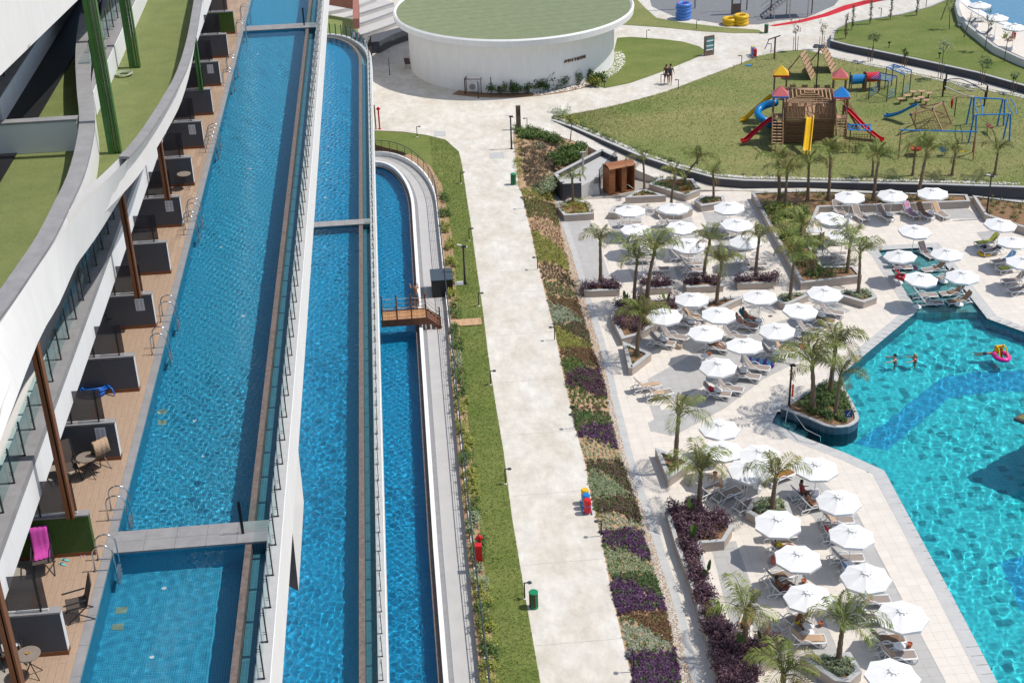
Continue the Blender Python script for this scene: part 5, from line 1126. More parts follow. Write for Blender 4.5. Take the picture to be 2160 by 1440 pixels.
# small round tables on the parasol poles and clay pots used as ashtrays
def make_table():
    t=thing('parasol_table','','table'); MB().lathe([(0,.44),(.27,.44),(.285,.455),(.27,.47),(0,.47)],20).build('table_top',M_plastic,t); MB().lathe([(.03,.1),(.05,.44)],10).build('stem',M_plastic,t); return t
TB_=make_table(); sel=[(1906,1289),(1711,1247),(1796,1121),(1773,1047),(1489,692),(1517.5,762),(1571,722),(1641.7,685),(1604,618),(1738,608),(1685,645),(1402.5,658),(1460.8,622),(1794.4,406),(1882,402),(1969.7,398),(1643,1090),(1723.7,974)]
cnt=0
for (x,y,o) in UMB:
    if any(abs(x-u)<2 and abs(y-v_)<4 for u,v_ in sel):
        place(TB_,tuple(o.location),0,'pole table of '+o['label'].replace('white parasol, ','').replace(' from left in the',' parasol in the'),'white pole tables'); cnt+=1
M_clay=mat('terracotta',(.40,.12,.06),.8,.15,8)
def pot(px,label):
    p=G(*px,0); t=thing('clay_pot',label,'pot',tuple(p)); MB().lathe([(.08,0),(.12,.2),(.135,.2),(.135,.24),(.11,.24),(.10,.19),(0,.19)],16).build('pot_body',M_clay,t); MB().lathe([(0,.18),(.10,.185),(0,.19)],12).build('sand',M_soill,t)
for px,lb in [((1918,1364),'terracotta pot beside the pole table at the lower right'),((1731,1320),'terracotta pot right of the table with bottles'),((1695,1230),'terracotta pot at the parasol edge near the man in red'),((1496,750),'terracotta pot beside the parasol base in the diagonal field'),((1879,463),'terracotta pot by the back wall loungers'),((1963,457),'terracotta pot between two back wall loungers'),((1412,720),'terracotta pot between the two left loungers'),((1528,826),'terracotta pot on the lounger pair with the red ball'),((1508,1003),'terracotta pot beside the white parasol foot behind the palm')]: pot(px,lb)
# ================================================================== palms
def frond_mesh(L,droop,rgs,mt):
    rg=random.Random(rgs); b=MB(); N=22; pts=[]
    for i in range(N+1):
        s=i/N; a=R(72)-s*s*R(droop)-s*R(28); 
        if i==0: p=Vector((0,0,0))
        else: p=pts[-1]+Vector((math.cos(a),0,math.sin(a)))*(L/N)
        pts.append(p)
    b.tube([p for p in pts[::2]],[.028*(1-.8*i/(N/2)) for i in range(len(pts[::2]))],4,m=1)
    for i in range(4,N+1):
        s=i/N; d=(pts[i]-pts[i-1]).normalized(); ll=(.62*math.sin(math.pi*min(1,.12+s*.92))**.6+.12)*L/2.3
        for sd in(-1,1):
            for kk in range(2):
                base=pts[i]-d*(L/N)*(.5*kk); side=Vector((0,sd,0)); out=(side*.72+d*.62+Vector((0,0,rg.uniform(-.25,.25)))).normalized(); tip=base+out*ll*rg.uniform(.8,1.1)+Vector((0,0,-ll*rg.uniform(.25,.6))); mid=base+out*ll*.5; wv=d*.022
                b.add([base,mid+wv,tip,mid-wv],[(0,1,2,3)],0)
    return b.mesh('frond',[mt,M_stalk])
FM=[frond_mesh(2.1,95,1,M_frond),frond_mesh(2.3,120,2,M_frond),frond_mesh(1.9,70,3,M_frond),frond_mesh(2.2,105,4,M_frondy),frond_mesh(1.6,25,5,M_frond),frond_mesh(1.5,15,6,M_frondy),frond_mesh(2.0,150,7,mat('dead palm frond',(.20,.12,.055),.8,.25,4,rnd=.2)),frond_mesh(2.5,88,8,M_frond),frond_mesh(2.2,140,9,M_frondy)]
def palm(base_px,zb,cy,label,n=9,sc_=1.0,seed=0,lean=None,yel=.15):
    rg=random.Random(seed); p=G(*base_px,zb) if not callable(zb) else zb(*base_px); h=height(p,cy); t=thing('palm_tree',label,'palm',tuple(p),0,'young palms')
    lx=0 if lean is None else (G(lean,cy,p.z+h).x-p.x)
    pts=[];rr=[];N=9
    for i in range(N+1):
        s=i/N; pts.append((lx*s*s,0,h*s-.05)); rr.append((.135-.055*s+(.02 if i%2 else 0)+(.07 if i==0 else 0))*sc_)
    MB().tube(pts,rr,8).build('trunk',M_trunk,t,smooth=False)
    MB().lathe([(.07*sc_,-.35),(.12*sc_,-.15),(.10*sc_,.12),(.04*sc_,.4)],8,(lx,0,h)).build('crown_shaft',M_stalk,t)
    a0=rg.uniform(0,6.28)
    for i in range(n):
        m=FM[4+rg.randrange(2)] if i<2 else (FM[3] if rg.random()<yel else FM[rg.choice((0,1,2,7,8))])
        o=obj('frond',m,t,(lx,0,h+.05)); tilt=rg.uniform(-.15,.35) if i>=2 else rg.uniform(-.5,-.2); o.rotation_euler=(rg.uniform(-.15,.15),tilt,a0+i*2.399+rg.uniform(-.25,.25)); o.scale=(rg.uniform(.85,1.12)*sc_,)*3
    if rg.random()<.55:
        o=obj('dead_frond',FM[6],t,(lx,0,h-.1)); o.rotation_euler=(0,.75,rg.uniform(0,6.28)); o.scale=(.8*sc_,)*3
    return t
PALMS=[((1208.5,428),.45,382,'palm in the corner planter by the stairs',7,.8,1207),((1359,401),.45,342,'palm in the triangular planter beside the cabin',6,.8,1357),((1416,430),.45,372,'palm in the second rounded planter',7,.8,1424),((1443,389),.45,340,'arching palm in the pentagonal planter',9,.9,1472),((1505,421),.4,372,'palm in the angular planter at the top of the grid',7,.8,1504),((1267,590),.4,512,'slim palm in the leftmost purple box planter',8,1.0,1266),((1337.5,642),.45,552,'left palm of the pair in the purple L planter',9,1.0,1344),((1365,640),.45,532,'right and taller palm of the pair in the purple L planter',11,1.15,1381),((1344,749),.45,672,'palm in the wedge planter below the purple shrubs',10,1.05,1351),((1484.6,588),.4,512,'palm in the third purple box planter',8,.95,1497),((1593.6,582),.4,508,'palm in the rightmost purple box planter',8,.95,1601),((1511.7,640),.4,562,'palm in the small soil planter among parasols',10,1.05,1522),((1666.7,631),.4,548,'palm in the succulent planter right of the middle parasols',9,1.0,1675),((1715,580),.5,528,'palm at the lower corner of the big green bed',8,.95,1716),((1787,575),.5,515,'palm at the right tip of the big green bed',9,1.05,1793),((1810,620),.4,540,'palm in the kite planter near the shelf',8,1.0,1814),((1643,425),.5,345,'leftmost palm at the back of the big green bed',9,1.1,1641),((1655,440),.5,372,'palm close beside the leftmost back palm',8,1.0,1660),((1703,424),.5,352,'second palm along the back of the big bed',9,1.0,1706),((1747,422),.5,328,'third palm along the back of the big bed',10,1.1,1752),((1842,422),.5,340,'fourth palm along the back wall',10,1.1,1853),((1937,420),.5,326,'rightmost palm along the back wall, leaning',10,1.15,1955),((1687,530),.5,482,'palm in the middle of the big green bed',9,1.0,1690),((1713.8,864),.4,772,'left palm on the island planter',11,1.25,1713),((1751,828),.4,738,'back palm on the island planter',11,1.25,1762),((1762,878),.4,800,'right palm on the island planter with browning crown',7,1.0,1772),((1425,981),.5,886,'tall palm in the triangular planter with wide arching fronds',7,1.15,1431),((1474.6,1068),.55,1002,'bushy palm at the top of the long hedge',9,1.15,1478),((1629,1073),.45,1010,'palm in the succulent planter between lower parasols',7,1.1,1636),((1571,1368),.55,1300,'palm in the lower part of the long hedge',8,1.15,1572),((1768.7,1391),.5,1325,'palm in the bottom succulent planter',8,1.1,1777),((1652,1478),.5,1428,'palm at the bottom edge, only its crown in view',9,1.2,1652)]
for i,(b_,z,cy,lb,n,s,lean) in enumerate(PALMS): palm(b_,z,cy,lb,n,s,seed=i*7+3,lean=lean,yel=.9 if 'browning' in lb else .15)
for i,(b_,cy,lean) in enumerate([((1840,372),330,1842),((1925,370),318,1931),((2008,369),326,2015),((2098,369),322,2105)]): palm(b_,lambda x,y:GL(x,y),cy,'small palm on the playground lawn above the wall, %s from the left'%ORD[i],7,.85,seed=90+i,lean=lean)
# ================================================================== amphitheatre
AC=Vector((11.8,140.5,2.0)); AR=10.2
am=thing('amphitheatre','round white amphitheatre drum with green flat roof beside the plaza','building',tuple(AC))
M_roofg=mat('green roof felt',(.20,.235,.13),.9,.1,1.2,.15,coords='World')
MB().lathe([(AR,-.05),(AR,5.0),(0,5.0)],96).build('wall',M_white,am)
MB().lathe([(AR+.02,4.6),(11.8,4.9),(11.85,5.45),(11.7,5.6),(11.6,5.5),(11.5,5.42),(0,5.42)],96,(.3,0,0)).build('roof_rim',M_white,am)
nst=16; rf=None
for i in range(nst):   # roof felt in separate strips
    r_=11.52; y0=-r_+2*r_*i/nst; y1=y0+2*r_/nst-.03; P=[]
    for k in range(9): y=y0+(y1-y0)*k/8; P.append((math.sqrt(max(0,r_*r_-y*y)),y))
    Q=[Vector((x,y,0)) for x,y in P]+[Vector((-x,y,0)) for x,y in reversed(P)]
    c_,s_=math.cos(R(8)),math.sin(R(8)); Q=[Vector((p.x*c_-p.y*s_+.3,p.x*s_+p.y*c_,0)) for p in Q]; MB().prism(Q,5.425,5.47,bottom=False).build('roof_strip',M_roofg,am)
# bronze letters
M_bronze=mat('bronze letters',(.16,.085,.035),.45,.15,10,metal=.3)
def letter_mesh(ch,size):
    c=bpy.data.curves.new('t_'+ch,'FONT'); c.body=ch; c.size=size; c.extrude=.05; c.align_x='CENTER'; o=bpy.data.objects.new('t',c); COL.objects.link(o); dg=bpy.context.evaluated_depsgraph_get(); me=bpy.data.meshes.new_from_object(o.evaluated_get(dg)); bpy.data.objects.remove(o); me.materials.clear(); me.materials.append(M_bronze); return me
LT={}
def letters(word,parent,fn,size):
    for i,ch in enumerate(word):
        if ch==' ': continue
        if (ch,size) not in LT: LT[(ch,size)]=letter_mesh(ch,size)
        o=obj('letter',LT[(ch,size)],parent); o.matrix_local=fn(i)
tx=G(1195,117,4.55); aa=math.atan2(tx.y-AC.y,tx.x-AC.x)
def lf(i):
    a=aa+(i-5.5)*.0215; c,s=math.cos(a),math.sin(a)
    M=Matrix(((-s,0,c,(AR+.03)*c),(c,0,s,(AR+.03)*s),(0,1,0,2.35),(0,0,0,1))); return M
letters('AMPHITHEATRE',am,lf,.42)
# air conditioner in its cage beside the drum
p=G(1000,196,2); ac=thing('air_conditioner','outdoor air conditioner inside a brown cage beside the drum','air conditioner',tuple(p),R(-12))
MB().box((-.45,-.18,.25),(.45,.18,1.05)).build('case',M_offw,ac); MB().lathe([(.3,0),(.3,.03),(.26,.03)],20,(-.1,-.18,.65),M=Matrix.Rotation(R(90),3,'X')).build('fan_grille',M_coping,ac)
M_cage=mat('brown cage steel',(.10,.035,.03),.6,.1,6)
for x in(-.75,.75):
    for y in(-.4,.4): MB().box((x-.03,y-.03,0),(x+.03,y+.03,1.45)).build('cage_post',M_cage,ac)
for a,c in(((-.75,-.4),(.75,-.4)),((.75,-.4),(.75,.4)),((.75,.4),(-.75,.4)),((-.75,.4),(-.75,-.4))): MB().bar((*a,1.45),(*c,1.45),.06,.06).build('cage_rail',M_cage,ac)
for i,((x,y),ty) in enumerate([((981,199),165),((1009,207),172),((1036,197),163),((822,158),124),((874,148),115)]):
    p=G(x,y,2); t=thing('fence_post',['thin black post left of the caged air conditioner','thin black post in front of the caged air conditioner','thin black post right of the caged air conditioner','thin black post alone in the shaded plaza','thin black post touching the left edge of the drum'][i],'post',tuple(p)); h=height(p,ty); MB().tube([(0,0,0),(0,0,h)],.035,6).build('shaft',M_black,t); MB().box((-.1,-.1,0),(.1,.1,.02)).build('foot_plate',M_black,t)
deck_chair('folding_chair','lone dark chair in the shade left of the drum',tuple(G(862,143,2)),R(160))
# oleander shrubs and pebbles at the drum
rg=random.Random(44)
for i,(x,y,h_,mt) in enumerate([(1050,196,.8,M_leafd),(1075,198,1.0,M_leafd),(1100,194,.9,M_leaf),(1122,190,1.2,M_leafd),(1142,192,1.0,M_leafd),(1165,186,1.3,M_leaf),(1185,183,1.1,M_leafd),(1210,176,1.2,M_leaf),(1235,170,1.1,M_leafd),(1248,182,.7,M_leafy),(1262,172,.7,M_leaf)]):
    p=G(x,y,2); b=MB()
    for k in range(14): cloud(b,(rg.uniform(-.75,.75),rg.uniform(-.4,.3),rg.uniform(0,.6)*h_),.42,.42,h_*.75,34,.22,rg,up=1.4,shell=.3)
    tag(b.build('oleander_shrub',mt,None,tuple(p)),'oleander shrub at the foot of the drum, %s from the left'%ORD[i],'shrub','shrubs at the amphitheatre wall')
b=MB()
for k in range(900):
    a=R(rg.uniform(-85,5)); r_=AR+rg.uniform(.05,1.1); p=Vector((AC.x+r_*math.cos(a),AC.y+r_*math.sin(a),2.02)); s=rg.uniform(.05,.1)
    b.add([(p.x+s,p.y,p.z),(p.x,p.y+s,p.z),(p.x-s,p.y,p.z),(p.x,p.y-s,p.z),(p.x,p.y,p.z+s*.7)],[(0,1,4),(1,2,4),(2,3,4),(3,0,4)])
tag(b.build('gravel',M_peb),'pale pebbles round the foot of the amphitheatre drum',None,None,'stuff')
struct('soil_ring',MB().sheet([Vector((AC.x+(AR-.1)*math.cos(R(a)),AC.y+(AR-.1)*math.sin(R(a)),2.012)) for a in range(-125,12,4)]+[Vector((AC.x+(AR+1.3)*math.cos(R(a)),AC.y+(AR+1.3)*math.sin(R(a)),2.012)) for a in range(11,-126,-4)]).build('soil_ring',M_soil))
# curved seating tiers behind the pools
tiers=[[(640,8),(690,2),(731,-6)],[(660,30),(742,15),(794,-4)],[(690,48),(754,31),(831,7)],[(720,60),(768,48),(845,21)],[(745,78),(780,69),(866,38)],[(750,84),(783,76),(868,52)]]
st=thing('seating_tiers','pale curved concrete seating tiers left of the amphitheatre','seating',tuple(G(780,60,2))); O=Vector(st.location)
for k in range(5):
    z=3.1+.38*(4-k); f=[G(x,y,z) for x,y in tiers[k+1]]; bk=[G(x,y,z) for x,y in tiers[k]]
    f=curve(f,4);bk=curve(bk,4); MB().prism([p-O for p in f+list(reversed(bk))],0,z-O.z).build('tier',M_walk if k<4 else M_conc,st)
for k in range(1,5):
    z=3.1+.38*(4-k)+.012; f=curve([G(x,y,z) for x,y in tiers[k+1]],4); o2=[p+Vector((-.05,.35,0)) for p in f]
    MB().add([p-O for p in f+o2],[(i,i+1,len(f)+i+1,len(f)+i) for i in range(len(f)-1)]).build('tier_nosing',M_drain,st)
wd=thing('seating_wall','dark charcoal wall block closing the seating tiers','wall',tuple(G(800,105,2))); O=Vector(wd.location)
q=[G(x,y,3.2) for x,y in((783,74),(868,52),(872,58),(830,72),(800,88),(783,89))]; MB().prism([p-O for p in q],0,1.2).build('wall_body',M_char,wd)
# reddish frame with a turf panel beyond the middle pool
M_redst=mat('red brown cladding',(.30,.13,.10),.8,.1,3,.05)
fr=thing('roof_frame','red brown framed turf panel beyond the rounded end of the middle pool','frame',tuple(G(720,50,5.0))); O=Vector(fr.location)
f4=[G(x,y,6.2) for x,y in((660,2),(752,18),(752,60),(660,58))]; MB().prism([p-O for p in f4],-.5,.0).build('turf_panel',M_turf,fr)
for a,c in((f4[0],f4[1]),(f4[1],f4[2])): MB().bar(a+Vector((0,0,.45))-O,c+Vector((0,0,.45))-O,.6,1.0).build('frame_side',M_redst,fr)
# ================================================================== wooden footbridge over the channel
M_br=mat('bridge timber',(.17,.062,.03),.6,.2,5,.1,rnd=.12); M_brd=mat('bridge deck plank',(.45,.23,.10),.6,.15,6,.05,rnd=.12); M_rope=mat('pale rope',(.50,.40,.28),.9,.1,20)
y0,y1,zb=84.2,85.5,2.55; bt=thing('footbridge','brown wooden footbridge with rope rails over the lower channel','bridge',(-.5,84.8,1.7)); O=Vector(bt.location)
def B_(a,b_,nm,mt): MB().box(tuple(Vector(a)-O),tuple(Vector(b_)-O)).build(nm,mt,bt)
for i in range(22): x=-2.0+i*.135; B_((x,y0,zb-.04),(x+.128,y1,zb),'deck_plank',M_brd)
for y in(y0-.07,y1): B_((-2.02,y,zb-.42),(.98,y+.07,zb+.05),'side_beam',M_br)
xs=[-1.93,-.97,-.02,.93]
for y in(y0-.05,y1+.05):
    for x in xs: B_((x-.045,y-.045,zb-.2),(x+.045,y+.045,zb+1.05),'post',M_br); MB().lathe([(.05,0),(.06,.05),(.03,.09),(0,.1)],8,Vector((x,y,zb+1.05))-O).build('post_cap',M_br,bt)
    B_((1.78,y-.045,1.72),(1.87,y+.045,2.6),'post',M_br)
    pr=xs+[1.82]
    for h in(.3,.6,.92):
        for i in range(4):
            a=Vector((pr[i],y,zb+h)); c=Vector((pr[i+1],y,(zb+h) if i<3 else 1.72+h*.85)); pts=[a.lerp(c,k/6)-Vector((0,0,.09*math.sin(math.pi*k/6)))-O for k in range(7)]; MB().tube(pts,.018,5).build('rope',M_rope,bt)
for i in range(4): B_((.98+i*.21,y0,zb-.21*(i+1)+.02),(.98+i*.21+.22,y1,zb-.21*(i+1)+.06),'stair_tread',M_br); 
for y in(y0-.06,y1): MB().bar(Vector((.95,y+.03,zb-.1))-O,Vector((1.85,y+.03,1.75))-O,.06,.28).build('stringer',M_br,bt)
for y in(y0,y1-.1): B_((.93,y,1.71),(1.03,y+.1,zb-.3),'leg',M_br)
# boards across the lawn
bw=struct('boardwalk',obj('boardwalk',None,None,tuple(G(985,682,2.06)))); O=Vector(bw.location); M_bw=mat('boardwalk plank',(.52,.33,.19),.7,.15,5,.05,rnd=.12)
a=G(952,682,2.06);c=G(1016,680,2.06)
for i in range(18):
    f0=i/18;f1=(i+.93)/18; x0=a.x+(c.x-a.x)*f0;x1=a.x+(c.x-a.x)*f1; MB().box((x0-O.x,a.y-.5-O.y,0),(x1-O.x,a.y+.45-O.y,.04)).build('plank',M_bw,bw)
# black equipment cabinet
p=G(935,627,1.72); eb=thing('equipment_cabinet','black steel equipment cabinet on the grey walk by the footbridge','cabinet',(2.2,88.8,1.72)); M_cabt=mat('slate blue lid',(.055,.075,.095),.5,.1,3)
MB().box((-.72,0,0),(.72,1.75,1.25)).build('case',M_black,eb); MB().box((-.76,-.05,1.25),(.76,1.8,1.31)).build('lid',M_cabt,eb)
for x in(-.64,.02): MB().box((x,-.02,.06),(x+.62,-.002,1.2)).build('door',M_black,eb)
p=G(968,598,2.05); tag(MB().box((-.3,-.3,0),(.3,.3,.05)).build('inspection_cover',M_copl,None,tuple(p)),'pale square inspection cover in the lawn by the lamp','cover')
# ================================================================== lamps
def make_bollard():
    t=thing('path_lamp','','lamp'); MB().lathe([(0,0),(.09,0),(.09,.015),(.05,.03)],12).build('foot',M_offw,t); MB().box((-.028,-.028,.02),(.028,.028,.95)).build('post',M_black,t)
    ar_=MB().bar((0,0,.93),(.16,0,.95),.04,.04).build('arm',M_black,t); MB().lathe([(0,.915),(.11,.915),(.12,.935),(.1,.965),(0,.975)],14,(.25,0,0)).build('lamp_head',M_rail,ar_); return t
BL=make_bollard()
lampL=[(1107,1262),(1066,1020),(1035,811),(1010,645),(990,507),(972,387),(880,289)]; lampR=[(1336,1416),(1268,1130),(1213,903),(1170,717),(1134,568),(1107,440)]
for i,(x,y) in enumerate(lampL): place(BL,tuple(G(x,y,2.04)),0,'low black path lamp on the lawn side of the path, %s from the front'%ORD[i],'low path lamps')
for i,(x,y) in enumerate(lampR): p=G(x,y,2.0); place(BL,tuple(p),math.pi,'low black path lamp on the flower bed side, %s from the front'%ORD[i],'low path lamps')
for i,(x,y,a) in enumerate([(1112,271,180),(1275,184,0),(1394,178,0),(1431,189,180),(1364,83,0),(1469,62,0),(1564,137,180),(1626,112,180),(1765,84,180)]): place(BL,tuple(G(x,y,2.0)),R(a),'low black lamp beside the plaza and far paths, %s of nine from the left'%ORD[[1112,1275,1364,1394,1431,1469,1564,1626,1765].index(x)],'low path lamps')
for i,(x,y) in enumerate([(1858,36),(1953,16)]): place(BL,tuple(G(x,y,2.66)),R(180),'low black lamp at the far edge of the upper lawn, %s'%['left one','right one'][i],'low path lamps')
for i,(x,y) in enumerate([(1875,101),(1981,124)]):
    p=G(x,y,2.66); t=thing('flood_light','small black flood light on the upper lawn by the wall, %s one'%['left','right'][i],'lamp',tuple(p)); MB().box((-.03,-.03,0),(.03,.03,.45)).build('post',M_black,t); MB().box((-.12,-.05,.45),(.12,.08,.6)).build('lamp_head',M_black,t)
def tall(px,z,ty,label,kind=0):
    p=G(*px,z) if not callable(z) else z(*px); h=height(p,ty); t=thing('lamp_post',label,'lamp post',tuple(p)); MB().tube([(0,0,0),(0,0,h)],[.075,.055],8).build('pole',M_black,t); MB().box((-.13,-.13,0),(.13,.13,.03)).build('foot_plate',M_black,t)
    if kind==0:
        MB().box((-.12,-.1,h-.05),(.2,.1,h+.05)).build('lamp_head',M_black,t); MB().tube([(-.1,0,h+.1),(-.42,0,h+.18)],.05,8).build('camera',M_offw,t); MB().lathe([(0,-.14),(.06,-.1),(.07,0),(0,.02)],10,(.22,0,h)).build('camera_dome',M_offw,t)
    else:
        for a in range(4): MB().lathe([(0,0),(.24,0),(.26,.05),(.22,.1),(0,.12)],14,(.36*math.cos(R(a*90+20)),.36*math.sin(R(a*90+20)),h-.05)).build('lamp_head',M_rail,t)
        for a in range(2): c_,s_=math.cos(R(a*90+20)),math.sin(R(a*90+20)); MB().bar((-.36*c_,-.36*s_,h),(.36*c_,.36*s_,h),.05,.05).build('cross_arm',M_black,t)
    return t,h
tall((1079,314),2.0,246,'tall black camera post at the corner of path and bed'); tall((981,599),2.03,520,'tall black camera post on the lawn strip by the cabinet')
tl_,hh_=tall((1664,858),.45,770,'black lamp post with a lifebuoy by the island planter'); MB().lathe([(.0,0)],3) if False else None
bo=thing('lifebuoy','orange lifebuoy hanging on the lamp post by the island','lifebuoy',(tl_.location.x+.16,tl_.location.y-.02,tl_.location.z+1.15)); MB().tube([(0.06*math.cos(R(a)),.2*math.cos(R(a)),.36*math.sin(R(a))) for a in range(0,360,20)],.06,8,closed=True).build('ring',mat('orange plastic',(.75,.08,.02),.4,.1,5),bo,smooth=True)
tall((2081,449),.5,372,'tall black lamp post in the bare bed at the right edge')
# ================================================================== bins, signs, hydrants
M_bing=mat('green bin steel',(.01,.22,.09),.4,.1,5); M_bint=mat('bin slat wood',(.12,.06,.035),.7,.2,5); M_y=mat('yellow paint',(.72,.44,.01),.4,.08,5); M_bl=mat('blue paint',(.01,.20,.55),.4,.08,5); M_rd=mat('red paint',(.60,.015,.02),.4,.08,5)
def bin_(px,label,z=2.0,sc_=1.0):
    t=thing('litter_bin',label,'bin',tuple(G(*px,z)),0,'green slatted litter bins'); MB().lathe([(.17,.05),(.17,.85),(0,.85)],16).build('liner',M_bint,t)
    for a in range(0,360,30): c_,s_=math.cos(R(a)),math.sin(R(a)); MB().bar((.2*c_,.2*s_,.1),(.2*c_,.2*s_,.82),.07,.02,up=(c_,s_,0)).build('slat',M_bint if a%60 else M_bing,t)
    MB().lathe([(.14,.86),(.22,.86),(.23,.9),(.2,.93),(.12,.93)],18).build('rim',M_bing,t); MB().lathe([(.22,0),(.22,.08),(.2,.1)],18).build('foot_ring',M_bing,t); t.scale=(sc_,)*3
bin_((1126,1280),'green slatted litter bin at the lower end of the path'); bin_((1083,389),'green litter bin at the upper end of the planting bed'); bin_((1616,70),'green litter bin at the start of the red carpet')
def recyc(px,label):
    p=G(*px,2.0); t=thing('recycling_bins',label,'bins',tuple(p))
    for i,(m,n) in enumerate(((M_rd,'red'),(M_bl,'blue'),(M_y,'yellow'))):
        o=MB().lathe([(.19,.12),(.20,.5),(.2,.82),(.16,.88),(.1,.88)],18,(0,i*.47,0)).build('bin_drum',m,t); o['label']=n+' drum of the recycling set'; MB().lathe([(.205,.5),(.205,.54)],18,(0,i*.47,0)).build('band',M_bl,o)
    MB().box((.2,-.2,0),(.24,1.14,.1)).build('stand_rail',M_bl,t); MB().box((-.24,-.2,0),(-.2,1.14,.1)).build('stand_rail',M_bl,t)
recyc((1239,1082),'red, blue and yellow recycling drums in a row at the bed edge'); recyc((1592,122),'far red, blue and yellow recycling drums at the playground corner')
def cab(px,ty,label,z=2.05):
    p=G(*px,z); h=height(p,ty); t=thing('hydrant_cabinet',label,'cabinet',tuple(p)); MB().box((-.17,-.15,.35),(.17,.15,h)).build('case',M_rd,t); MB().box((-.15,-.165,.4),(.15,-.151,h-.05)).build('door',M_rd,t); MB().box((-.03,-.03,0),(.03,.03,.35)).build('stand',M_black,t)
cab((1011,1192),1148,'red hydrant cabinet among the shrubs at the railing')
def hyd(px,ty,label):
    p=G(*px,2.03); h=height(p,ty); t=thing('fire_hydrant',label,'hydrant',tuple(p)); MB().lathe([(.13,0),(.13,.04),(.07,.06),(.07,h-.3),(.12,h-.28),(.12,h-.1),(.08,h-.02),(.03,h)],12).build('body',M_rd,t)
    for s in(-1,1): MB().tube([(0,0,h-.18),(s*.2,0,h-.18)],.05,8).build('outlet',M_rd,t)
hyd((1012,1150),1128,'red fire hydrant behind the red cabinet'); hyd((801,272),226,'tall red hydrant standing near the lawn tip'); p=G(793,272,2.03); tag(MB().box((-.06,-.06,0),(.06,.06,2.2)).build('marker_post',mat('ochre post',(.30,.20,.05),.7,.1,5),None,tuple(p)),'ochre post left of the tall red hydrant','post')
M_sign=mat('brown sign cladding',(.17,.12,.095),.7,.12,5); M_map=mat('teal map print',(.03,.17,.19),.5,.5,3,col2=(.12,.30,.30)); M_signb=mat('dark blue sign',(.01,.04,.17),.5,.1,5)
p=G(1094,273,2.0); h=height(p,223); t=thing('sign_pillar','brown square information pillar at the corner of the plaza','sign',tuple(p)); MB().box((-.2,-.12,0),(.2,.12,h)).build('column',M_sign,t); MB().box((-.14,-.13,h-.9),(.14,-.121,h-.3)).build('panel',M_bint,t)
p=G(1495,117,2.0); h=height(p,76); t=thing('map_board','tall brown framed map board beside the path junction','sign',tuple(p),R(20)); MB().box((-.55,-.1,0),(.55,.1,h)).build('frame',M_sign,t); MB().box((-.4,-.13,.55),(.4,-.101,h-.2)).build('map_panel',M_map,t)
for z in(.55,.95,1.45): MB().box((-.4,-.14,z),(.4,-.131,z+.12)).build('text_band',M_white,t)
p=G(1788,893,.42); t=thing('pool_sign','small blue pool sign in the island planter','sign',tuple(p),R(-10)); MB().box((-.02,-.02,0),(.02,.02,.7)).build('stake',M_white,t); MB().box((-.22,-.03,.45),(.22,-.02,.95)).build('sign_plate',M_signb,t); MB().tube([(-.08,-.035,.55),(-.02,-.035,.7),(.1,-.035,.85)],.02,5).tube([(.0,-.035,.6),(.1,-.035,.6)],.02,5).build('swimmer_mark',M_white,t)
# handrail of the pool steps
hr=thing('pool_handrail','steel handrail on the entry steps below the island planter','handrail',tuple(G(1655,880,0))); O=Vector(hr.location)
pts=[G(1656,895,-.1),G(1663,857,.95),G(1700,905,.75),G(1731,920,.55),G(1731,932,-.2)]; MB().tube([p-O for p in pts],.028,8).build('rail',M_steel,hr,smooth=False)
# ================================================================== tube stacks, ride stairs, red carpet
def tubes(px,label,mt,n,r_=.62,z=2.0,mt2=None,tilt=0):
    for i in range(n):
        p=G(*px,z); o=thing('swim_ring',label%ORD[i],'swim ring',(p.x+random.uniform(-.06,.06),p.y,z+.2+i*.34)); MB().tube([(r_*math.cos(R(a)),r_*math.sin(R(a)),0) for a in range(0,360,18)],.22,10,closed=True).build('ring',mt,o,smooth=True)
        if mt2:
            for a in range(20,380,60): MB().lathe([(0,.0),(.1,.0),(.08,.04),(0,.05)],8,(r_*math.cos(R(a)),r_*math.sin(R(a)),.19)).build('handle',mt2,o)
M_tb=mat('blue tube vinyl',(.08,.22,.62),.35,.1,4); M_ty=mat('yellow tube vinyl',(.72,.44,.01),.35,.1,4); M_tp=mat('pink patch',(.7,.05,.15),.4,.1,4)
tubes((1442,40),'blue swim ring, %s from the ground in the tall stack',M_tb,5,.66,2.0,M_tp); tubes((1540,52),'yellow swim ring, %s from the ground in the short left stack',M_ty,2); tubes((1563,52),'yellow swim ring, %s from the ground in the right stack',M_ty,3)
M_carp=mat('red carpet',(.52,.02,.035),.95,.1,6); cl=[G(x,y,2.01) for x,y in((1622,54),(1680,44),(1735,30),(1780,12),(1820,2),(1870,-8))]; cu=[G(x,y,2.01) for x,y in((1634,56),(1690,48),(1748,34),(1795,18),(1832,8),(1880,-2))]
struct('red_carpet',MB().add(cl+cu,[(6+i,6+i+1,i+1,i) for i in range(5)]).build('red_carpet',M_carp))
M_shade=mat('shade darkened pad',(.20,.205,.215),.9,.1,2,coords='World'); struct('ride_pad',MB().sheet(GG([(1360,-40),(1375,14),(1420,34),(1530,52),(1600,52),(1640,44),(1700,38),(1760,12),(1800,-40)],2.015)).build('ride_pad',M_shade))  # dark pad colour stands in for the shade round the water ride
M_galv=mat('galvanised steel',(.42,.43,.44),.4,.1,5,metal=.6)
t=thing('ride_stairs','grey steel stair tower of the water ride at the top edge','stairs',tuple(G(1612,38,2))); O=Vector(t.location)
for i in range(9): MB().box((-.2+i*.3,-.6,.2+i*.24),(.12+i*.3,.6,.24+i*.24)).build('tread',M_galv,t)
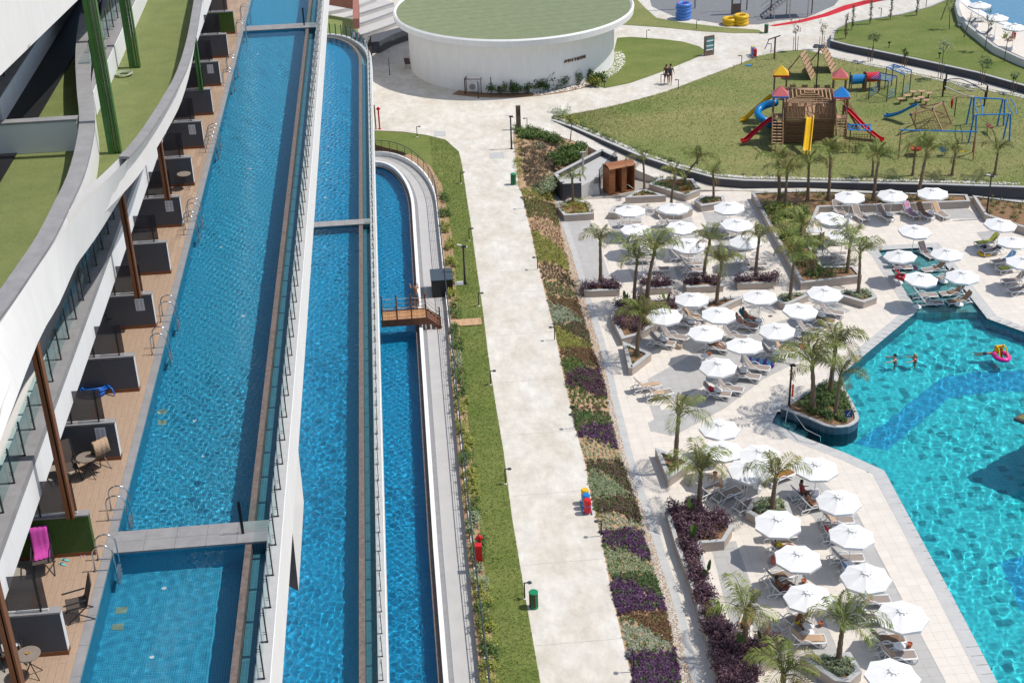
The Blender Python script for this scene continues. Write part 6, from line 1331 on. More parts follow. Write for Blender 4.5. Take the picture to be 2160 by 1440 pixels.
for y in(-.62,.62): MB().bar((-.3,y,.1),(2.6,y,2.35),.05,.22).build('stringer',M_galv,t); MB().tube([(-.3,y,1.1),(2.6,y,3.3)],.03,6).build('handrail',M_galv,t)
for x,y in((0.9,-.62),(2.6,-.62),(2.6,.62),(.9,.62),(4.6,-.6)): MB().tube([(x,y,0),(x,y,3.2)],.07,8).build('post',M_galv,t)
MB().box((2.5,-.8,2.3),(5.0,.8,2.38)).build('platform',M_galv,t)
for i,(x,y) in enumerate([(1466,18),(1575,22),(1625,36),(1712,30)]):
    p=G(x,y,2); q=thing('steel_column','steel column of the water ride at the top edge, %s from the left'%ORD[i],'column',tuple(p)); MB().tube([(0,0,0),(0,0,9)],.12 if i<1 else .06,8).build('shaft',M_galv if i==0 else M_black,q); MB().box((-.25,-.25,0),(.25,.25,.03)).build('foot_plate',M_galv,q)
p=G(1552,30,2); q=thing('ride_sign','brown sign column with a white panel in the ride shade','sign',tuple(p)); MB().box((-.5,-.2,0),(.5,.2,4)).build('column',M_sign,q); MB().box((-.4,-.23,1.2),(.4,-.201,3.9)).build('panel',M_white,q)
fp=G(1820,8,2); q=thing('metal_fence','black bar fence beside the red carpet','fence',tuple(fp)); MB().bar((0,0,1.1),(4.5,1.2,1.1),.05,.05).build('top_rail',M_black,q)
for k in range(26): MB().box((k*.175-.012,k*.0467-.012,0),(k*.175+.012,k*.0467+.012,1.1)).build('bar',M_black,q)
# ================================================================== trees
def tree(base,cy,label,cr=.9,ch=1.3,mt=M_leaf,n=260,stake=True,seed=0,zf=None,thin=False):
    rg=random.Random(seed); p=(zf(*base) if callable(zf) else G(*base,zf)); top=height(p,cy); t=thing('young_tree',label,'tree',tuple(p))
    lx=rg.uniform(-.12,.12); MB().tube([(0,0,-.05),(lx,.02,top*.5),(lx*1.6,0,top)],[.05,.04,.03],6).build('trunk',M_bark,t)
    br=MB()
    for k in range(7):
        a=rg.uniform(0,6.28); s=rg.uniform(.6,1); br.tube([(lx*1.6,0,top-.1),(lx+.4*cr*math.cos(a)*s,.4*cr*math.sin(a)*s,top+ch*.35*s),(lx+.75*cr*math.cos(a)*s,.75*cr*math.sin(a)*s,top+ch*.6*s)],[.02,.014,.006],4)
    o=br.build('branches',M_bark,t); o['kind']='stuff'
    b=MB()
    for k in range(11):
        a=rg.uniform(0,6.28); r_=rg.uniform(.1,.8)*cr; cloud(b,(lx+r_*math.cos(a),r_*math.sin(a),top-.15+rg.uniform(0,.75)*ch),.34*cr,.34*cr,.42*ch,n//11,.15,rg,up=1.0,shell=.2)
    b.build('crown',mt,t)
    if stake:
        for s in(-.22,.22): MB().tube([(s,.1,0),(s,.1,min(1.5,top*.8))],.03,5).build('stake',M_bark,t)
M_redl=mat('reddish sparse leaf',(.14,.065,.045),.7,.3,3,col2=(.2,.1,.07),island=.3)
TR=[((1678,108),70,'sparse reddish young tree left of the path corner',.75,1.6,M_redl,150,2.0),((1733,104),70,'pale young tree beside the raised lawn corner',.6,1.3,M_silverg,140,2.0),((1836,130),86,'rounded olive young tree at the path below the upper lawn',.85,1.1,M_leafd,300,2.0),((1908,141),118,'small young tree by the blue monkey bars',.6,1.0,M_leaf,220,2.0),((1984,166),108,'pale flecked young tree on the path edge',.9,1.5,M_silverg,300,2.0),((2070,180),142,'dark young tree at the path edge on the right',.9,1.1,M_leafd,280,2.0),((2138,196),166,'smallest young tree at the right end of the path',.6,.9,M_leafd,200,2.0),((2003,62),25,'young tree on the far right of the upper lawn',.7,1.6,M_silverg,200,2.66),((2077,108),55,'slim young tree in front of the pale curved wall',.6,1.8,M_leaf,200,2.66),((2118,130),86,'yellow green young tree at the right of the upper lawn',.7,1.5,M_leafy,200,2.66),((1202.7,298),258,'small tree at the tip of the playground lawn',.9,.9,M_leafy,320,1.9)]
for i,(b_,cy,lb,cr,ch,mt,n,z) in enumerate(TR): tree(b_,cy,lb,cr,ch,mt,n,i not in(7,8,9,10),60+i,z)
for i,(b_,ty) in enumerate([((1783,82),32),((1797,63),12),((1835,51),2),((1878,41),-6),((1933,33),-12)]):
    rg=random.Random(i+5); p=G(*b_,2.66); h=height(p,ty); t=thing('young_cypress','narrow columnar cypress on the upper lawn, %s from the left'%ORD[i],'tree',tuple(p),0,'columnar cypresses'); MB().tube([(0,0,0),(0,0,h)],[.04,.015],6).build('trunk',M_bark,t); b=MB()
    for k in range(14): cloud(b,(rg.uniform(-.08,.08),rg.uniform(-.08,.08),.25+h*.07*k*.93),.2,.2,.32,26,.12,rg,up=1.4,shell=.2)
    b.build('crown',M_leafd if i else M_rust,t)
for i,(b_,ty) in enumerate([((1985,42),-4),((2033,79),26)]):
    p=G(*b_,2.66); h=height(p,ty); t=thing('bare_tree','leafless leaning young tree on the upper lawn, %s one'%['left','right'][i],'tree',tuple(p)); MB().tube([(0,0,0),(.35,0,h*.6),(.55,.1,h)],[.05,.04,.02],6).build('trunk',M_bark,t); MB().tube([(.35,0,h*.6),(.75,.2,h*.9)],[.025,.01],5).build('branch',M_bark,t)
# low plants and pebbles along the playground wall and path
def line_plants(pts,zf,n,label,mt,s=.09,hh=.3,seed=3):
    rg=random.Random(seed); b=MB(); P=[zf(x,y) for x,y in pts]
    for k in range(n):
        f=rg.random()*(len(P)-1); i=int(f); p=P[i].lerp(P[i+1],f-i); cloud(b,p+Vector((rg.uniform(-.2,.2),rg.uniform(-.3,.3),0)),.2,.2,hh*rg.uniform(.6,1.3),26,s,rg,up=1.3)
    tag(b.build('low_shrubs',mt),label,None,None,'stuff')
line_plants([(1180,252),(1250,276),(1300,300),(1360,322),(1420,342)],GL,60,'low green plants behind the left end of the playground wall',M_leaf,.1,.35,1)
line_plants([(1420,342),(1520,366),(1700,374),(1900,378),(2060,380)],GL,34,'scattered flowering plants behind the long playground wall',M_silverg,.1,.3,2)
def line_peb(pts,zf,n,label,seed):
    rg=random.Random(seed); b=MB(); P=[zf(x,y) for x,y in pts]
    for k in range(n):
        f=rg.random()*(len(P)-1); i=int(f); p=P[i].lerp(P[i+1],f-i)+Vector((rg.uniform(-.15,.15),rg.uniform(-.22,.22),.02)); s=rg.uniform(.05,.1)
        b.add([(p.x+s,p.y,p.z),(p.x,p.y+s,p.z),(p.x-s,p.y,p.z),(p.x,p.y-s,p.z),(p.x,p.y,p.z+s*.7)],[(0,1,4),(1,2,4),(2,3,4),(3,0,4)])
    tag(b.build('gravel',M_peb),label,None,None,'stuff')
line_peb([(1170,248),(1210,262),(1280,292),(1350,322),(1420,345),(1510,369),(1570,374),(1700,377),(1850,380),(1990,383),(2150,388)],GL,1500,'white pebbles behind the long playground wall',3)
line_peb([(1745,118),(1800,131),(1880,147),(1960,164),(2060,186),(2160,206)],GL,700,'white pebbles along the path above the playground',4)
shrubs('pink_shrub','flowering shrub at the left tip of the playground lawn',[(1162,236),(1200,232),(1205,250),(1175,252)],2.0,12,.4,.6,60,M_silverg,.12,55)

# ================================================================== grass tufts
def tufts(label,pts_fn,n,hh,mt,seed):
    rg=random.Random(seed); b=MB()
    for k in range(n):
        p=pts_fn(rg)
        if p is None: continue
        for q in range(3):
            a=rg.uniform(0,6.28); l=hh*rg.uniform(.6,1.3); w_=.014; dx,dy=math.cos(a),math.sin(a); b.add([(p.x-dy*w_,p.y+dx*w_,p.z),(p.x+dy*w_,p.y-dx*w_,p.z),(p.x+dx*l*.7,p.y+dy*l*.7,p.z+l)],[(0,1,2)])
    tag(b.build('grass',mt),label,None,None,'stuff')
M_gt=mat('grass blade',(.125,.19,.03),.8,.3,.5,col2=(.235,.27,.07),island=.45,coords='World'); M_gd=mat('dry grass blade',(.16,.20,.05),.8,.3,.3,col2=(.34,.31,.14),island=.45,coords='World')
sp_=[(p.x,p.y) for p in stripl]
def fs(rg):
    p=Vector((rg.uniform(2.6,5.1),48+rg.random()*72,2.03)); return p if inside((p.x,p.y),sp_) else None
tufts('short green grass on the lawn strip beside the path',fs,16000,.075,M_gt,1)
def fl_(rg):
    i=rg.randrange(_n-1);j=rg.randrange(_m-1); u,v_=rg.random(),rg.random(); a=_v[i*_m+j].lerp(_v[(i+1)*_m+j],u); c=_v[i*_m+j+1].lerp(_v[(i+1)*_m+j+1],u); return a.lerp(c,v_)
tufts('dry green grass on the sloping playground lawn',fl_,22000,.11,M_gd,2)
# ================================================================== playground
M_pt=mat('playground timber',(.25,.135,.075),.75,.2,4,.1,rnd=.15); M_ptl=mat('light playground timber',(.42,.27,.16),.75,.15,4,.1,rnd=.1); M_ybl=mat('slide yellow',(.78,.47,.005),.3,.06,3); M_sbl=mat('slide blue',(.005,.20,.50),.3,.06,3); M_srd=mat('slide red',(.55,.012,.03),.3,.06,3); M_pnk=mat('faded red roof',(.55,.12,.13),.5,.1,3); M_pbl=mat('frame blue',(.01,.20,.58),.35,.08,4); M_olv=mat('olive steel post',(.09,.08,.03),.6,.15,5); M_net=mat('red net rope',(.26,.07,.06),.9,.15,9)
def LB(o,label): o['label']=label; return o
def slide(pts,label,mt,parent,O,w_=.5,name='slide'):
    P=curve([Vector(p) for p in pts],5); b=MB(); v=[]
    for i,p in enumerate(P):
        d=(P[min(i+1,len(P)-1)]-P[max(i-1,0)]); s=Vector((-d.y,d.x,0)).normalized()
        for k,h in((-1.15,.22),(-1.0,.24),(-.92,.03),(-.5,0),(.5,0),(.92,.03),(1.0,.24),(1.15,.22)): v.append(p+s*(k*w_/2)+Vector((0,0,h))-O)
    n=8; b.add(v,[(i*n+j,i*n+j+1,(i+1)*n+j+1,(i+1)*n+j) for i in range(len(P)-1) for j in range(n-1)]); o=b.build(name,mt,parent,smooth=False); o.modifiers.new('t','SOLIDIFY').thickness=.03
    if label: o['label']=label
    return o
f0=GL(1652,303); f1=GL(1757,303); fc=(f0+f1)/2; fa=math.atan2(f1.y-f0.y,f1.x-f0.x); W=(f1-f0).length/2
ft=thing('play_fort','wooden play fort with four coloured pyramid roofs, plank walls and slides','play fort',tuple(fc),fa)
def fb(a,b_,nm,mt): return MB().box(a,b_).build(nm,mt,ft)
D=5.0; Hh=3.35
# front and back walls: slatted base, palisade above
for yy,nm in((0,'front'),(D,'back')):
    for i in range(16): fb((-W,yy,.1+i*.135),(-.35 if yy==0 else W,yy+.05,.1+i*.135+.085),'slat',M_pt)
    if yy==0:
        for i in range(16): fb((.35,yy,.1+i*.135),(W,yy+.05,.1+i*.135+.09),'slat',M_pt)
    x=-W
    while x<W-.05:
        if not(yy==0 and abs(x+.06)<.38): fb((x,yy-.03,2.3),(x+.11,yy+.02,Hh+(.25 if int((x+W)/.5)%2 else 0)),'palisade_board',M_pt)
        x+=.13
for xx in(-W,W):
    for i in range(22): fb((xx-.03,.05,.1+i*.145),(xx+.03,D,.1+i*.145+.1),'slat',M_pt)
fb((-W,0,2.2),(W,D,2.28),'floor_deck',M_ptl)
# square pergola of slats
for k in range(6):
    r0=W*(1-k*.16); z=Hh+.1+k*.07; c=D/2
    for a,b_ in(((-r0,c-r0*.92),(r0,c-r0*.92)),((r0,c-r0*.92),(r0,c+r0*.92)),((r0,c+r0*.92),(-r0,c+r0*.92)),((-r0,c+r0*.92),(-r0,c-r0*.92))): MB().bar((*a,z),(*b_,z),.09,.05).build('pergola_slat',M_ptl,ft)
for s in(-1,1):
    for q in(-1,1): MB().bar((s*W,D/2+q*W*.92,Hh+.06),(0,D/2,Hh+.5),.08,.08).build('pergola_rafter',M_pt,ft)
for k in range(9):
    x=-W+W*2*k/8
    MB().bar((x,D/2-W*.92,Hh+.04),(x,D/2-W*.45,Hh+.16),.07,.04).build('pergola_slat',M_ptl,ft); MB().bar((x,D/2+W*.92,Hh+.04),(x,D/2+W*.45,Hh+.16),.07,.04).build('pergola_slat',M_ptl,ft)
def tower(x,y,roof,trim,nm,h=4.95,fl=2.3):
    r_=.52
    for a in(-1,1):
        for c in(-1,1): fb((x+a*r_-.05,y+c*r_-.05,0),(x+a*r_+.05,y+c*r_+.05,h-.75),'tower_post',M_pt)
    fb((x-r_,y-r_,fl-.05),(x+r_,y+r_,fl),'tower_floor',M_ptl)
    b=MB(); e=r_+.16; zt=h-.75; b.add([(x-e,y-e,zt),(x+e,y-e,zt),(x+e,y+e,zt),(x-e,y+e,zt),(x,y,h)],[(0,1,4),(1,2,4),(2,3,4),(3,0,4)]); tr_=LB(b.build('tower_roof',roof,ft),nm+' pyramid roof of the play fort')
    for a,c in(((-e,-e),(e,-e)),((e,-e),(e,e)),((e,e),(-e,e)),((-e,e),(-e,-e))): MB().bar((x+a[0],y+a[1],zt-.07),(x+c[0],y+c[1],zt-.07),.03,.16).build('roof_trim',trim,tr_)
    for sx in(-1,1):
        for k in range(6): fb((x+sx*r_-.02,y-r_+.08+k*.16,fl+.1),(x+sx*r_+.02,y-r_+.17+k*.16,fl+.75),'railing_board',M_pt if k%2 else M_pbl)
tower(-W-.45,.55,M_pnk,M_pbl,'faded red left'); tower(W+.45,.55,M_pbl,M_pnk,'blue right'); tower(-W-.3,5.2,M_y,M_srd,'yellow back left',5.3); tower(W+.6,5.2,M_pnk,M_y,'faded red back right',5.1)
# staircases
def stairs(x,y0,y1,z0,z1,w_=.8,n=9):
    for i in range(n):
        f=(i+.5)/n; fb((x-w_/2,y0+(y1-y0)*f-.11,z0+(z1-z0)*f-.03),(x+w_/2,y0+(y1-y0)*f+.11,z0+(z1-z0)*f+.01),'stair_tread',M_ptl)
    for s in(-1,1):
        MB().bar((x+s*w_/2,y0,z0),(x+s*w_/2,y1,z1),.05,.18).build('stringer',M_pt,ft); MB().bar((x+s*w_/2,y0,z0+.8),(x+s*w_/2,y1,z1+.8),.06,.06).build('handrail',M_pt,ft)
        for k in range(4): f=k/3; fb((x+s*w_/2-.03,y0+(y1-y0)*f-.03,z0+(z1-z0)*f),(x+s*w_/2+.03,y0+(y1-y0)*f+.03,z0+(z1-z0)*f+.85),'rail_post',M_pt)
stairs(-W-.6,-2.6,-.0,.05,2.3,.9,12); stairs(W+.5,-1.4,0.0,1.0,2.3,.85,7)
fb((W+.1,-2.2,.95),(W+.9,-1.4,1.0),'landing_deck',M_ptl)
for a in((W+.12,-1.98),(W+.88,-1.98),(W+.12,-1.22),(W+.88,-1.22)): fb((a[0]-.04,a[1]-.04,0),(a[0]+.04,a[1]+.04,1.5),'landing_post',M_pt)
Z0=Vector((0,0,0))
slide([(0,.0,2.35),(0,-.4,2.3),(-.12,-1.6,1.2),(-.25,-2.7,.32),(-.3,-3.2,.22)],'bright yellow front slide of the play fort',M_ybl,ft,Z0,.55)
slide([(-W-.9,.4,1.9),(-W-1.3,.3,1.8),(-W-2.4,.0,.9),(-W-3.2,-.4,.25),(-W-3.6,-.5,.2)],'red slide on the left of the play fort',M_srd,ft,Z0)
slide([(-W-.8,5.2,2.3),(-W-1.2,5.2,2.2),(-W-2.3,5.0,1.2),(-W-3.2,4.8,.35),(-W-3.6,4.75,.25)],'yellow slide on the back left of the play fort',M_ybl,ft,Z0)
slide([(W+.9,1.9,2.3),(W+1.3,1.8,2.2),(W+2.6,1.1,1.1),(W+3.8,.5,.3),(W+4.2,.3,.22)],'red slide on the right of the play fort',M_srd,ft,Z0)
b=MB(); sp=[(-W-1.0+.75*math.cos(a)-.45,3.0+.75*math.sin(a),2.6-.3*a) for a in [k*.35+.3 for k in range(22)]]; b.tube(curve(sp,2),.33,10); LB(b.build('spiral_tube',M_sbl,ft,smooth=True),'blue spiral tube slide at the left of the fort')
# net frame with blue ladder rails at the right front
for x in(W+1.2,W+2.9): fb((x-.05,-1.9,0),(x+.05,-1.8,1.9),'net_post',M_pt); MB().tube([(x,-1.85,1.9),(x,-.4,1.9)],.04,6).build('ladder_rail',M_pbl,ft)
MB().tube([(W+1.0,-1.85,1.95),(W+3.0,-1.85,1.95)],.045,6).build('ladder_rail',M_pbl,ft); MB().tube([(W+1.0,-.5,1.95),(W+3.0,-.5,1.95)],.045,6).build('ladder_rail',M_pbl,ft)
for k in range(8): MB().tube([(W+1.1+k*.25,-1.85,1.95),(W+1.1+k*.25,-.5,1.95)],.025,5).build('rung',M_pbl,ft)
for k in range(8): MB().tube([(W+1.2,-1.85,.15+k*.2),(W+2.9,-1.85,.15+k*.2)],.02,4).build('net_rope',M_net,ft); 
for k in range(8): MB().tube([(W+1.25+k*.23,-1.85,.1),(W+1.25+k*.23,-1.85,1.7)],.02,4).build('net_rope',M_net,ft)
# ramp bridge to the right back
for s in(4.6,5.5):
    MB().bar((W+1.1,s,1.9),(W+2.4,s-1.6,.3),.06,.2).build('ramp_beam',M_pt,ft); MB().bar((W+1.1,s,2.6),(W+2.4,s-1.6,1.0),.06,.06).build('handrail',M_pt,ft)
    for k in range(8): f=k/7; MB().bar((W+1.1+1.3*f,s-1.6*f,1.9-1.6*f),(W+1.1+1.3*f,s-1.6*f,2.6-1.6*f),.07,.03).build('railing_board',M_pt if k%2 else M_y,ft)
for k in range(9): f=k/8; MB().box((W+1.0+1.3*f,4.3-1.6*f+.3,1.85-1.6*f),(W+1.2+1.3*f,5.2-1.6*f+.3,1.9-1.6*f)).build('ramp_board',M_ptl,ft)
tall((1716,262),GL,98,'playground lamp post with four round heads rising from the fort',1)
# tunnel of red and blue tubes
tp=GL(1828,190); t=thing('play_tunnel','red and blue plastic crawl tunnel behind the fort','play tunnel',tuple(tp),R(-8))
for i,(x,mt) in enumerate(((-.9,M_sbl),(.45,M_srd))):
    MB().tube([(x-.6,0,1.0+.2*i),(x+.6,.2,1.0+.2*i)],.45,14,cap=False).build('tube',mt,t).modifiers.new('t','SOLIDIFY').thickness=.05
    for e in(-.62,.62): MB().box((x+e-.05,-.5,.0),(x+e+.05,-.38,1.6)).build('post',M_pt,t); MB().box((x+e-.05,.5,.0),(x+e+.05,.62,1.6)).build('post',M_pt,t)
# climbing walls
for i,((x,y),rz) in enumerate([((1690,160),62),((1733,146),62)]):
    p=GL(x,y); t=thing('climbing_frame','wooden A shaped climbing wall with dark holds, %s one'%['left','right'][i],'climbing frame',tuple(p),R(rz)); hw=1.05; hh=2.3
    a=[(-hw,-1.2,.0),(hw,-1.2,.0),(hw,0,hh),(-hw,0,hh)]; o=MB().add(a,[(0,1,2,3)]).build('climbing_panel',M_ptl,t); o.modifiers.new('t','SOLIDIFY').thickness=.05
    for s in(-hw,hw): MB().bar((s,0,hh),(s-.3 if s<0 else s+.1,1.6,0),.1,.1).build('leg',M_pt,t)
    for k in range(6): MB().bar((-hw,.25+k*.22,hh-.35-k*.32),(hw,.25+k*.22,hh-.35-k*.32),.05,.12).build('crossbar',M_pt,t)
    rg=random.Random(i)
    for r_ in range(6):
        for c in range(4): u=.12+r_*.15; MB().lathe([(0,0),(.07,0),(.05,.06),(0,.07)],7,(-hw+.25+c*.52+rg.uniform(-.1,.1),-1.2+1.2*u-.03,hh*u+.02)).build('hold',M_black,t)
# monkey bars
for i,(pl,ty) in enumerate([([(1832,210),(1870,215),(1888,205),(1852,197)],162),([(1866,188),(1903,205),(1918,195),(1880,182)],150)]):
    P=[GL(x,y) for x,y in pl]; o=P[0]; h=1.95 if i==0 else 2.1; t=thing('monkey_bars','blue topped monkey bars on dark posts, %s set'%['nearer','farther'][i],'monkey bars',tuple(o)); Q=[p-o for p in P]
    for q in Q: MB().tube([q,q+Vector((0,0,h))],.045,6).build('post',M_olv,t)
    up=Vector((0,0,h))
    for a,c in((0,1),(3,2)): MB().tube([Q[a]+up,Q[c]+up],.05,6).build('beam',M_pbl if i else M_rail,t)
    for k in range(8): f=k/7; MB().tube([Q[0].lerp(Q[1],f)+up,Q[3].lerp(Q[2],f)+up],.025,5).build('rung',M_pbl,t)
    for a,c in((0,3),(1,2)):
        for k in range(3): MB().tube([Q[a]+Vector((0,0,.3+k*.28)),Q[c]+Vector((0,0,.3+k*.28))],.02,5).build('side_rung',M_pbl,t)
# stepping seats
for i,(x,y) in enumerate([(1898,219),(1912,212),(1925,204),(1931,219),(1943,203),(1958,207),(1942,216),(1953,222)]):
    p=GL(x,y); t=thing('stepping_seat','wooden stepping block on a post, %s of the group from the left'%ORD[i],'stepping block',tuple(p),0,'stepping blocks'); MB().box((-.05,-.05,0),(.05,.05,.45)).build('post',M_pt,t); MB().box((-.28,-.28,.45),(.28,.28,.5)).build('top',M_ptl,t)
# net climber with blue slide
nc=GL(1945,270); t=thing('net_climber','leaning timber cube climber with red nets','climber',tuple(nc)); O=Vector(nc)
def q_(x,y,z): return G(x,y,nc.z+z)-O
T1=q_(1922,245,1.9);T2=q_(1990,217,2.3);T3=q_(2006,262,1.3);T4=q_(1969,236,1.9)
Bq=[GL(1934,275)-O,GL(1988,276)-O,GL(2008,262)-O,GL(1990,240)-O]
A1=G(1921,242,nc.z+1.7)-O;A2=G(1967,230,nc.z+1.7)-O;A3=G(1989,216,nc.z+1.7)-O;A4=G(1943,226,nc.z+1.7)-O
for a,c in((A1,A2),(A2,A3),(A3,A4),(A4,A1),(A1,Bq[0]),(A2,Bq[1]),(A3,Bq[2]),(A4,Bq[3]),(Bq[1],Bq[2])): MB().bar(a,c,.1,.1).build('timber',M_pt if a!=A2 else M_ptl,t)
for a in(A1,A2,A3,A4): MB().lathe([(.0,-.1),(.1,-.08),(.1,.08),(0,.1)],8,a).build('corner_cap',M_signb,t)
for (a,b_,c,d) in((A1,A2,Bq[1],Bq[0]),(A2,A3,Bq[2],Bq[1])):
    for k in range(1,8): f=k/8; MB().tube([a.lerp(d,f),b_.lerp(c,f)],.014,4).build('net_rope',M_net,t); MB().tube([a.lerp(b_,f),d.lerp(c,f)],.014,4).build('net_rope',M_net,t)
sa=G(1933,224,nc.z+1.6); sb=GL(1866,250)
bs=thing('play_slide','blue plastic slide in front of the net climber','slide',tuple(sb)); O=Vector(sb)
slide([sa,sa.lerp(sb,.15)-Vector((0,0,0)),sa.lerp(sb,.5)-Vector((0,0,.15)),sa.lerp(sb,.85)-Vector((0,0,.05)),sb+Vector((0,0,.2))],None,M_sbl,bs,O,.5,'trough'); MB().tube([sa-O-Vector((0,0,.1)),Vector((sa.x-O.x,sa.y-O.y,0))],.04,6).build('support',M_olv,bs)
# swings: long beam swing and blue frame swing
def swing(pa,pb,h,label,legm,seats):
    a=GL(*pa);c=GL(*pb); t=thing('swing_frame',label,'swing',tuple(a)); O=Vector(a); a=Vector((0,0,0));c=c-O; up=Vector((0,0,h)); d=c.normalized(); n_=Vector((-d.y,d.x,0))
    MB().tube([a+up-d*.15,c+up+d*.15],.06,8).build('beam',M_pbl,t)
    for e in(a,c):
        for s in(-1,1): MB().tube([e+n_*s*.9,e+up],.06,6).build('leg',legm,t)
    for f,mt,kind,lb in seats:
        p=a.lerp(c,f)+up; zz_=.55
        for s in(-.22,.22): MB().tube([p+d*s,Vector((p.x,p.y,zz_))+d*s],.012,4).build('chain',M_galv,t)
        b=MB()
        if kind=='bowl': b.lathe([(0,zz_-.1),(.35,zz_-.08),(.5,zz_+.05),(.52,zz_+.18),(.46,zz_+.1),(0,zz_)],16,(p.x,p.y,0))
        elif kind=='box': b.box((p.x-.25,p.y-.2,zz_),(p.x+.25,p.y+.2,zz_+.05)); b.box((p.x-.25,p.y-.22,zz_),(p.x+.25,p.y-.17,zz_+.3)); b.box((p.x-.25,p.y+.17,zz_),(p.x+.25,p.y+.22,zz_+.35))
        else: b.box((p.x-.3,p.y-.1,zz_),(p.x+.3,p.y+.1,zz_+.05))
        LB(b.build('swing_seat',mt,t),lb)
swing((1896,326),(2052,330),2.15,'long blue beam swing with three hanging seats',M_pt,[(.22,M_srd,'bowl','red bowl swing seat'),(.6,M_sbl,'box','blue box swing seat'),(.86,M_y,'flat','yellow flat swing seat')])
a=GL(2045,262);c=GL(2110,266);e=GL(2050,300);g_=GL(2122,298); t=thing('swing_frame','double blue frame swing with a hanging rope seat at the right','swing',tuple(a)); O=Vector(a); h=2.4; up=Vector((0,0,h))
for p in(a,c,e,g_):
    for s in(-.18,.18): MB().tube([p-O+Vector((s*1.6,0,0)),p-O+Vector((s*.5,0,h))],.07,6).build('leg',M_pbl,t)
    MB().lathe([(.0,0),(.08,.0),(.06,.08),(0,.1)],8,p-O+up).build('leg_cap',M_y,t)
for p,q in((a,c),(e,g_)): MB().tube([p-O+up,q-O+up],.06,8).build('beam',M_pbl,t)
for p,q in((a,e),(c,g_)):
    for s in(-.15,.15): MB().tube(curve([p-O+up+Vector((.4+s,0,0)),(p+q)/2-O+up+Vector((.4+s*2,0,.05)),q-O+up+Vector((.4+s,0,0))],5),.045,6).build('arched_bar',M_pbl,t)
mid=(a+c+e+g_)/4-O
for s,(p) in enumerate((a,c,e,g_)): MB().tube([p-O+up,mid+Vector((.2,0,.7))],.012,4).build('rope',M_black,t)
MB().box(tuple(mid+Vector((0,-.5,.6))),tuple(mid+Vector((.3,.5,.68)))).build('swing_seat',M_net,t)
# arched balance track and see-saw
a=GL(1988,204);c=GL(2083,226); t=thing('balance_track','dark arched balance track with pale curved ramps','play track',tuple(a)); O=Vector(a)
for off in(Vector((0,0,0)),Vector((.8,1.6,0))):
    p0=Vector((0,0,1.55))+off;p1=c-O+Vector((-.2,.3,1.3))+off; MB().tube(curve([p0,p0.lerp(p1,.35)+Vector((0,0,.5)),p0.lerp(p1,.7)+Vector((0,0,.35)),p1],5),.04,6).build('arch',M_black,t); MB().tube([Vector((0,0,0))+off,p0+Vector((0,0,.1))],.08,6).build('post',M_black,t); MB().tube([p1,Vector((p1.x,p1.y,-.2))],.08,6).build('post',M_black,t)
    MB().tube(curve([p0+Vector((.1,0,-.6)),p0+Vector((1.0,-.3,-1.0)),p0+Vector((2.0,-.8,-1.35)),p0+Vector((2.6,-.9,-1.4))],5),.06,6).build('ramp',M_copl,t)
p=GL(2013,246); t=thing('play_crane','small wooden play crane with a red bucket','play crane',tuple(p)); MB().tube([(0,0,0),(0,0,1.75)],.05,6).build('post',M_olv,t); MB().bar((-.4,0,1.65),(.5,.3,1.85),.09,.09).build('arm',M_ptl,t); MB().lathe([(.05,.75),(.12,1.2),(.1,1.6)],8,(-.35,0,0)).build('bucket',M_srd,t)
p=GL(1633,125); t=thing('gallows_post','wooden gate post with a slanted arm at the playground corner','post',tuple(p)); h=height(p,78); MB().box((-.07,-.07,0),(.07,.07,h)).build('post',M_pt,t); MB().bar((-.7,0,h-.25),(.5,0,h+.1),.1,.1).build('arm',M_pt,t); MB().bar((-.65,0,h-.3),(-1.0,0,h-1.2),.06,.06).build('brace',M_signb,t)
p=GL(1579,139); tag(MB().box((-.3,-.2,0),(.3,.2,.06)).build('play_mat',M_sbl,None,tuple(p)),'small blue lid lying on the lawn near the far lamp','lid')
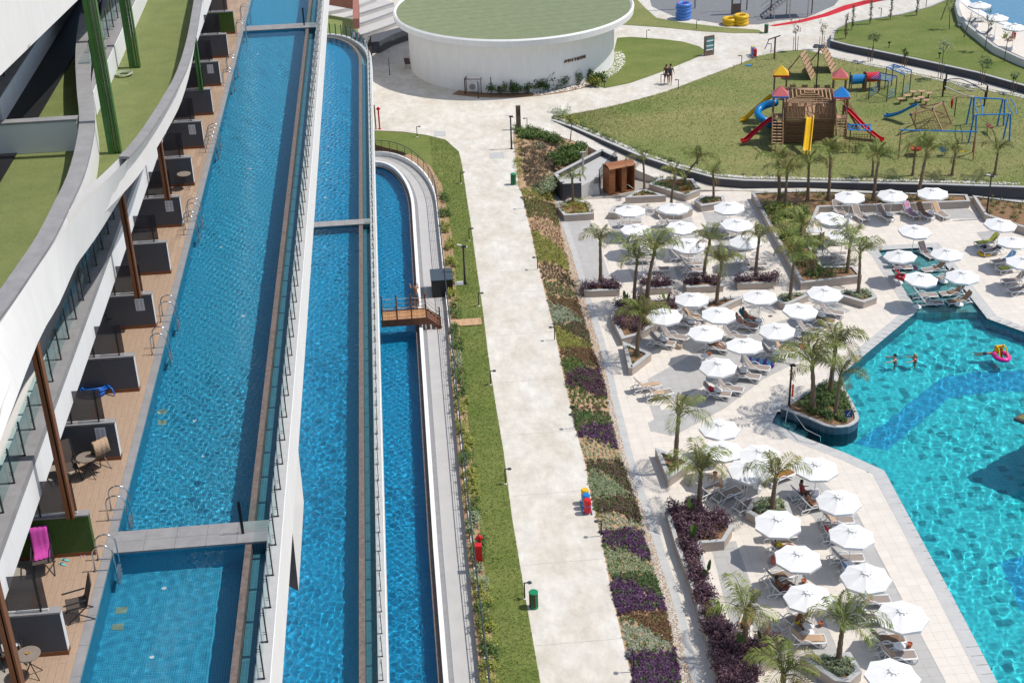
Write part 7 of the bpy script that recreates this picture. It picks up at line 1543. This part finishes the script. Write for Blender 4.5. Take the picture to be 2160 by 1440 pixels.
# ================================================================== people
M_sk=[mat('tanned skin',(.36,.17,.095),.6,.08,9),mat('light skin',(.52,.28,.18),.6,.08,9),mat('brown skin',(.22,.10,.055),.6,.08,9)]
M_hair=mat('dark hair',(.02,.015,.012),.7,.2,9); M_blond=mat('blond hair',(.42,.28,.10),.7,.2,9)
def skinmesh(name,joints,edges,radii,material,parent,root=0,sub=1):
    me=bpy.data.meshes.new(name); me.from_pydata([tuple(j) for j in joints],edges,[]); me.materials.append(material); o=obj(name,me,parent); md=o.modifiers.new('skin','SKIN'); md.use_smooth_shade=True
    for i,v in enumerate(me.skin_vertices[0].data): v.radius=(radii[i],radii[i]); v.use_root=(i==root)
    s=o.modifiers.new('sub','SUBSURF'); s.levels=sub; s.render_levels=sub; return o
def person(label,loc,rz,pose,skin=0,hair=M_hair,wear=None,top=None,longhair=False,scale=1.0,recv=False,bag=None):
    """pose: body frame x forward, y left, z up; angles in degrees in the sagittal plane"""
    t=thing('person',label,'person',tuple(loc),rz); t.scale=(scale,)*3
    lean=pose.get('lean',0); hips=pose.get('hip',.95); d=Vector((math.sin(R(lean)),0,math.cos(R(lean))))
    J=[];E_=[];Rr=[]
    def add(p,r_,par=None): J.append(Vector(p)); Rr.append(r_); (E_.append((par,len(J)-1)) if par is not None else None); return len(J)-1
    pel=add((0,0,hips),.135); bel=add(J[pel]+d*.18,.125,pel); ch=add(J[pel]+d*.36,.15,bel); nk0=add(J[pel]+d*.49,.10,ch); nk=add(J[pel]+d*.56,.052,nk0)
    hd=Vector((math.sin(R(pose.get('head',lean))),0,math.cos(R(pose.get('head',lean))))); h1=add(J[nk]+hd*.09,.075,nk); h2=add(J[h1]+hd*.08,.092,h1); h3=add(J[h2]+hd*.07,.07,h2)
    fw=Vector((hd.z,0,-hd.x)); nose=add(J[h1]+hd*.03+fw*.105,.014,h1)
    thighs=[];
    for s,key in((1,'legL'),(-1,'legR')):
        a,kn,sp=pose.get(key,(0,0,.06)); hp=add(J[pel]+Vector((0,s*.09,-.05)),.105,pel); td=Vector((math.sin(R(a)),s*sp*2,-math.cos(R(a)))).normalized(); kj=add(J[hp]+td*.43,.065,hp); a2=a-kn; sd=Vector((math.sin(R(a2)),s*sp*.6,-math.cos(R(a2)))).normalized(); cf=add(J[kj]+sd*.15,.062,kj); an=add(J[kj]+sd*.41,.038,cf); fd=Vector((math.cos(R(a2)),0,math.sin(R(a2)))); he=add(J[an]+sd*.05,.034,an); add(J[he]+fd*.14,.033,he); thighs.append((hp,kj))
    arms=[]
    for s,key in((1,'armL'),(-1,'armR')):
        a,el,sp=pose.get(key,(5,10,.12)); sh=add(J[nk0]+Vector((0,s*.17,0))-d*.02,.06,nk0); ud=Vector((math.sin(R(a)),s*sp*2.2,-math.cos(R(a)))).normalized(); ej=add(J[sh]+ud*.29,.043,sh); a2=a+el; ld=Vector((math.sin(R(a2)),s*sp*.8,-math.cos(R(a2)))).normalized(); wr=add(J[ej]+ld*.25,.028,ej); pm_=add(J[wr]+ld*.07,.034,wr); arms.append((sh,ej,wr)); side=Vector((0,1,0)); px_=ld.cross(side).normalized()
        for k in range(4): kn_=add(J[pm_]+side*((k-1.5)*.02)+ld*.045,.009,pm_); add(J[kn_]+ld*(.03+.008*(1.5-abs(k-1.5)))+px_*.012,.008,kn_)
        th=add(J[wr]+ld*.03-side*(s*.035)+px_*.01,.011,wr); add(J[th]+ld*.04-side*(s*.012),.009,th)
    body=skinmesh('body',J,E_,Rr,M_sk[skin],t); parts=[body]
    # hair cap, eyes
    hc=MB(); ctr=(J[h2]+hd*.015-fw*.012); n=10; v=[];f=[]
    for i in range(5):
        th=R(8+i*23)
        for k in range(n):
            a=2*math.pi*k/n; q=hd*math.cos(th)*.105+(fw*math.cos(a)*.102+Vector((0,1,0))*math.sin(a)*.09)*math.sin(th); drop=-hd*(.06 if (math.cos(a)<0 and i==4) else 0); v.append(ctr+q+drop-(fw*.02 if i==4 and math.cos(a)>.3 else Vector())+ (hd*.05 if i==4 and math.cos(a)>.3 else Vector()))
    f=[(i*n+k,i*n+(k+1)%n,(i+1)*n+(k+1)%n,(i+1)*n+k) for i in range(4) for k in range(n)]+[tuple(range(n-1,-1,-1))]
    parts.append(MB().add(v,f).build('hair',hair,t,smooth=True))
    if longhair: parts.append(skinmesh('hair_tail',[ctr-fw*.08,ctr-fw*.12-Vector((0,0,.14)),ctr-fw*.11-Vector((0,0,.3))],[(0,1),(1,2)],[.07,.07,.035],hair,t))
    for s in(-1,1): MB().lathe([(0,-.012),(.011,0),(0,.012)],6,J[h1]+hd*.065+fw*.082+Vector((0,s*.033,0))).build('eye',M_black,t)
    if wear is not None:
        jj=[J[pel]+d*.07,J[pel]]+[J[a] for a,_ in thighs]+[J[a].lerp(J[b_],pose.get('short',.5)) for a,b_ in thighs]; parts.append(skinmesh('shorts',jj,[(0,1),(1,2),(1,3),(2,4),(3,5)],[.14,.15,.122,.122,.10,.10],wear,t,1))
    if top is not None:
        jj=[J[pel]+d*.02,J[bel],J[ch],J[nk0]]+[J[a] for a,_,_ in arms]+[J[a].lerp(J[b_],.6) for a,b_,_ in arms]; parts.append(skinmesh('shirt',jj,[(0,1),(1,2),(2,3),(3,4),(3,5),(4,6),(5,7)],[.15,.142,.165,.11,.075,.075,.062,.062],top,t,1))
    if bag is not None:
        c=J[ch]-Vector((.2,0,.05)); o=MB().box((c.x-.09,c.y-.16,c.z-.26),(c.x+.09,c.y+.16,c.z+.2)).build('backpack',bag,t); o.modifiers.new('b','BEVEL').width=.05
    if recv:
        for o in parts: receiver(o)
    return t
M_trk=[mat('red swim trunks',(.45,.01,.02),.8,.1,9),mat('black swimwear',(.012,.012,.015),.8,.1,9),mat('blue swim trunks',(.01,.16,.35),.8,.1,9),mat('yellow shirt',(.60,.46,.01),.8,.1,9),mat('dark grey shirt',(.05,.055,.065),.8,.1,9),mat('brown dress',(.055,.025,.025),.8,.2,9),mat('red shirt',(.45,.04,.06),.8,.1,9),mat('navy swim trunks',(.012,.03,.10),.8,.1,9)]
walk={'legL':(18,8,.04),'legR':(-14,14,.04),'armL':(-15,15,.1),'armR':(18,20,.1)}
ca=math.atan2(1,.45)
p=G(1414,178,2); person('man with a grey backpack and black shorts walking up the far path',p,ca,walk,1,M_hair,M_trk[1],M_trk[4],bag=M_trk[4],scale=1.12)
p=G(1405,177,2); person('woman in a brown dress walking beside the man with the backpack',p,ca,{'legL':(-10,12,.03),'legR':(14,6,.03),'armL':(10,15,.12),'armR':(-8,12,.12),'short':.8},1,mat('brown hair',(.08,.035,.02),.7,.2,9),M_trk[5],M_trk[5],True,scale=1.08)
p=Vector((.36,84.0+3.2,1.92)); person('bather in blue trunks standing on the white kerb by the footbridge',p,R(100),{'armL':(60,60,.1),'armR':(50,70,.1),'lean':4,'head':15},0,M_hair,M_trk[2])
rec={'hip':.50,'lean':-42,'head':-8,'legL':(88,4,.05),'legR':(86,0,.05),'armL':(20,30,.12),'armR':(25,40,.12)}
phone={'hip':.50,'lean':-40,'head':10,'legL':(118,62,.04),'legR':(112,54,.05),'armL':(38,80,.02),'armR':(40,85,.02)}
def on_lounger(key,label,pose,**kw):
    o,_=LNG[key]; rz=o.rotation_euler[2]; q=Vector(o.location)+Vector((math.cos(rz),math.sin(rz),0))*.86; q.z=o.location.z; return person(label,q,rz,pose,**kw)
on_lounger((1583,674),'man in red trunks lying on a teal towel in the diagonal field',rec,skin=0,wear=M_trk[0])
on_lounger((1571,685),'woman lying beside the man on the teal towel',dict(rec,head=-30),skin=1,wear=M_trk[1],longhair=True)
on_lounger((1508,731),'sunbather with bent knees under the parasol of the diagonal field',dict(phone,lean=-45),skin=0,wear=M_trk[1])
on_lounger((1656,1243),'man in red trunks looking at his phone on the lower lounger',phone,skin=2,wear=M_trk[0])
on_lounger((1655,1160),'man in a yellow shirt resting with raised knees',phone,skin=0,wear=M_trk[1],top=M_trk[3])
on_lounger((1717,1063),'sunbather with long bare legs beside the succulent planter',dict(rec,armL=(60,80,.05)),skin=0,wear=M_trk[1])
on_lounger((1697,1042),'person in a red shirt sitting upright on the far lounger of the pair',{'hip':.5,'lean':-12,'head':10,'legL':(80,30,.06),'legR':(76,24,.06),'armL':(30,50,.1),'armR':(30,50,.1)},skin=2,wear=M_trk[1],top=M_trk[6])
on_lounger((1577,1306),'sunbather lying on the stomach beside the lower hedge',{'hip':.48,'lean':-80,'head':-82,'legL':(90,0,.05),'legR':(90,0,.06),'armL':(-110,120,.16),'armR':(-110,120,.16)},skin=0,wear=M_trk[1])
o,_=LNG[(1672,1306)]; q=Vector(o.location)+Vector((1.0,.1,0)); q.z=0; person('man sitting on a lounger edge leaning toward the pole table',q,R(-20),{'hip':.5,'lean':28,'head':40,'legL':(70,70,.08),'legR':(62,66,.08),'armL':(50,20,.06),'armR':(45,25,.06)},2,M_hair,M_trk[3])
sw={'lean':6,'hip':.95,'armL':(75,15,.35),'armR':(70,20,.35)}
p=G(1889,760,-.11); person('dark haired swimmer standing waist deep in the main pool',Vector((p.x,p.y,-1.42)),R(165),sw,1,M_hair,M_trk[7],recv=True)
p=G(1931,758,-.11); person('blond swimmer in red standing beside the dark haired one',Vector((p.x,p.y,-1.42)),R(170),sw,1,M_blond,M_trk[0],top=M_trk[0],longhair=True,recv=True,scale=.97)
p=G(2082,744,-.11); person('swimmer in navy trunks floating toward the pink ring',Vector((p.x-.1,p.y,-.2-.95*0)),R(-12),{'hip':.0,'lean':84,'head':60,'legL':(-84,6,.05),'legR':(-80,14,.06),'armL':(95,5,.1),'armR':(92,8,.1)},0,M_hair,M_trk[7],recv=True)
# pink float with a small passenger
p=G(2112,752,-.05); M_pkf=mat('pink vinyl',(.75,.03,.30),.3,.08,4); fl=thing('swim_float','pink and yellow inflatable car float in the main pool','float',(p.x,p.y,-.08),R(5))
MB().tube([(.42*math.cos(R(a)),.6*math.sin(R(a)),.08) for a in range(0,360,20)],.15,10,closed=True).build('ring',M_pkf,fl,smooth=True); MB().box((-.28,.35,.1),(.28,.5,.62)).build('back_panel',M_ybl,fl); MB().tube([(-.28,-.3,.2),(-.25,.0,.65),(-.25,.4,.65)],.05,6).tube([(.28,-.3,.2),(.25,.0,.65),(.25,.4,.65)],.05,6).build('roof_bars',M_ybl,fl)
person('small child sitting in the pink float',Vector((p.x,p.y+.1,-.35)),R(-95),{'hip':.5,'lean':-10,'legL':(85,30,.06),'legR':(85,30,.06),'armL':(40,30,.1),'armR':(40,30,.1)},2,M_hair,M_trk[0],M_trk[0],scale=.6)
p=G(2137,85,2.6); person('person in a red patterned top sitting on the round pool terrace',p,R(200),{'hip':.3,'lean':-5,'legL':(85,20,.1),'legR':(85,20,.1)},0,M_hair,M_trk[1],M_trk[6])
# ================================================================== small belongings
def ring(px,z,mt,label,r_=.42):
    p=G(*px,z); t=thing('swim_ring',label,'swim ring',(p.x,p.y,z+.1)); MB().tube([(r_*math.cos(R(a)),r_*math.sin(R(a)),0) for a in range(0,360,20)],.11,8,closed=True).build('ring',mt,t,smooth=True)
ring((2077,536),0,M_ty,'yellow swim ring on the deck beside the right edge loungers'); ring((1923,569),-.33,mat('pink ring vinyl',(.7,.04,.16),.35,.1,4),'pink swim ring floating by the lounging shelf table',.34); ring((1899,586),.5,M_srd,'red swim ring resting on a shelf lounger',.3)
p=G(1497,822,.4); t=thing('beach_ball','red inflatable cushion on the lounger near the isolated pair','cushion',(p.x,p.y,.42)); 
for k in range(5): a=k*1.256; MB().lathe([(0,-.1),(.1,-.07),(.13,0),(.1,.07),(0,.1)],10,(.14*math.cos(a),.14*math.sin(a),.08)).build('lobe',M_srd,t,smooth=True)
p=G(1606,768,0); t=thing('air_mattress','blue and purple dotted air mattress leaning between loungers','air mattress',(p.x,p.y,.1),R(-25)); M_vio=mat('purple vinyl',(.10,.03,.36),.35,.1,4); M_lbl=mat('light blue vinyl',(.12,.45,.68),.35,.1,4)
for k in range(7): MB().tube([(-.75+k*.25,-.32,.05),(-.75+k*.25,.32,.05)],.12,8).build('cell',M_lbl if k%2 else M_vio,t,smooth=True)
for k in range(4):
    for q in(-.2,0,.2): MB().lathe([(0,.0),(.05,.0),(.03,.015),(0,.02)],8,(-.62+k*.5,q,.155)).build('dot',M_white,t)
M_sand=M_black
for i,(px,lb) in enumerate([((1625,667),'pair of dark sandals on the deck beside the sunbathing couple'),((1410,838),'dark sandals below the isolated loungers')]):
    p=G(*px,0); t=thing('sandals',lb,'sandals',tuple(p),R(20))
    for s in(-.08,.08): MB().prism([Vector((.05*math.cos(R(a))+s,.13*math.sin(R(a)),0)) for a in range(0,360,30)],0,.03).build('sole',M_black,t)
def bottles(px,z,label):
    p=G(*px,z); t=thing('drinks',label,'drinks',(p.x,p.y,z))
    for k in range(3): MB().lathe([(.03,0),(.035,.1),(.02,.14),(.012,.19)],8,(k*.08-.08,.03*(k%2),0)).build('bottle',M_black if k!=1 else M_plastic,t)
bottles((1711,1300),.47,'dark bottles on the pole table at the lower parasols'); bottles((1570,1030),.47,'dark bottle and glasses on the table behind the lower palm')
# black slatted rack in the green bed
p=G(1715,530,.0); t=thing('towel_rack','black frame rack with white boards in the big green bed','rack',tuple(p))
for x in(-.6,.6):
    for y in(-.4,.4): MB().box((x-.03,y-.03,0),(x+.03,y+.03,1.7)).build('post',M_black,t)
for k in range(4): MB().box((-.6,-.4+k*.22,1.66),(.6,-.24+k*.22,1.7)).build('board',M_white,t)
for z in(.5,1.1): MB().box((-.58,-.38,z),(.58,.38,z+.04)).build('shelf',M_black,t)

rg=random.Random(77)
M_bag=[mat('striped beach bag',(.5,.42,.3),.9,.3,8),mat('dark beach bag',(.05,.05,.09),.9,.2,8),mat('coral beach bag',(.55,.16,.12),.9,.2,8)]
for i,(px,lb) in enumerate([((1432,735),'straw beach bag beside the left loungers of the diagonal field'),((1560,735),'dark beach bag under a parasol of the diagonal field'),((1690,735),'coral beach bag between the right loungers of the diagonal field'),((1760,1120),'straw beach bag beside the red towel lounger'),((1820,1225),'dark beach bag behind the blue towel lounger'),((1630,1185),'coral beach bag near the man in the yellow shirt'),((1938,462),'dark beach bag by the striped towel lounger'),((2075,523),'coral beach bag beside the yellow swim ring'),((1470,560),'straw beach bag among the grid loungers')]):
    p=G(*px,0); t=thing('beach_bag',lb,'bag',tuple(p),rg.uniform(0,3)); o=MB().prism([Vector((-.22,-.1,0)),Vector((.22,-.1,0)),Vector((.22,.1,0)),Vector((-.22,.1,0))],0,.3).build('bag_body',M_bag[i%3],t); o.modifiers.new('b','BEVEL').width=.04
    MB().tube([(-.12,0,.28),(-.1,0,.45),(.1,0,.45),(.12,0,.28)],.012,5).build('handle',M_bint,t)
